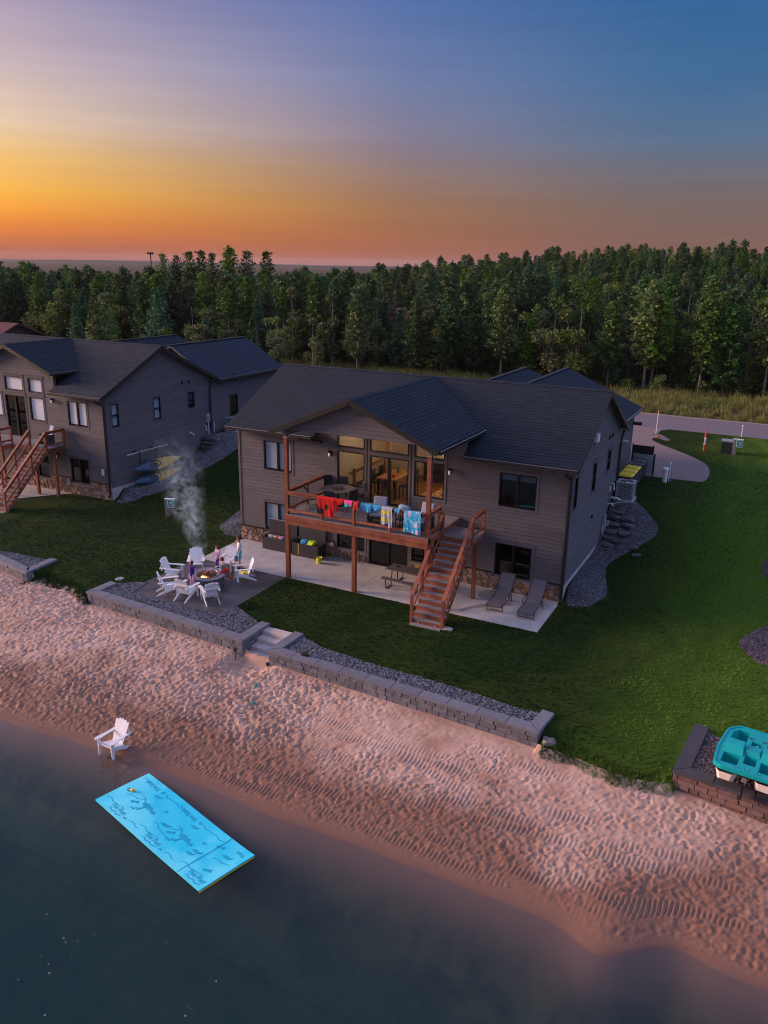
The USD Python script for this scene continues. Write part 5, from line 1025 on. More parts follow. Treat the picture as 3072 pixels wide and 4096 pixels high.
# child in a print top behind the boy
person('red haired child in a white and purple outfit behind the pit', (1.98, -4.32, 0), face(-.35, -.9), J(look=(-.1, 1, 1.3), ell=(-.3, .05, 1.12), wrl=(-.4, .12, .95), elr=(.24, .05, 1.12), wrr=(.22, .2, 1.0)), 'hair_red', [('top', 'print_shirt', ['torso', 'uparm:.5'], .016, .85, 1.42), ('trousers', 'purple', ['legs', 'shins', 'torso:.3'], .014, .1, .95)], .78, hairlen=.16)
# boy sitting on the rim
SIT = dict(pel=(0, 0, .55), wst=(0, .0, .7), chs=(0, .02, .88), nk=(0, .04, 1.03), hd=(0, .06, 1.1), look=(0, 1, .95), shl=(-.165, .02, .97), shr=(.165, .02, .97), hipl=(-.085, .03, .53), hipr=(.085, .03, .53), knl=(-.11, .4, .52), knr=(.11, .4, .52), anl=(-.11, .42, .09), anr=(.11, .42, .09), ftl=(-.12, .56, .04), ftr=(.12, .56, .04), ell=(-.21, .1, .75), elr=(.21, .1, .75), wrl=(-.14, .3, .7), wrr=(.14, .3, .7))
person('boy in a camouflage shirt and red shorts sitting on the rim of the pit', (2.74, -5.05, .1), face(.3, .95), SIT, 'hair_dark', [('shirt', 'camo', ['torso', 'uparm:.7'], .022, .56, 1.02), ('shorts', 'red_shorts', ['legs:.8', 'torso:.3'], .016, .42, .62), ('boots', 'red_shorts', ['feet', 'shins:.0'], .02, 0, .2)], .8)
# ------------------------------------------------------------------ smoke
def smoke():
    n = {"tc": ("texture_coordinate", {}), "s": ("separate_xyz", {}), "x2": ("math", {"math_type": "multiply"}), "y2": ("math", {"math_type": "multiply"}), "rr": ("math", {"math_type": "add"}), "r": ("math", {"math_type": "sqrt"}),
         "R": ("math", {"math_type": "multiply_add", "value2": .165, "value3": .2}), "q": ("math", {"math_type": "divide"}), "fall": ("map_range", {"range_type": "smoothstep", "from_min": .1, "from_max": .95, "to_min": 1, "to_max": 0, "clamp": True}),
         "mp": ("mapping", {"scale": (1., 1., .62)}), "n": ("noise_texture", {"scale": 1.9, "detail": 5., "roughness": .62, "distortion": 1.1}), "nk": ("map_range", {"from_min": .5, "from_max": .72, "to_min": 0, "to_max": 1, "clamp": True}),
         "zf": ("map_range", {"range_type": "smoothstep", "from_min": 1.2, "from_max": 11.5, "to_min": 1, "to_max": .0, "clamp": True}), "zb": ("map_range", {"range_type": "smoothstep", "from_min": .0, "from_max": 1.2, "to_min": .2, "to_max": 1., "clamp": True}),
         "a": ("math", {"math_type": "multiply"}), "b": ("math", {"math_type": "multiply"}), "c": ("math", {"math_type": "multiply"}), "d": ("math", {"math_type": "multiply", "value2": 2.6}),
         "v": ("principled_volume", {"color": (.62, .86, .99), "anisotropy": .0})}
    l = [("tc.object", "s.vector"), ("s.x", "x2.value1"), ("s.x", "x2.value2"), ("s.y", "y2.value1"), ("s.y", "y2.value2"), ("x2.value", "rr.value1"), ("y2.value", "rr.value2"), ("rr.value", "r.value1"), ("s.z", "R.value1"), ("r.value", "q.value1"), ("R.value", "q.value2"), ("q.value", "fall.value"),
         ("tc.object", "mp.vector"), ("mp.vector", "n.vector"), ("n.fac", "nk.value"), ("s.z", "zf.value"), ("s.z", "zb.value"), ("fall.result", "a.value1"), ("nk.result", "a.value2"), ("a.value", "b.value1"), ("zf.result", "b.value2"), ("b.value", "c.value1"), ("zb.result", "c.value2"), ("c.value", "d.value1"), ("d.value", "v.density")]
    MAT['smoke'] = usdkit.material(stage, '/World/Looks/smoke', n, l, volume="v.volume")
    a, b = np.array([2.1, -5.3, .62]), np.array([-6.3, 2.2, 3.9]); w = b-a; L = np.linalg.norm(w); w /= L; u = np.cross((0, 0, 1), w); u /= np.linalg.norm(u); v = np.cross(w, u)
    m = MB().lathe([(.001, 0), (.2, 0), (.2+.165*12, 12), (.001, 12)], 20).get()
    o = obj('smoke', m, 'smoke', label='pale wispy smoke drifting from the fire pit over the lawn', cat='smoke', kind='stuff')
    UsdGeom.Xformable(o).AddTransformOp().Set(Gf.Matrix4d(*u, 0, *v, 0, *w, 0, *a, 1))
smoke()
# ------------------------------------------------------------------ loungers, picnic table, storage boxes
def lounger(label, loc, rz):
    c = thing('lounger', label, 'lounger', loc, rz, group='grey sling loungers on the patio')
    def sling(P, w):
        V, F = [], []
        for i, (y, z) in enumerate(P): V += [[-w, y, z], [w, y, z]]
        for i in range(len(P)-1): F += [[2*i, 2*i+1, 2*i+3], [2*i, 2*i+3, 2*i+2]]
        return np.array(V), np.array(F)
    obj('seat_sling', sling([(-1., .27), (-.85, .32), (-.6, .33), (-.3, .3), (0, .31), (.1, .33)], .29), 'sling', c); obj('back_sling', sling([(.1, .33), (.4, .58), (.7, .86), (.86, 1.0)], .29), 'sling', c)
    for s in (-1, 1):
        obj('side_tube', MB().tube([(s*.31, -1., .26), (s*.31, -.85, .31), (s*.31, -.3, .29), (s*.31, .1, .32), (s*.31, .5, .68), (s*.31, .87, 1.01)], .017, 6), 'black_metal', c)
        obj('arm', MB().tube([(s*.33, -.25, .3), (s*.35, -.2, .48), (s*.35, .3, .53), (s*.33, .38, .57)], .02, 6), 'black_metal', c)
        for y in (-.85, .35): obj('leg', MB().tube([(s*.31, y, .31), (s*.31, y+(.03 if y > 0 else -.03), 0)], .016, 6), 'black_metal', c)
    for y, z in ((-.87, .06), (-.99, .26), (.36, .1), (.87, 1.0)): obj('cross_tube', MB().tube([(-.31, y, z), (.31, y, z)], .014, 6), 'black_metal', c)
    return c
lg = lounger('grey sling lounger nearer the staircase on the pale patio', (13.7, -1.35, .005), .04); dup(lg, (15.0, -1.4, .005), .02, 'grey sling lounger at the right end of the patio by the house corner')
pt = thing('picnic_table', 'dark picnic table under the deck beside the staircase', 'table', (9.65, -1.55, .005), -.06)
for k in range(5): obj('top_plank', MB().box(-.85, .85, -.36+k*.145, -.225+k*.145, .7, .735), 'table_top', pt)
for y in (-.72, .6):
    for k in range(2): obj('bench_plank', MB().box(-.85, .85, y+k*.13-.06, y+k*.13+.06, .41, .44), 'table_top', pt)
for x in (-.62, .62): obj('frame', MB().tube([(x, -.75, .4), (x, -.72, .02), (x, -.28, .02), (x, -.22, .7), (x, .22, .7), (x, .28, .02), (x, .72, .02), (x, .75, .4)], .024, 6), 'black_metal', pt)
obj('cooler_box', MB().box(8.95, 9.1, -1.5, -1.38, .745, .79), 'teal_lid', label='small dark teal box on the end of the picnic table', cat='box')
def deck_box(label, loc, w, d, h, m, panels, lid):
    b = thing('storage_box', label, 'storage box', loc)
    for q in ((0, w, 0, .03, 0, h), (0, w, d-.03, d, 0, h), (0, .03, .03, d-.03, 0, h), (w-.03, w, .03, d-.03, 0, h), (.03, w-.03, .03, d-.03, 0, .04)): obj('panel', MB().box(*q), m, b)
    if panels:
        for k in range(5): obj('front_slat', MB().box(.03, w-.03, -.014, 0, .05+k*h*.19, .05+k*h*.19+h*.165), m, b)
        obj('strap', MB().box(w*.24, w*.24+.03, -.018, -.012, .1, h), 'yellow', b)
    lid_ = MB().bar((w/2, d-.03, h), (w/2, d-.03+lid[0], h+lid[1]), w, .04, up=(0, -1, .2)); obj('lid', lid_, m, b)
    obj('rim', MB().bar((.02, d-.05+lid[0], h+lid[1]), (w-.02, d-.05+lid[0], h+lid[1]), .03, .03), 'grey_metal', b)
    return b
deck_box('dark wicker storage box with its lid up against the left window', (1.72, -.72, .0), 1.55, .62, .6, 'wicker', False, (.03, .72))
deck_box('charcoal slatted storage box with open lid and yellow strap, right of the wicker one', (3.4, -.78, .0), 1.42, .68, .62, 'box_plastic', True, (.03, .74))
for k, (x, m, lb) in enumerate([(2.05, 'towel_grey', 'grey shoes on the edge of the wicker box'), (2.35, 'leather', 'brown sandals lying in the wicker box'), (2.62, 'pink_pants', 'pale pink shoes in the wicker box')]):
    v, f = rock(300+k, (.3, .22, .16)); obj('shoes', (v+[x, -.45, .58], f), m, smooth=40, label=lb, cat='shoes')
for k, (x, m, lb) in enumerate([(3.95, 'sky_cloth', 'bright blue swim vest in the slatted storage box'), (4.3, 'lime', 'lime green water toy in the slatted storage box')]):
    v, f = rock(310+k, (.42, .3, .24)); v = v*(1+.25*(meshkit.noise(v*14+k)[:, None]-.5)); obj('pool_toy', (v+[x, -.5, .62], f), m, smooth=30, label=lb, cat='toy')
bk = thing('bucket', 'bright yellow bucket standing on the patio by the storage box', 'bucket', (5.05, -1.08, .005)); obj('shell', MB().lathe([(.0, .0), (.1, 0), (.135, .26), (.145, .27), (.13, .26), (.095, .015), (0, .015)], 18), 'bright_yellow', bk, smooth=40); obj('handle', MB().tube([(.135*math.cos(a), -.04-.12*math.sin(a), .26-.13*math.sin(a)) for a in np.linspace(0, math.pi, 9)], .006, 5), 'black_metal', bk)
# ------------------------------------------------------------------ deck furniture
rt = thing('round_table', 'large round grey table on the deck with a lazy tray', 'table', (5.98, -1.05, 2.87))
obj('tabletop', MB().lathe([(0, .69), (.74, .69), (.76, .71), (.74, .73), (0, .73)], 36), 'table_top', rt, smooth=30); obj('pedestal', MB().lathe([(.3, 0), (.28, .03), (.07, .06), (.06, .66), (.25, .69)], 16), 'black_metal', rt, smooth=30)
obj('lazy_tray', MB().lathe([(0, .735), (.24, .735), (.25, .755), (0, .76)], 24, (5.98, -1.05, 2.87)), 'wicker', smooth=30, label='dark round tray in the middle of the round deck table', cat='tray')
def deck_chair(label, loc, rz, m='wicker', grp='dark chairs round the deck table'):
    c = thing('deck_chair', label, 'chair', loc, rz, group=grp)
    obj('seat', MB().box(-.24, .24, -.22, .24, .4, .44), m, c); obj('backrest', MB().hexa([(-.23, -.24, .44), (.23, -.24, .44), (-.23, -.21, .44), (.23, -.21, .44), (-.21, -.36, .98), (.21, -.36, .98), (-.21, -.33, .98), (.21, -.33, .98)]), m, c)
    for x in (-.21, .21):
        for y in (-.2, .2): obj('leg', MB().tube([(x, y, .42), (x*1.05, y*1.1, 0)], .014, 6), 'black_metal', c)
    for y in (-.2, .2): obj('stretcher', MB().tube([(-.21, y, .2), (.21, y, .2)], .01, 5), 'black_metal', c)
    return c
dk = None
for lb, x, y in [('dark deck chair at the left side of the round table, seen edge on', 5.28, -1.9), ('dark deck chair in front of the round table behind the railing', 6.25, -2.05), ('dark deck chair behind the round table nearest the wall corner', 5.2, -.35), ('dark deck chair behind the round table before the window', 5.75, -.28), ('dark deck chair right of the round table near the glass door', 6.85, -1.55), ('deck chair with a pale patch on its back, right of the table', 6.75, -.6)]:
    rz = face(5.98-x, -1.05-y); dk = dup(dk, (x, y, 2.87), rz, lb) if dk else deck_chair(lb, (x, y, 2.87), rz)
obj('pale_towel', MB().bar((6.92, -.52, 3.55), (6.96, -.5, 3.9), .3, .03, up=(1, .4, 0)), 'towel_grey', label='pale cloth over a deck chair right of the round table', cat='towel')
def lounge_chair(label, loc, rz):
    c = thing('cushioned_chair', label, 'chair', loc, rz, group='cushioned deck chairs'); 
    def cu(x0, x1, y0, y1, z0, z1, r=.05, lean=0):
        m = m3.Manifold.batch_hull([m3.Manifold.sphere(r, 8).translate((x, y-lean*(z-z0), z)) for x in (x0+r, x1-r) for y in (y0+r, y1-r) for z in (z0+r, z1-r)]).to_mesh(); return m.vert_properties[:, :3], m.tri_verts
    obj('seat_cushion', cu(-.29, .29, -.28, .32, .34, .47), 'cushion', c, smooth=50); obj('back_cushion', cu(-.29, .29, -.3, -.16, .45, 1.02, lean=.3), 'cushion', c, smooth=50); obj('button', MB().ico((0, -.3, .74), .02, 1), 'black_cloth', c)
    obj('base', MB().box(-.3, .3, -.28, .3, .24, .33), 'wicker', c)
    for s in (-1, 1): obj('arm', MB().box(min(s*.31, s*.35), max(s*.31, s*.35), -.3, .3, 0, .58), 'wicker', c)
    return c
l1 = lounge_chair('blue grey cushioned chair on the deck in front of the glass door', (8.68, -2.45, 2.87), face(.15, -1)); dup(l1, (10.6, -2.3, 2.87), face(-.2, -1), 'blue grey cushioned chair on the deck behind the right porch post')
cr = thing('crate_stand', 'black wire stand on the deck between the two cushioned chairs', 'stand', (9.95, -2.6, 2.87)); w = MB()
for x in (-.3, 0, .3):
    for y in (-.2, .2): w.box(x-.015, x+.015, y-.015, y+.015, 0, .75)
for z in (.1, .4, .75): w.box(-.32, .32, -.22, .22, z-.012, z+.012)
obj('frame', w, 'black_metal', cr)
# ------------------------------------------------------------------ things hung on the deck railing
def hung(name, label, cat, x0, x1, bot, m, back=.25, seed=0, y=-3.24, ztop=3.878, wob=.02, taper=0.):
    g = np.random.default_rng(seed); prof = [(y+.11, ztop-back), (y+.095, ztop-.06), (y+.07, ztop+.006), (y, ztop+.014), (y-.082, ztop+.006), (y-.1, ztop-.05)]+[(y-.105, z) for z in np.linspace(ztop-.12, bot, 9)]
    nx = max(6, int((x1-x0)/.04)); V, F = [], []
    for j, (yy, zz) in enumerate(prof):
        for i in range(nx+1):
            t = i/nx; drop = max(0, ztop-zz)/(ztop-bot+1e-6); x = x0+(x1-x0)*(.5+(t-.5)*(1-taper*drop)); o = wob*math.sin(t*9+seed)*drop+wob*.7*math.sin(t*23+seed*2+zz*6)*drop
            V.append((x, yy-max(-.004, o if yy < y else 0), zz+.03*math.sin(t*5+seed)*drop))
    for j in range(len(prof)-1):
        for i in range(nx): a = j*(nx+1)+i; F += [[a, a+1, a+nx+2], [a, a+nx+2, a+nx+1]]
    mats = m if isinstance(m, list) else None
    if not mats: return obj(name, (np.array(V), np.array(F)), m, smooth=True, label=label, cat=cat)
    t = thing(name, label, cat); V = np.array(V); F = np.array(F); cz = V[F].mean(1)
    grp = mats[0](cz); 
    for k, mm in enumerate(mats[1]):
        f = F[grp == k]
        if len(f): used, inv = np.unique(f, return_inverse=True); obj('cloth_panel', (V[used], inv.reshape(-1, 3)), mm, t, smooth=True)
    return t
def blobs(c, seed, th): return (meshkit.fbm(np.c_[c[:, 0]*3.2, c[:, 2]*2.2, c[:, 0]*0]+seed, 2, 4) > th).astype(int)
hung('beach_towel', 'red and black beach towel hanging at the left of the deck rail', 'towel', 6.38, 7.17, 3.14, [lambda c: np.where(c[:, 2] < 3.18, 0, np.where(c[:, 2] > 3.86, 0, 1-blobs(c, 2.3, .47))), ['red_cloth', 'black_cloth']], seed=1)
hung('swim_shorts', 'red swim shorts next to the red and black towel', 'shorts', 7.17, 7.56, 3.70, 'red_cloth', .2, 2); hung('red_strap', 'dark red cloth hanging behind the red shorts', 'cloth', 7.19, 7.32, 3.36, 'red_cloth', .1, 3, wob=.01)
hung('swimsuit', 'pink and teal swimsuit hanging on the deck rail', 'swimsuit', 7.6, 7.98, 3.66, [lambda c: (c[:, 2] < 3.77-.25*(c[:, 0]-7.75)).astype(int), ['pink_cloth', 'aqua_cloth']], .2, 4, taper=.2)
hung('red_shirt', 'small red shirt with white trim over the middle rail post', 'shirt', 8.02, 8.24, 3.56, 'red_shorts', .2, 5); hung('patterned_shirt', 'black patterned top right of the red shirt', 'shirt', 8.22, 8.36, 3.68, 'black_cloth', .2, 6)
hung('blue_cloth', 'dark blue cloth left of the blue shirt on the rail', 'cloth', 8.37, 8.52, 3.62, 'blue_cloth', .2, 7); hung('blue_shirt', 'blue shirt hanging in folds on the deck rail', 'shirt', 8.5, 8.84, 3.58, 'sky_cloth', .25, 8, wob=.03); hung('blue_shorts', 'light blue shorts right of the blue shirt', 'shorts', 8.88, 9.24, 3.72, 'sky_cloth', .2, 9)
hung('striped_towel', 'yellow and grey striped towel hanging on the deck rail', 'towel', 9.27, 9.62, 3.2, [lambda c: (np.floor((3.9-c[:, 2])/.15).astype(int) % 2), ['towel_grey', 'towel_yellow']], seed=10, wob=.03); hung('grey_towel', 'narrow pale grey towel behind the striped one', 'towel', 9.6, 9.75, 3.08, 'towel_grey', seed=11, wob=.02)
v, f = rock(330, (.5, .25, .22)); v = v*(1+.4*(meshkit.noise(v*9)[:, None]-.5)); obj('crumpled_shirt', (v+[10.2, -3.2, 3.95], f), 'grey_blue_cloth', smooth=50, label='crumpled blue grey shirt lying on the rail left of the bright towel', cat='shirt'); hung('blue_bonnet', 'small light blue cap dangling left of the bright towel', 'cap', 9.84, 10.08, 3.74, 'sky_cloth', .1, 12, taper=.4)
def tie_mat():
    n = {"g": ("geometry", {}), "n": ("noise_texture", {"scale": 2.6, "detail": 2.5, "distortion": 1.3}), "r": ("rgb_ramp", {"ramp": [(.28, (.85, .1, .45)), (.4, (.75, .5, .8)), (.46, (.05, .45, .7)), (.54, (.01, .33, .6)), (.6, (.3, .75, .8)), (.66, (.8, .12, .5)), (.74, (.9, .4, .08))]}), "b": ("principled_bsdf", {"roughness": .85})}
    MAT['tie_dye'] = usdkit.material(stage, '/World/Looks/tie_dye', n, [("g.position", "n.vector"), ("n.fac", "r.fac"), ("r.color", "b.base_color")], surface="b.BSDF")
tie_mat(); hung('bright_towel', 'bright blue and pink patterned towel hanging at the right of the deck rail', 'towel', 10.26, 10.97, 3.02, 'tie_dye', seed=13)
# ------------------------------------------------------------------ lamps
def wall_lantern(label, loc):
    l = thing('wall_lantern', label, 'wall lamp', loc, group='black wall lanterns')
    obj('back_plate', MB().box(-.05, .05, -.03, 0, -.1, .12), 'black_metal', l); obj('hood', MB().lathe([(.0, .16), (.05, .15), (.1, .08), (.1, .06), (.02, .06)], 12, (0, -.14, 0)), 'black_metal', l, smooth=30); obj('lantern_glass', MB().lathe([(.02, .06), (.045, .05), (.04, -.1), (.015, -.12)], 10, (0, -.14, 0)), 'lantern_glass', l, smooth=40); obj('arm', MB().bar((0, 0, .1), (0, -.14, .14), .03, .03), 'black_metal', l); return l
wl = wall_lantern('black wall lantern left of the lit windows', (5.03, -.025, 4.84)); dup(wl, (10.76, -.025, 4.78), 0, 'black wall lantern right of the lit windows')
for lb, x, z in (('black wall lantern above the neighbouring deck stairs', -13.95, 5.25), ('black wall lantern under the neighbouring deck', -14.0, 2.1)): dup(wl, (x, 1.575, z), 0, lb)
for k in range(11):
    x = 5.0+.6*k; b = thing('string_bulb', 'tiny string light bulb hanging under the deck beam', 'string light', (x, -2.9, 2.36), group='string lights under the deck')
    obj('socket', MB().tube([(0, 0, .1), (0, 0, .02)], .014, 6), 'black_metal', b); obj('bulb', MB().ico((0, 0, -.01), .024, 1), 'bulb_glow', b)
def path_light(label, loc):
    p = thing('path_light', label, 'path light', loc, group='path lights at the beach steps'); obj('stake', MB().tube([(0, 0, -.1), (.01, 0, .3)], .014, 6), 'black_metal', p); obj('lamp_head', MB().lathe([(.01, .42), (.07, .4), (.075, .37), (.05, .3), (.015, .27)], 10), 'black_metal', p, smooth=40); obj('lens', MB().lathe([(.048, .305), (.02, .28)], 10), 'grey_metal', p); return p
p1 = path_light('black stake light left of the beach steps', (6.72, -9.45, -.5)); dup(p1, (8.3, -9.72, -.55), .4, 'black stake light right of the beach steps')
# ------------------------------------------------------------------ floating mat, buoy, rope, toys
def raft():
    o = np.array([7.74, -14.98]); a = np.array([12.46, -16.31])-o; b = np.array([7.26, -16.56])-o; L, W = 4.9, 1.67; ux = a/np.linalg.norm(a); uy = np.array([-ux[1], ux[0]])*-1
    t = thing('floating_mat', 'bright blue rectangular foam mat floating in the shallows', 'floating mat', (*o, WATER_Z), math.atan2(ux[1], ux[0]))
    n, m = 40, 12; V, F = [], []
    hz = lambda x, y: .055+.012*math.sin(x*1.3+.5)+.01*math.sin(y*2.+x)-.0*x+.06*max(0, (x-4.55))*(1-y/W)
    for i in range(n+1):
        for j in range(m+1): x, y = L*i/n, W*j/m; V.append((x, -y, hz(x, y)))
    for i in range(n):
        for j in range(m): q = i*(m+1)+j; F += [[q, q+1, q+m+2], [q, q+m+2, q+m+1]]
    V = np.array(V); F = np.array(F)[:, ::-1]; obj('top_sheet', (V, F), 'mat_top', t, smooth=True)
    k = MB()
    for (x0, x1, y0, y1) in ((0, L, -.0, -.0), (0, L, -W, -W), (0, 0, 0, -W), (L, L, 0, -W)):
        for s in range(20): p, q = np.array([x0+(x1-x0)*s/20, y0+(y1-y0)*s/20]), np.array([x0+(x1-x0)*(s+1)/20, y0+(y1-y0)*(s+1)/20]); k.bar((*p, hz(p[0], -p[1])-.02), (*q, hz(q[0], -q[1])-.02), .012, .032)
    obj('edge_band', k, 'mat_top', t); obj('front_band', MB().bar((L+.008, 0, .01), (L+.008, -W, .01), .012, .02), 'mat_yellow', t); obj('seam', MB().bar((3.98, 0, hz(3.98, 0)+.004), (3.98, -W, hz(3.98, W)+.002), .012, .008), 'mat_print', t)
    def put(mesh, x, y, rot, z=.008):
        v, f = mesh; M = rotz(rot); v = v @ M[:3, :3].T+[x, -y, 0]; v[:, 2] += [hz(p[0], -p[1])+z-.002 for p in v]; obj('print_motif', (v, f), 'mat_print', t)
    def word(s, h, x, y, rot):
        tm = meshkit.text_mesh(s, h, .002); put((np.array(tm.vertices), np.array(tm.faces)), x, y, rot)
    def stroke(pts, x, y, rot, w=.014):
        k = MB(); 
        for p, q in zip(pts[:-1], pts[1:]): k.bar((*p, 0), (*q, 0), w, .003)
        put(k.get(), x, y, rot)
    wave = [(.05*i, .05*math.sin(i*.55)+.07*math.exp(-((i-9)/2.)**2)) for i in range(18)]; curl = [(.06*math.cos(a)*(1-a/9), .06*math.sin(a)*(1-a/9)) for a in np.linspace(0, 7, 16)]
    whale = sg.Polygon([(0, 0), (.06, .09), (.2, .14), (.36, .1), (.44, .16), (.45, .09), (.62, .05), (.7, .12), (.72, .03), (.78, -.03), (.66, .0), (.45, -.02), (.25, -.07), (.1, -.06)])
    fish = sg.Polygon([(0, 0), (.08, .05), (.18, .03), (.26, .07), (.24, 0), (.27, -.05), (.17, -.02), (.07, -.04)]); bird = sg.Polygon([(0, 0), (.1, .05), (.2, .02), (.3, .07), (.24, -.02), (.14, -.04)])
    def shape(p, x, y, rot, s=1.): e = trimesh.creation.extrude_polygon(sa.scale(p, s, s, origin=(0, 0)), .002, engine='earcut'); put((np.array(e.vertices), np.array(e.faces)), x, y, rot)
    for x in (.95, 2.75): word('The Pad', .12, x, .2, math.pi); stroke(wave, x+1.15, .22, math.pi); stroke(curl, x+.15, .24, 0); shape(fish, x-.62, .22, 0, .5); stroke([(i*.04, .02*math.sin(i*2.1)) for i in range(14)], x-.85, .2, 0, .012)
    for x in (.25, 1.95, 3.9): word('The Pad', .12, x+.25, 1.5, 0); stroke(wave, x-.15, 1.38, 0); stroke([(.07*i, .03*math.sin(i*1.9)) for i in range(9)], x+.3, 1.58, 0, .02); stroke([(p[0]+.9, p[1]) for p in wave[:10]], x+.3, 1.5, 0) if x < 3 else None; shape(fish, x+.95, 1.52, 0, .5) if x < 3 else None
    for x in (1.1, 2.85): shape(whale, x, .85, -.1, .8); stroke(wave, x-.3, .7, -.3, .02); shape(fish, x-.35, 1.05, .5); shape(bird, x-.1, .45, .1); shape(bird, x+.1, 1.1, 1.2, .7); stroke(curl, x+.75, .62, 0); stroke([(.03*i, .05*math.sin(i*1.4)) for i in range(10)], x-.1, 1.2, .6, .02); stroke([(0, 0), (.2, .05), (.42, .0), (.62, .1)], x-.7, .95, .2)
    shape(bird, 2.1, .95, .1, 1.2); stroke(wave, 1.95, 1.05, -.2); shape(bird, 4.3, .55, .1, 1.1); stroke(wave[:12], 4.2, .8, .2, .018); shape(fish, 4.35, 1.2, .4); word('Pad', .11, 4.75, .18, math.pi); shape(bird, 3.55, .95, .1, 1.2)
    shape(bird, 3.5, 1.1, .1); shape(fish, 3.9, .45, .3)
raft()
bu = thing('buoy', 'small yellow float with a ring lying on the blue mat', 'float', (7.95, -15.85, WATER_Z+.1)); obj('float_body', MB().ico((0, 0, .02), .07, 2, (1, .75, .7)), 'yellow', bu, smooth=True); obj('ring', MB().tube([(-.12+.06*math.cos(a), .06*math.sin(a), 0) for a in np.linspace(0, 6.2, 12)], .01, 5), 'black_metal', bu)
obj('rope', MB().tube([(6.1, -14.9, -1.08), (6.3, -15.0, -1.35), (6.65, -15.25, -1.49), (7.1, -15.6, -1.49), (7.35, -16.0, -1.48)], .008, 5), 'rope', label='thin dark rope from the lone chair to the blue mat', cat='rope')
for k, (x, y, lb) in enumerate([(8.39, -10.55, 'small teal toy in the sand nearer the steps'), (8.81, -11.32, 'small teal toy in the sand farther from the steps')]): obj('sand_toy', MB().lathe([(0, -.03), (.05, -.03), (.045, .05), (.025, .1), (0, .11)], 10, (x, y, beach_h(x, y))), 'teal_toy', smooth=40, label=lb, cat='toy')
v, f = rock(350, (.32, .16, .1)); obj('glove', (v*(1+.5*(meshkit.noise(v*16)[:, None]-.5))+[9.35, -9.05, .14], f), 'black_cloth', smooth=40, label='crumpled black glove lying on the long block wall', cat='glove')
fl = MB()
for _ in range(60): x, y = NR.uniform(9, 16.5), NR.uniform(-22.5, -19.3); s = rnd(.004, .02); fl.ico((x, y, WATER_Z+.004), s, 0, (1, .7, .25))
obj('floating_flecks', fl, 'water_specks', label='pale flecks of fluff floating on the dark water', cat='flotsam', kind='stuff')
obj('drain_cover', MB().lathe([(0, .03), (.16, .03), (.18, 0)], 14, (-1.27, -6.81, 0)), 'grey_metal', label='small round grey drain cover in the lawn left of the pit', cat='drain')
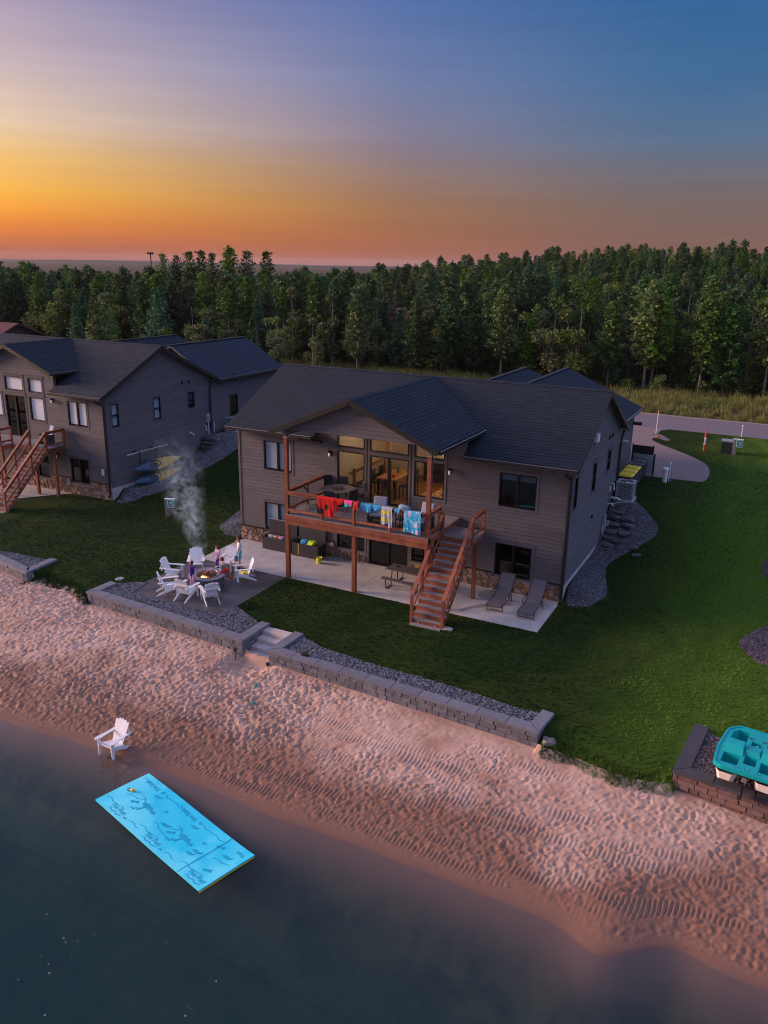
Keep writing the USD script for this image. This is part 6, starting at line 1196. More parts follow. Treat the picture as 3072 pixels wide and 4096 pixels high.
# ------------------------------------------------------------------ teal pedal boat
def boat():
    b = thing('pedal_boat', 'teal and cream pedal boat resting on the reddish block wall', 'pedal boat', (23.32, -9.02, .28), -.12)
    for s in (-1, 1):                                                        # two floats, local x across, y along
        P = [(-1.12, .16, .10), (-1.0, .26, .02), (-.3, .27, -.02), (.6, .26, 0), (1.1, .14, .1)]; V, F = [], []
        for (y, w, z0) in P: V += [(s*.46-w, y, .3), (s*.46-w*.72, y, z0), (s*.46+w*.72, y, z0), (s*.46+w, y, .3)]
        for i in range(4):
            for j in range(3): q = i*4+j; r = i*4+(j+1) % 4; F += [[q, q+4, r], [r, q+4, r+4]]
        F += [[0, 1, 2], [0, 2, 3], [16, 18, 17], [16, 19, 18]]; obj('float', (np.array(V), np.array(F)), 'cream_plastic', b)
    out = sa.scale(sg.box(-.72, -1.0, .72, 1.0).buffer(.12, quad_segs=4), 1, 1); out = sg.Polygon([(-.78, -1.02), (-.6, -1.13), (.6, -1.13), (.78, -1.02), (.86, -.2), (.8, .8), (.55, 1.12), (-.55, 1.12), (-.8, .8), (-.86, -.2)]).buffer(-.14).buffer(.16, quad_segs=5)
    wells = [sg.box(-.66, -.92, -.25, -.42), sg.box(.25, -.92, .66, -.42), sg.box(-.15, -.72, .15, -.3), sg.box(-.66, .1, -.25, .92).intersection(out.buffer(-.16)), sg.box(.25, .1, .66, .92).intersection(out.buffer(-.16)), sg.box(-.13, .18, .13, .5)]
    U = unary_union(wells); obj('deck_shell', MB().ext(out.difference(U), .05, .43), 'teal_plastic', b); obj('rim', MB().ext(out.difference(out.buffer(-.05)), .02, .478).ext(out.buffer(.012).difference(out.buffer(-.03)), .03, .395), 'teal_plastic', b); obj('trim_line', MB().ext(out.buffer(.022).difference(out.buffer(-.02)), .02, .376), 'pedal_black', b)
    for k, w in enumerate(wells):
        dep = [.22, .22, .2, .24, .24, .2][k]; m = MB().ext(w.buffer(.02).difference(w.buffer(-.001)), dep, .43-dep); m.ext(w.buffer(.01), .02, .43-dep-.018); obj('foot_well' if k in (3, 4) else 'well', m, 'teal_plastic', b)
    for s in (-1, 1): # moulded seat backs between the rows
        x0, x1 = (.2, .7) if s > 0 else (-.7, -.2)
        obj('seat_back', MB().hexa([(x0, -.4, .47), (x1, -.4, .47), (x0, .08, .47), (x1, .08, .47), (x0+.04, -.24, .66), (x1-.04, -.24, .66), (x0+.04, .03, .68), (x1-.04, .03, .68)]), 'teal_plastic', b)
        obj('rear_seat', MB().box(x0+.0, x1-.0, -.92, -.66, .2, .3), 'teal_plastic', b)
        for y in (.35, .62): obj('pedal_crank', MB().tube([(s*.62, y, .22), (s*.5, y, .3), (s*.36, y+.06, .3), (s*.26, y+.06, .22)], .018, 6), 'pedal_black', b)
        obj('pedal', MB().box(s*.45-.07, s*.45+.07, .6, .72, .2, .24), 'pedal_black', b)
    obj('centre_console', MB().hexa([(-.2, -.3, .47), (.2, -.3, .47), (-.2, .12, .47), (.2, .12, .47), (-.16, -.24, .6), (.16, -.24, .6), (-.16, .08, .6), (.16, .08, .6)]), 'teal_plastic', b)
    for x, y in ((-.16, .62), (.16, .62), (-.28, -1.0), (.28, -1.0), (-.02, -.98)): obj('cup_holder', MB().lathe([(.055, 0), (.05, .006), (.04, -.02), (0, -.03)], 14, (x, y, .487)), 'pedal_black' if y > 0 else 'teal_plastic', b)
    obj('steering_lever', MB().tube([(0, .3, .3), (.01, .33, .46), (.05, .3, .5)], .014, 6), 'white_plastic', b); obj('rudder', MB().box(-.015, .015, -1.3, -1.1, -.22, .2), 'pedal_black', b); obj('rudder_bracket', MB().box(-.06, .06, -1.14, -1.05, .2, .34), 'steel', b)
boat()
# ------------------------------------------------------------------ kayaks and paddle shelf on the neighbouring wall
def kayak(label, loc, rz, roll):
    k = thing('kayak', label, 'kayak', loc, rz, group='kayaks on the neighbouring side wall'); V, F = [], []; N, S = 24, 12
    for i in range(N+1):
        t = i/N*2-1; w = .36*max(0.02, 1-abs(t)**2.6); h = .17*max(.05, 1-abs(t)**4); up = .14*abs(t)**3
        for j in range(S): a = 2*math.pi*j/S; x, z = w*math.cos(a), h*math.sin(a)*(.75 if math.sin(a) > 0 else 1)+up; V.append((x*math.cos(roll)-z*math.sin(roll), t*1.95, x*math.sin(roll)+z*math.cos(roll)))
    for i in range(N):
        for j in range(S): q, r = i*S+j, i*S+(j+1) % S; F += [[q, r, r+S], [q, r+S, q+S]]
    V, F = np.array(V), np.array(F); cy = V[F].mean(1)[:, 1]+.12*np.sin(np.arange(len(F))*1.7); back = cy > -.1
    
    for nm, mm, sel in (('hull', 'kayak_blue', ~back), ('painted_hull', 'kayak_yellow', back)): us, iv = np.unique(F[sel], return_inverse=True); obj(nm, (V[us], iv.reshape(-1, 3)), mm, k, smooth=True)
    cp = MB().lathe([(.17, 0), (.2, .02), (.2, .05), (.17, .05)], 18); cp.v = [v*[1.0, 2.1, 1]+[0, -.2, .115] for v in cp.v]; cp.xf(np.array([[math.cos(roll), 0, -math.sin(roll), 0], [0, 1, 0, 0], [math.sin(roll), 0, math.cos(roll), 0], [0, 0, 0, 1]])); obj('cockpit_rim', cp, 'pedal_black', k)
    obj('seat', MB().ico((-.05*math.sin(roll), -.2, .07), .15, 1, (1, 1.4, .4)), 'black_cloth', k)
    return k
ky = kayak('upper blue and yellow kayak hung on the neighbouring side wall', (-9.55, 4.7, 1.5), 0, -.9); dup(ky, (-9.5, 4.6, .8), 0, 'lower blue and yellow kayak hung on the neighbouring side wall')
ps = thing('paddle_rack', 'black rack with white paddles above the kayaks', 'rack', (-10.06, 0, 0))
for y in (3.4, 4.75): obj('bracket', MB().bar((0, y, 2.45), (.55, y, 2.45), .05, .05).bar((.5, y, 2.45), (.5, y, 1.75), .045, .045), 'black_metal', ps)
obj('cross_bar', MB().bar((.5, 3.3, 1.9), (.5, 5.5, 1.9), .03, .03), 'black_metal', ps)
for k in range(2): obj('paddle', MB().tube([(-9.6+.1*k, 2.9, 2.5), (-9.6+.1*k, 5.2, 2.5)], .018, 6).bar((-9.6+.1*k, 2.35, 2.5), (-9.6+.1*k, 2.95, 2.5), .16, .02).bar((-9.6+.1*k, 5.1, 2.5), (-9.6+.1*k, 5.6, 2.5), .16, .02), ['black_metal', 'white_metal'][k], label=['black paddle lying on the rack above the kayaks', 'white paddle lying on the rack above the kayaks'][k], cat='paddle')
# ------------------------------------------------------------------ services on the walls
def ac(label, loc, rz=0):
    a = thing('air_conditioner', label, 'air conditioner', loc, rz); 
    obj('plinth', MB().box(-.45, .45, -.45, .45, -.05, .06), 'concrete', a)
    for x, y in ((-.36, -.36), (.36, -.36), (-.36, .36), (.36, .36)): obj('corner_post', MB().box(x-.04, x+.04, y-.04, y+.04, .06, .82), 'grey_metal', a)
    obj('coil', MB().box(-.33, .33, -.33, .33, .06, .8), 'gutter', a)
    for k in range(9): g = MB(); z = .1+k*.08; [g.box(*q, z, z+.045) for q in ((-.36, .36, -.385, -.37), (-.36, .36, .37, .385), (-.385, -.37, -.36, .36), (.37, .385, -.36, .36))]; obj('louvre', g, 'grey_metal', a)
    obj('top_cover', MB().ext(sg.box(-.42, -.42, .42, .42).difference(sg.Point(0, 0).buffer(.31)), .05, .82), 'grey_metal', a); g = MB()
    for r in (.08, .16, .24, .3): g.lathe([(r-.008, .85), (r+.008, .85), (r, .865)], 20)
    for q in range(8): t = q*math.pi/4; g.bar((0, 0, .856), (.31*math.cos(t), .31*math.sin(t), .856), .012, .012)
    obj('fan_guard', g, 'steel', a); obj('fan', MB().lathe([(0, .8), (.12, .78), (.12, .72), (0, .72)], 12), 'gutter', a)
    return a
ac1 = ac('grey air conditioner unit on the ledge beside the right wall', (16.38, 8.55, 2.28)); dup(ac1, (-9.25, 11.75, 2.3), 0, 'grey air conditioner unit beside the neighbouring garage wall')
def wall_box(name, label, cat, boxes, m, tubes=()):
    t = thing(name, label, cat); obj('casing', MB().box(*boxes[0]), m, t)
    for b in boxes[1:]: obj('cover', MB().box(*b), m, t)
    for p, r in tubes: obj('pipe', MB().tube(p, r, 7), 'white_metal' if r > .02 else 'grey_metal', t, smooth=40)
wall_box('electric_meter', 'grey electric meter with conduit on the neighbouring side wall', 'electric meter', [(-10.06, -9.94, 9.85, 10.2, 3.1, 3.6), (-9.94, -9.88, 9.92, 10.1, 3.3, 3.5)], 'grey_metal', [([(-9.98, 10.05, 3.1), (-9.98, 10.05, 2.25)], .03), ([(-10.04, 9.75, 2.85), (-9.92, 9.75, 2.85), (-9.92, 9.75, 2.6), (-9.8, 9.75, 2.6)], .03), ([(-9.98, 10.6, 3.0), (-9.98, 10.6, 2.3)], .025)])
wall_box('utility_cabinet', 'tall grey blue conduit cabinet on the right end wall', 'utility cabinet', [(15.83, 15.97, 6.4, 6.62, .4, 1.95), (15.97, 16.08, 6.62, 6.8, 1.35, 1.6)], 'grey_metal', [([(15.9, 6.3, 1.5), (15.9, 6.3, .4)], .025)])
wall_box('vent_pipes', 'white vent pipes on the right end wall by the rock bank', 'pipes', [(15.83, 15.9, 7.2, 7.32, 2.85, 3.1)], 'white_metal', [([(15.85, 7.1, 2.3), (16.05, 7.1, 2.35), (16.12, 7.1, 2.25)], .04), ([(15.85, 7.5, 3.2), (16.0, 7.5, 3.2), (16.02, 7.5, 2.9)], .035), ([(15.9, 7.6, 2.5), (16.2, 7.55, 2.52), (16.3, 7.7, 2.4)], .045), ([(16.05, 7.25, 2.3), (16.85, 7.9, 2.4)], .02)])
wall_box('white_wall_vent', 'white plastic box high on the right gable', 'wall box', [(15.82, 15.96, 3.05, 3.5, 5.98, 6.32)], 'white_metal')
wall_box('exhaust_horn', 'shiny exhaust pipe sticking out of the garage side wall', 'pipe', [(15.27, 15.33, 11.3, 11.55, 4.35, 4.6)], 'grey_metal', [([(15.3, 11.42, 4.48), (15.75, 11.42, 4.48)], .06)])
wall_box('wall_outlet', 'pale outlet cover by the neighbouring house corner', 'outlet', [(-10.62, -10.44, 1.5, 1.58, 1.4, 1.75)], 'white_metal'); wall_box('tap', 'dark garden tap on the right end wall', 'tap', [(15.82, 15.9, 3.85, 3.95, 2.5, 2.62)], 'black_metal')
wall_box('dark_wall_light', 'black light on the garage corner over the driveway', 'wall lamp', [(15.3, 15.75, 15.0, 15.25, 4.7, 4.85)], 'black_metal'); wall_box('side_pipe', 'pale bent pipe low on the neighbouring side wall', 'pipe', [(-10.05, -10.0, 8.3, 8.42, 2.6, 2.72)], 'white_metal', [([(-10.02, 8.36, 2.66), (-9.8, 8.36, 2.6), (-9.76, 8.36, 2.5)], .04)])
obj('roof_pipe', MB().tube([(-13.76, 14., 6.6), (-13.76, 14., 7.25)], .05, 8), 'white_metal', smooth=40, label='white vent pipe on the neighbouring garage roof', cat='pipe')
# ------------------------------------------------------------------ bins behind their fence
def bin_(label, loc, lid, rz):
    b = thing('wheeled_bin', label, 'bin', loc, rz, group='wheeled bins beside the house'); obj('tub', MB().hexa([(-.26, -.24, .06), (.26, -.24, .06), (-.26, .24, .06), (.26, .24, .06), (-.31, -.31, 1.0), (.31, -.31, 1.0), (-.31, .31, 1.0), (.31, .31, 1.0)]), 'box_plastic', b)
    obj('lid', MB().hexa([(-.33, -.34, 1.0), (.35, -.34, 1.0), (-.33, .34, 1.0), (.35, .34, 1.0), (-.28, -.29, 1.09), (.3, -.29, 1.06), (-.28, .29, 1.09), (.3, .29, 1.06)]), lid, b); obj('handle', MB().tube([(-.34, -.25, .98), (-.38, -.25, 1.02), (-.38, .25, 1.02), (-.34, .25, .98)], .016, 6), 'black_metal', b)
    for y in (-.26, .26): w = MB().lathe([(0, -.03), (.1, -.03), (.1, .03), (0, .03)], 12); w.xf(frame((0, 0, 0), (1, 0, 0), (0, 0, -1), (0, 1, 0))).xf(trans(-.24, y, .1)); obj('wheel', w, 'black_metal', b)
    return b
for k in range(6):
    bin_(['yellow lidded bin nearest the air conditioner', 'middle yellow lidded bin beside the house', 'yellow lidded bin next to the dark lidded ones', 'dark lidded bin next to the yellow ones', 'middle dark lidded bin beside the house', 'dark lidded bin nearest the driveway fence'][k], (16.2, 9.3+.82*k, 2.25), 'yellow' if k < 3 else 'box_plastic', rnd(-.08, .08))
fn = thing('slatted_screen', 'grey slatted screen panel at the end of the bins', 'fence', (15.65, 14.0, 2.25))
for k in range(7): obj('slat', MB().box(0, 1.1, -.02, .02, .1+k*.145, .225+k*.145), 'grey_metal', fn)
for x in (-.03, 1.12): obj('post', MB().box(x-.04, x+.04, -.04, .04, 0, 1.18), 'black_metal', fn)
f2 = thing('low_fence', 'black low fence panel behind the bins by the driveway', 'fence', (15.35, 15.3, 2.25)); obj('panel', MB().box(0, 1.15, -.02, .02, .75, 1.3), 'black_metal', f2)
for x in (0, 1.1): obj('post', MB().box(x, x+.07, -.03, .03, 0, 1.36), 'black_metal', f2)
# ------------------------------------------------------------------ posts and boxes on the lawn
def lot_sign(label, loc, rz):
    p = thing('lot_post', label, 'sign post', loc, rz); obj('post', MB().box(-.11, .11, -.08, .08, -.1, .95), 'post_wood', p); obj('sign_board', MB().box(.06, .42, -.1, -.082, .5, .96), 'sign_white', p); obj('sign_face', MB().box(.1, .39, -.106, -.101, .54, .92), 'sign_green', p); 
    q = meshkit.text_mesh('5', .22, .003); obj('numeral', MB().tm(q, frame((.17, -.108, .6), (1, 0, 0), (0, 0, 1), (0, -1, 0))), 'sign_white', p); obj('cap', MB().box(-.12, .43, -.1, .09, .95, .975), 'sign_white', p)
lot_sign('weathered wooden post with a green sign in the lawn behind the smoke', (-5.46, .9, 0), .35); lot_sign('short wooden post with a green sign beside the dark utility box', (20.2, 21.8, 2.25), .1)
ub = thing('utility_box', 'dark green utility box with a pale lid on the far lawn', 'utility box', (19.75, 22.15, 2.25)); obj('casing', MB().box(-.3, .35, -.3, .3, 0, .72), 'utility_green', ub); obj('lid', MB().box(-.33, .38, -.33, .33, .72, .8), 'grey_metal', ub)
mp = thing('marker_post', 'red and white striped marker post on the far lawn', 'marker post', (18.5, 21.95, 2.25)); 
for k in range(3): obj('band', MB().lathe([(0, k*.42), (.06, k*.42), (.06, k*.42+.418), (0, k*.42+.418)], 10), ['red_paint', 'sign_white', 'red_paint'][k], mp, smooth=40)
obj('plate', MB().box(-.055, .055, -.075, -.064, .5, .78), 'sign_white', mp); obj('lettering', MB().bar((0, -.078, .54), (0, -.078, .75), .02, .006), 'soot', mp)
for k, (x, y, h, lb) in enumerate([(15.0, 26.1, 1.5, 'thin white stake with an orange tip at the driveway mouth'), (20.2, 27.9, .75, 'short white stake at the far road edge'), (17.72, 13.1, 1.0, 'thin stake beside the white well pipe')]):
    p = thing('marker_stake', lb, 'stake', (x, y, 2.25)); obj('rod', MB().tube([(0, 0, 0), (.02, 0, h)], .022, 6), 'sign_white', p); obj('tip', MB().ico((.02, 0, h), .05, 1), 'orange' if k == 0 else 'sign_white', p)
wc = thing('well_pipe', 'white well pipe standing in the lawn at the driveway edge', 'pipe', (17.55, 12.9, 2.2)); obj('pipe', MB().lathe([(0, 0), (.12, 0), (.12, .72), (0, .72)], 14), 'white_metal', wc, smooth=40); obj('cap', MB().lathe([(0, .7), (.15, .7), (.15, .8), (0, .82)], 14), 'sign_white', wc, smooth=40); obj('bracket', MB().bar((.14, 0, .75), (.34, .1, .75), .03, .03).bar((.3, .1, .75), (.3, .1, 0), .03, .03), 'grey_metal', wc)
obj('orange_flag', MB().ico((15.3, 24.5, 2.33), .07, 1), 'orange', label='small orange marker at the driveway corner', cat='marker')
# neighbouring deck things
dup(lounge_chair('cushioned chair on the neighbouring deck behind the stairs', (-14.15, 1.0, 2.86), face(-.4, -1)) if False else l1, (-14.0, .95, 2.86), face(-.4, -1), 'chair on the neighbouring deck at the top of the stairs')
hb_ = MB(); hb_.ico((-15.05, -.12, .55), .12, 1, (.7, .4, 1.6), .3, 2); obj('red_rag', hb_, 'red_cloth', label='red cloth hanging under the neighbouring stairs', cat='cloth')
obj('skimmer_net', MB().lathe([(.16, 0), (.2, .03), (.16, .05)], 14, (-16.6, -.2, 2.9)).tube([(-16.4, -.2, 2.92), (-15.95, -.1, 2.95)], .015, 5), 'sign_white', label='white net lying on the neighbouring deck', cat='net')

dp = np.c_[NR.uniform(-6, 24, 420), NR.uniform(.4, 4.6, 420)]; dp = np.array([(x, float(edge(x))-q) for x, q in dp]); scatter('beach_debris', [pebble(7, 0), np.array([0]) if False else pebble(9, 0)], np.array([(x, y, beach_h(x, y)) for x, y in dp]), NR.uniform(.008, .026, len(dp)), 'gravel_bed', 'small dark bits of debris scattered over the sand', 'debris', tilt=.5)
# ------------------------------------------------------------------ trees
def crown_clumps(pts, dirs, size, seed, per=5):
    g = np.random.default_rng(seed); n = len(pts); V, F = [], []
    P = np.repeat(pts, per, 0)+g.normal(0, size*.55, (n*per, 3)); a = g.normal(0, 1, (n*per, 3)); a /= np.linalg.norm(a, axis=1, keepdims=True); a[:, 2] *= .6
    b = np.cross(a, g.normal(0, 1, (n*per, 3))); b /= np.linalg.norm(b, axis=1, keepdims=True); s = size*g.uniform(.5, 1.2, (n*per, 1))
    V = np.stack([P-a*s-b*s*.35, P+a*s*.2-b*s*.55, P+a*s*1.1, P+b*s*.6], 1).reshape(-1, 3); i = np.arange(n*per)[:, None]*4
    return V, np.vstack([i+[0, 1, 2], i+[0, 2, 3]])
def conifer(seed, h, r, base, shape=.8, size=.22, dens=1., per=5, gap=.25):
    g = np.random.default_rng(seed); pts = []; br = MB(); z = base
    while z < h*.99:
        t = (z-base)/(h-base); R = r*(1-t)**shape*(.55+.45*min(1, t*5))*g.uniform(.8, 1.15)+.05; k = max(3, int((5+3*(1-t))*dens)); a0 = g.uniform(0, 6.28)
        for j in range(k):
            if g.random() < gap: continue
            a = a0+j*6.283/k+g.normal(0, .25); L = R*g.uniform(.6, 1.2); up = .25*L*(1-t)-.12*L
            n = max(2, int(L/.24))
            for q in range(1, n+1): f = q/n; pts.append((L*f*math.cos(a), L*f*math.sin(a), z+up*f+.1*f*f*L))
            if t < .6: br.tube([(0, 0, z), (L*.8*math.cos(a), L*.8*math.sin(a), z+up*.8)], [.035, .01], 3)
        z += g.uniform(.24, .42)*(.6+.5*(1-t))*h/10
    pts += [(0, 0, q) for q in np.linspace(h*.86, h, 5)]
    return crown_clumps(np.array(pts), None, size, seed, per), br
def broad(seed, h, r, base, size=.24, n=420):
    g = np.random.default_rng(seed); cs = [(g.normal(0, r*.42), g.normal(0, r*.42), base+(h-base)*g.uniform(.1, .9)) for _ in range(11)]; pts = []
    for c in cs:
        t = (c[2]-base)/(h-base); rr = r*.55*(1-.45*t); d = g.normal(0, 1, (n//11, 3)); d /= np.linalg.norm(d, axis=1, keepdims=True); pts.append(np.array(c)+d*rr*g.uniform(.6, 1.05, (n//11, 1))*[1, 1, .8])
    br = MB()
    for c in cs: br.tube([(0, 0, base*.7), (c[0]*.5, c[1]*.5, (base+c[2])/2), c], [.06, .04, .012], 4)
    return crown_clumps(np.vstack(pts), None, size, seed, 4), br
KIND = {}
for nm, mk, m, bark, h, lean in [
    ('pine', conifer(1, 9.6, 1.95, 2.4, .48, .2, gap=.22), 'pine_b', 'pale_bark', 9.6, .1), ('pine_2', conifer(2, 10.4, 2.3, 1.5, .42, .21, gap=.18), 'pine_a', 'bark', 10.4, .0), ('pine_3', conifer(3, 9.0, 1.65, 1.2, .52, .2, gap=.15), 'pine_a', 'bark', 9., .0), ('spruce', conifer(4, 8.8, 1.9, .5, .8, .2, 1.2), 'pine_c', 'bark', 8.8, 0.),
    ('bushy', broad(5, 8.2, 2.3, 1.6, .2, 620), 'broadleaf', 'pale_bark', 8.2, .1), ('poplar', broad(6, 9.4, 1.6, 1.4, .2, 520), 'broadleaf', 'pale_bark', 9.4, .0), ('thin', conifer(7, 10.8, 1.45, 3.2, .4, .2, .9, gap=.25), 'pine_b', 'pale_bark', 10.8, .15), ('dead', conifer(8, 8.6, 1.3, 2.2, .8, .09, .9, 2), 'dead_twig', 'dead_twig', 8.6, .1)]:
    KIND[nm] = (mk, m, bark, h, lean)
TREE_TXT = {'pine': 'ragged green pine', 'pine_2': 'broad dark pine', 'pine_3': 'slender dark pine', 'spruce': 'bluish low branched spruce', 'bushy': 'bushy olive leafy tree', 'poplar': 'narrow light green tree', 'thin': 'tall thin pine', 'dead': 'bare brown pine'}
TREE_NAME = {'pine': 'pine_tree', 'pine_2': 'pine_tree', 'pine_3': 'pine_tree', 'spruce': 'spruce_tree', 'bushy': 'leafy_tree', 'poplar': 'leafy_tree', 'thin': 'pine_tree', 'dead': 'dead_tree'}
proto = {}
ZONES = [(.09, 'above the red roof'), (.2, 'above the neighbouring roof'), (.3, 'above the neighbouring garage'), (.37, 'between the two houses'), (.46, 'above the left main roof'), (.56, 'above the porch gable'), (.64, 'above the main ridge'), (.74, 'above the garage gables'), (.86, 'above the driveway'), (9, 'above the right road end')]
def zone(x, y):
    d = np.array([x, y, 6.])-EYE; w = d @ _f; u = .5+(d @ _r)/w*FPX/3072; c = [n for t, n in ZONES if u < t][0]
    return c, ('in the front row' if y < 50.5 else ('in the second row' if y < 57 else 'deeper in the wood'))
def tree(k, x, y, s, rz, label=None, group=None):
    (crown, br), m, bark, h, lean = KIND[k]; c, w = zone(x, y); z = float(H(x, y))-.05
    lb = label or f'{TREE_TXT[k]} {w} {c}'; gp = group or f'{TREE_TXT[k]}s {w} {c}'
    nm = TREE_NAME[k]
    if k not in proto:
        t = proto[k] = thing(nm, lb, 'tree', (x, y, z), rz, group=gp, scale=s); r = .13
        g = np.random.default_rng(len(proto)); P = [(lean*math.sin(q*2.2)*q, lean*.5*q*q, h*q) for q in np.linspace(0, .96, 6)]
        trunk = MB().tube(P, [r*(1-.85*q) for q in np.linspace(0, 1, 6)], 7); obj('trunk', trunk, bark, t, smooth=40)
        if br.v: obj('branches', br, bark, t)
        obj('crown', crown, m, t); return t
    return dup(proto[k], (x, y, z), rz, lb, gp, s, nm)
def in_view(x, y, m=.06):
    d = np.array([x, y, 8.])-EYE; w = d @ _f; return w > 0 and abs((d @ _r)/w) < .478+m
TR = np.random.default_rng(77)
cand = []
yy = 46.
while yy < 165:
    st = 2.45+.009*(yy-46)
    for x in np.arange(-250, 60, st):
        px, py = x+TR.uniform(-.42, .42)*st, yy+TR.uniform(-.42, .42)*st
        if in_view(px, py) and not clear.buffer(1).contains(sg.Point(px, py)): cand.append((px, py))
    yy += st*.95
# trees that stand nearer, behind the neighbouring house and round its yard
for x, y in [(-36, 27), (-33, 30), (-30, 34), (-27, 30), (-24, 33), (-21, 31), (-18, 35.5), (-40, 31), (-44, 36), (-38, 38), (-31, 40), (-25, 41), (-15, 40), (-50, 40), (-56, 42), (-48, 45), (-62, 44), (-34, 44.5), (-20, 43.5), (-28, 44.6), (-42, 42), (-12, 42.5), (-68, 47), (-22.5, 38), (-36, 35)]: cand.append((x+TR.uniform(-1, 1), y+TR.uniform(-1, 1)))
def pick(x, y):
    left = sm(5, -40, x); u = TR.random(); deep = float(sm(58, 85, y))
    p = {'pine': .2, 'pine_2': .22, 'pine_3': .18, 'spruce': .08+.08*float(left)+.3*deep, 'bushy': .24, 'poplar': .12, 'thin': .05*(1-deep), 'dead': .03}
    ks = list(p); w = np.array([p[q] for q in ks]); return ks[int(np.searchsorted(np.cumsum(w/w.sum()), u))]
cand.sort(key=lambda q: math.hypot(q[0]-EYE[0], q[1]-EYE[1]))
far_sets = {}
def scale_at(x, y):
    k = TR.uniform(.6, .97)
    if y < 44: k *= .92
    k *= 1-.2*float(sm(58, 110, y))
    return k
for i, (x, y) in enumerate(cand):
    k = pick(x, y); s = scale_at(x, y); rz = TR.uniform(0, 6.28)
    if i < 285: tree(k, x, y, s, rz)
    else: far_sets.setdefault(k if k != 'dead' else 'pine_2', []).append((x, y, s))
# a few single trees the photograph shows apart
for x, y, h in [(-59.5, 62, 11.4), (-57.2, 62.4, 11.2), (-54.7, 62, 11.7), (-52.6, 62, 11.8), (-47.6, 62, 12.3), (-50.3, 61.6, 11.5), (-45.5, 63, 11.8), (-43, 64, 11.7)]:
    tree('pine' if h > 12 else 'thin', x, y, h/(9.6 if h > 12 else 10.8), x, 'tall dark pine standing out on the skyline above the neighbouring garage' if h < 12.2 else 'tallest pine on the skyline left of the middle, dark against the glow', 'skyline pines')
np_ = thing('nest_pole', 'thin pole with a nest platform rising over the trees at left', 'pole', (-61.6, 62, 2.3)); obj('pole', MB().tube([(0, 0, 0), (0, 0, 11.4)], .08, 6), 'bark', np_); obj('platform', MB().ico((0, 0, 11.4), .5, 1, (1, 1, .35), .5, 4), 'dead_twig', np_)
tree('pine', 10.6, 46.2, 1.0, 1.0, 'lone yellow green pine leaning beside the road meadow, with a long pale trunk', 'lone pine by the meadow')
tree('thin', 15.4, 45.9, .92, 2., 'thin pine with a bare pale trunk at the meadow edge right of the leaning pine', 'thin pine by the meadow')
tree('thin', 20.6, 46.4, .95, 4., 'thin pine with a bare trunk at the meadow edge near the right border', 'thin pine at the right border')
fr = thing('distant_wood', 'dense dark pine wood filling the ground behind the nearer trees', 'wood', kind='stuff')
for k, ps in far_sets.items():
    (crown, br), m, bark, h, lean = KIND[k]; ps = np.array(ps); pi = UsdGeom.PointInstancer.Define(stage, uniq('/World/distant_wood', 'tree_mass')); b = str(pi.GetPath()); pr = usdkit.mesh(stage, b+'/crown', crown, MAT[m]); pi.CreatePrototypesRel().AddTarget(pr.GetPath()); n = len(ps)
    pi.CreatePositionsAttr(Vt.Vec3fArray.FromNumpy(np.c_[ps[:, :2], H(ps[:, 0], ps[:, 1])].astype(np.float32))); pi.CreateScalesAttr(Vt.Vec3fArray.FromNumpy(np.repeat(ps[:, 2:3], 3, 1).astype(np.float32))); a = TR.random(n)*3.14
    pi.CreateOrientationsAttr(Vt.QuathArray([Gf.Quath(float(math.cos(q)), 0, 0, float(math.sin(q))) for q in a])); pi.CreateProtoIndicesAttr(Vt.IntArray.FromNumpy(np.zeros(n, np.int32))); keys(pi.GetPrim(), kind='stuff')
# undergrowth
up = np.array([(x+TR.normal(0, 1.5), y+TR.normal(0, 1.5)) for x, y in cand[:330] for _ in range(2) if y > 43.5]); up = up[up[:, 1] > 44.5]
scatter('undergrowth', [broad(31+q, 1.5, .9, .1, .16, 66)[0] for q in range(2)], np.c_[up, H(up[:, 0], up[:, 1])], TR.uniform(.4, 1.2, len(up)), 'broadleaf', 'low dark bushes under the trees at the wood edge', 'undergrowth', tilt=.1)
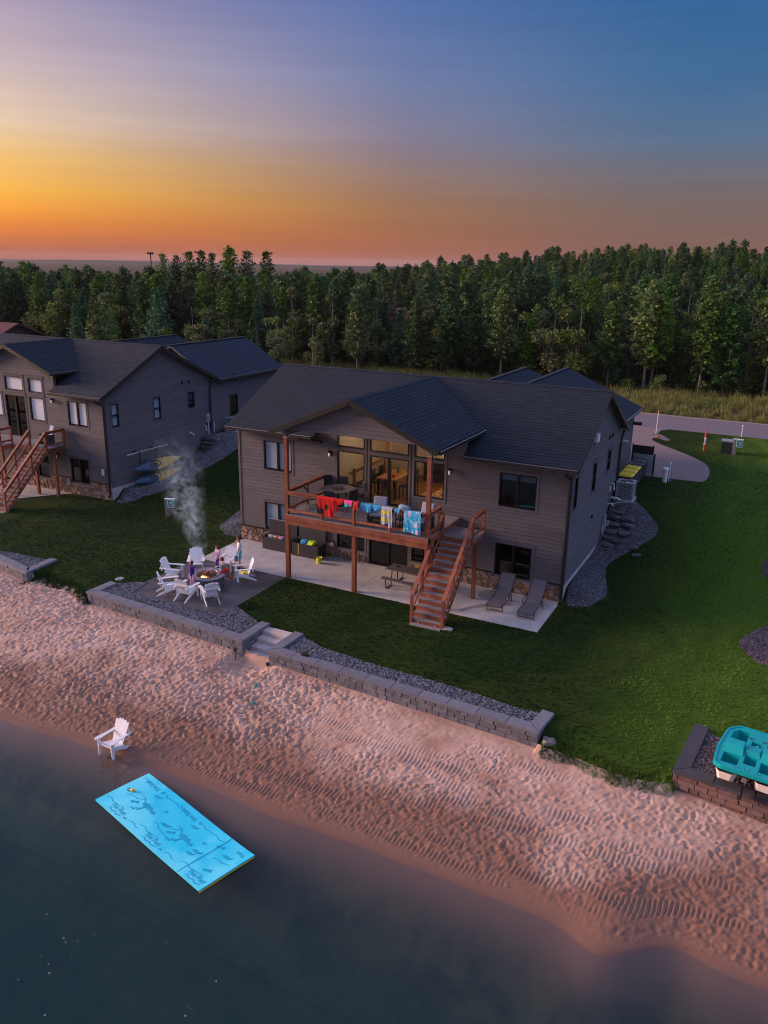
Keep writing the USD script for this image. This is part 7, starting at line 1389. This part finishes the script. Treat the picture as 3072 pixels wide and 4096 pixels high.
# far wooded ridge
def ridge():
    xs = np.linspace(-3200, 600, 420); V, F = [], []
    for i, x in enumerate(xs):
        top = -6+14*(meshkit.fbm(np.array([[x/420., 0, 0]]), 3, 5)[0])+2.2*meshkit.noise(np.array([[x/14., 1, 0]]))[0]
        V += [(x, 2000+.1*abs(x), -30), (x, 2010+.1*abs(x), top), (x, 2300+.1*abs(x), top*.9+1), (x, 2500+.1*abs(x), -30)]
    for i in range(len(xs)-1):
        for j in range(3): q = i*4+j; F += [[q, q+4, q+5], [q, q+5, q+1]]
    obj('far_ridge', (np.array(V), np.array(F)), 'far_wood', smooth=True, kind='structure', label='low blue wooded ridge on the horizon at left')
ridge()
# things glimpsed through the trees
def cabin(label, x, y, z, w, d, h, rise, rz, wm='brown_wall', rm='red_roof'):
    c = thing('cabin', label, 'cabin', (x, y, z), rz); obj('wall', MB().box(-w/2, w/2, -d/2, d/2, -.5, h), wm, c); r = MB()
    for s in (-1, 1): r.bar((0, s*(d/4+.15), h+rise/2-.05*0), (.001, s*(d/4+.15), h+rise/2), 1, 1) if False else r.hexa([(q, s*(d/2+.4) if k == 0 else 0, (h-.1 if k == 0 else h+rise)+t) for t in (0, .15) for k in ((0, 1) if s < 0 else (1, 0)) for q in (-w/2-.4, w/2+.4)])
    obj('roof', r, rm, c); obj('gable', MB().ext(sg.Polygon([(-d/2, h), (d/2, h), (0, h+rise)]), w-.1, 0, frame((-w/2+.05, 0, 0), (0, 1, 0), (0, 0, 1), (1, 0, 0))), wm, c)
    for q in (-.25, .2): f = obj('window', MB().box(q*w-.5, q*w+.5, -d/2-.04, -d/2+.02, .9, 2.1), 'window_frame', c); obj('pane', MB().box(q*w-.42, q*w+.42, -d/2-.05, -d/2-.042, .98, 2.02), 'blind', f)
cabin('dark red roofed house behind the neighbouring house at left edge', -52., 24.5, 2.0, 13, 8, 3.0, 1.6, .1); cabin('small cabin with a reddish roof half hidden in the trees', -24, 62, 2.4, 8, 6, 3.0, 1.8, .2, 'pale_wall')
bt = thing('fallen_trunk', 'pale fallen trunk lying at the meadow edge', 'trunk', (13.4, 46.2, 2.3)); obj('stem', MB().tube([(-1.2, .2, .35), (0, 0, .15), (1.4, -.1, .1)], [.07, .09, .05], 6), 'pale_bark', bt)

# thin evening haze over the whole scene
nh = {"v": ("principled_volume", {"color": (.82, .74, .78), "density": .00006})}
MAT['haze'] = usdkit.material(stage, '/World/Looks/haze_look', nh, [], volume="v.volume")
obj('haze', MB().box(-3600, 3600, -1500, 5200, -45, 32), 'haze', kind='stuff')
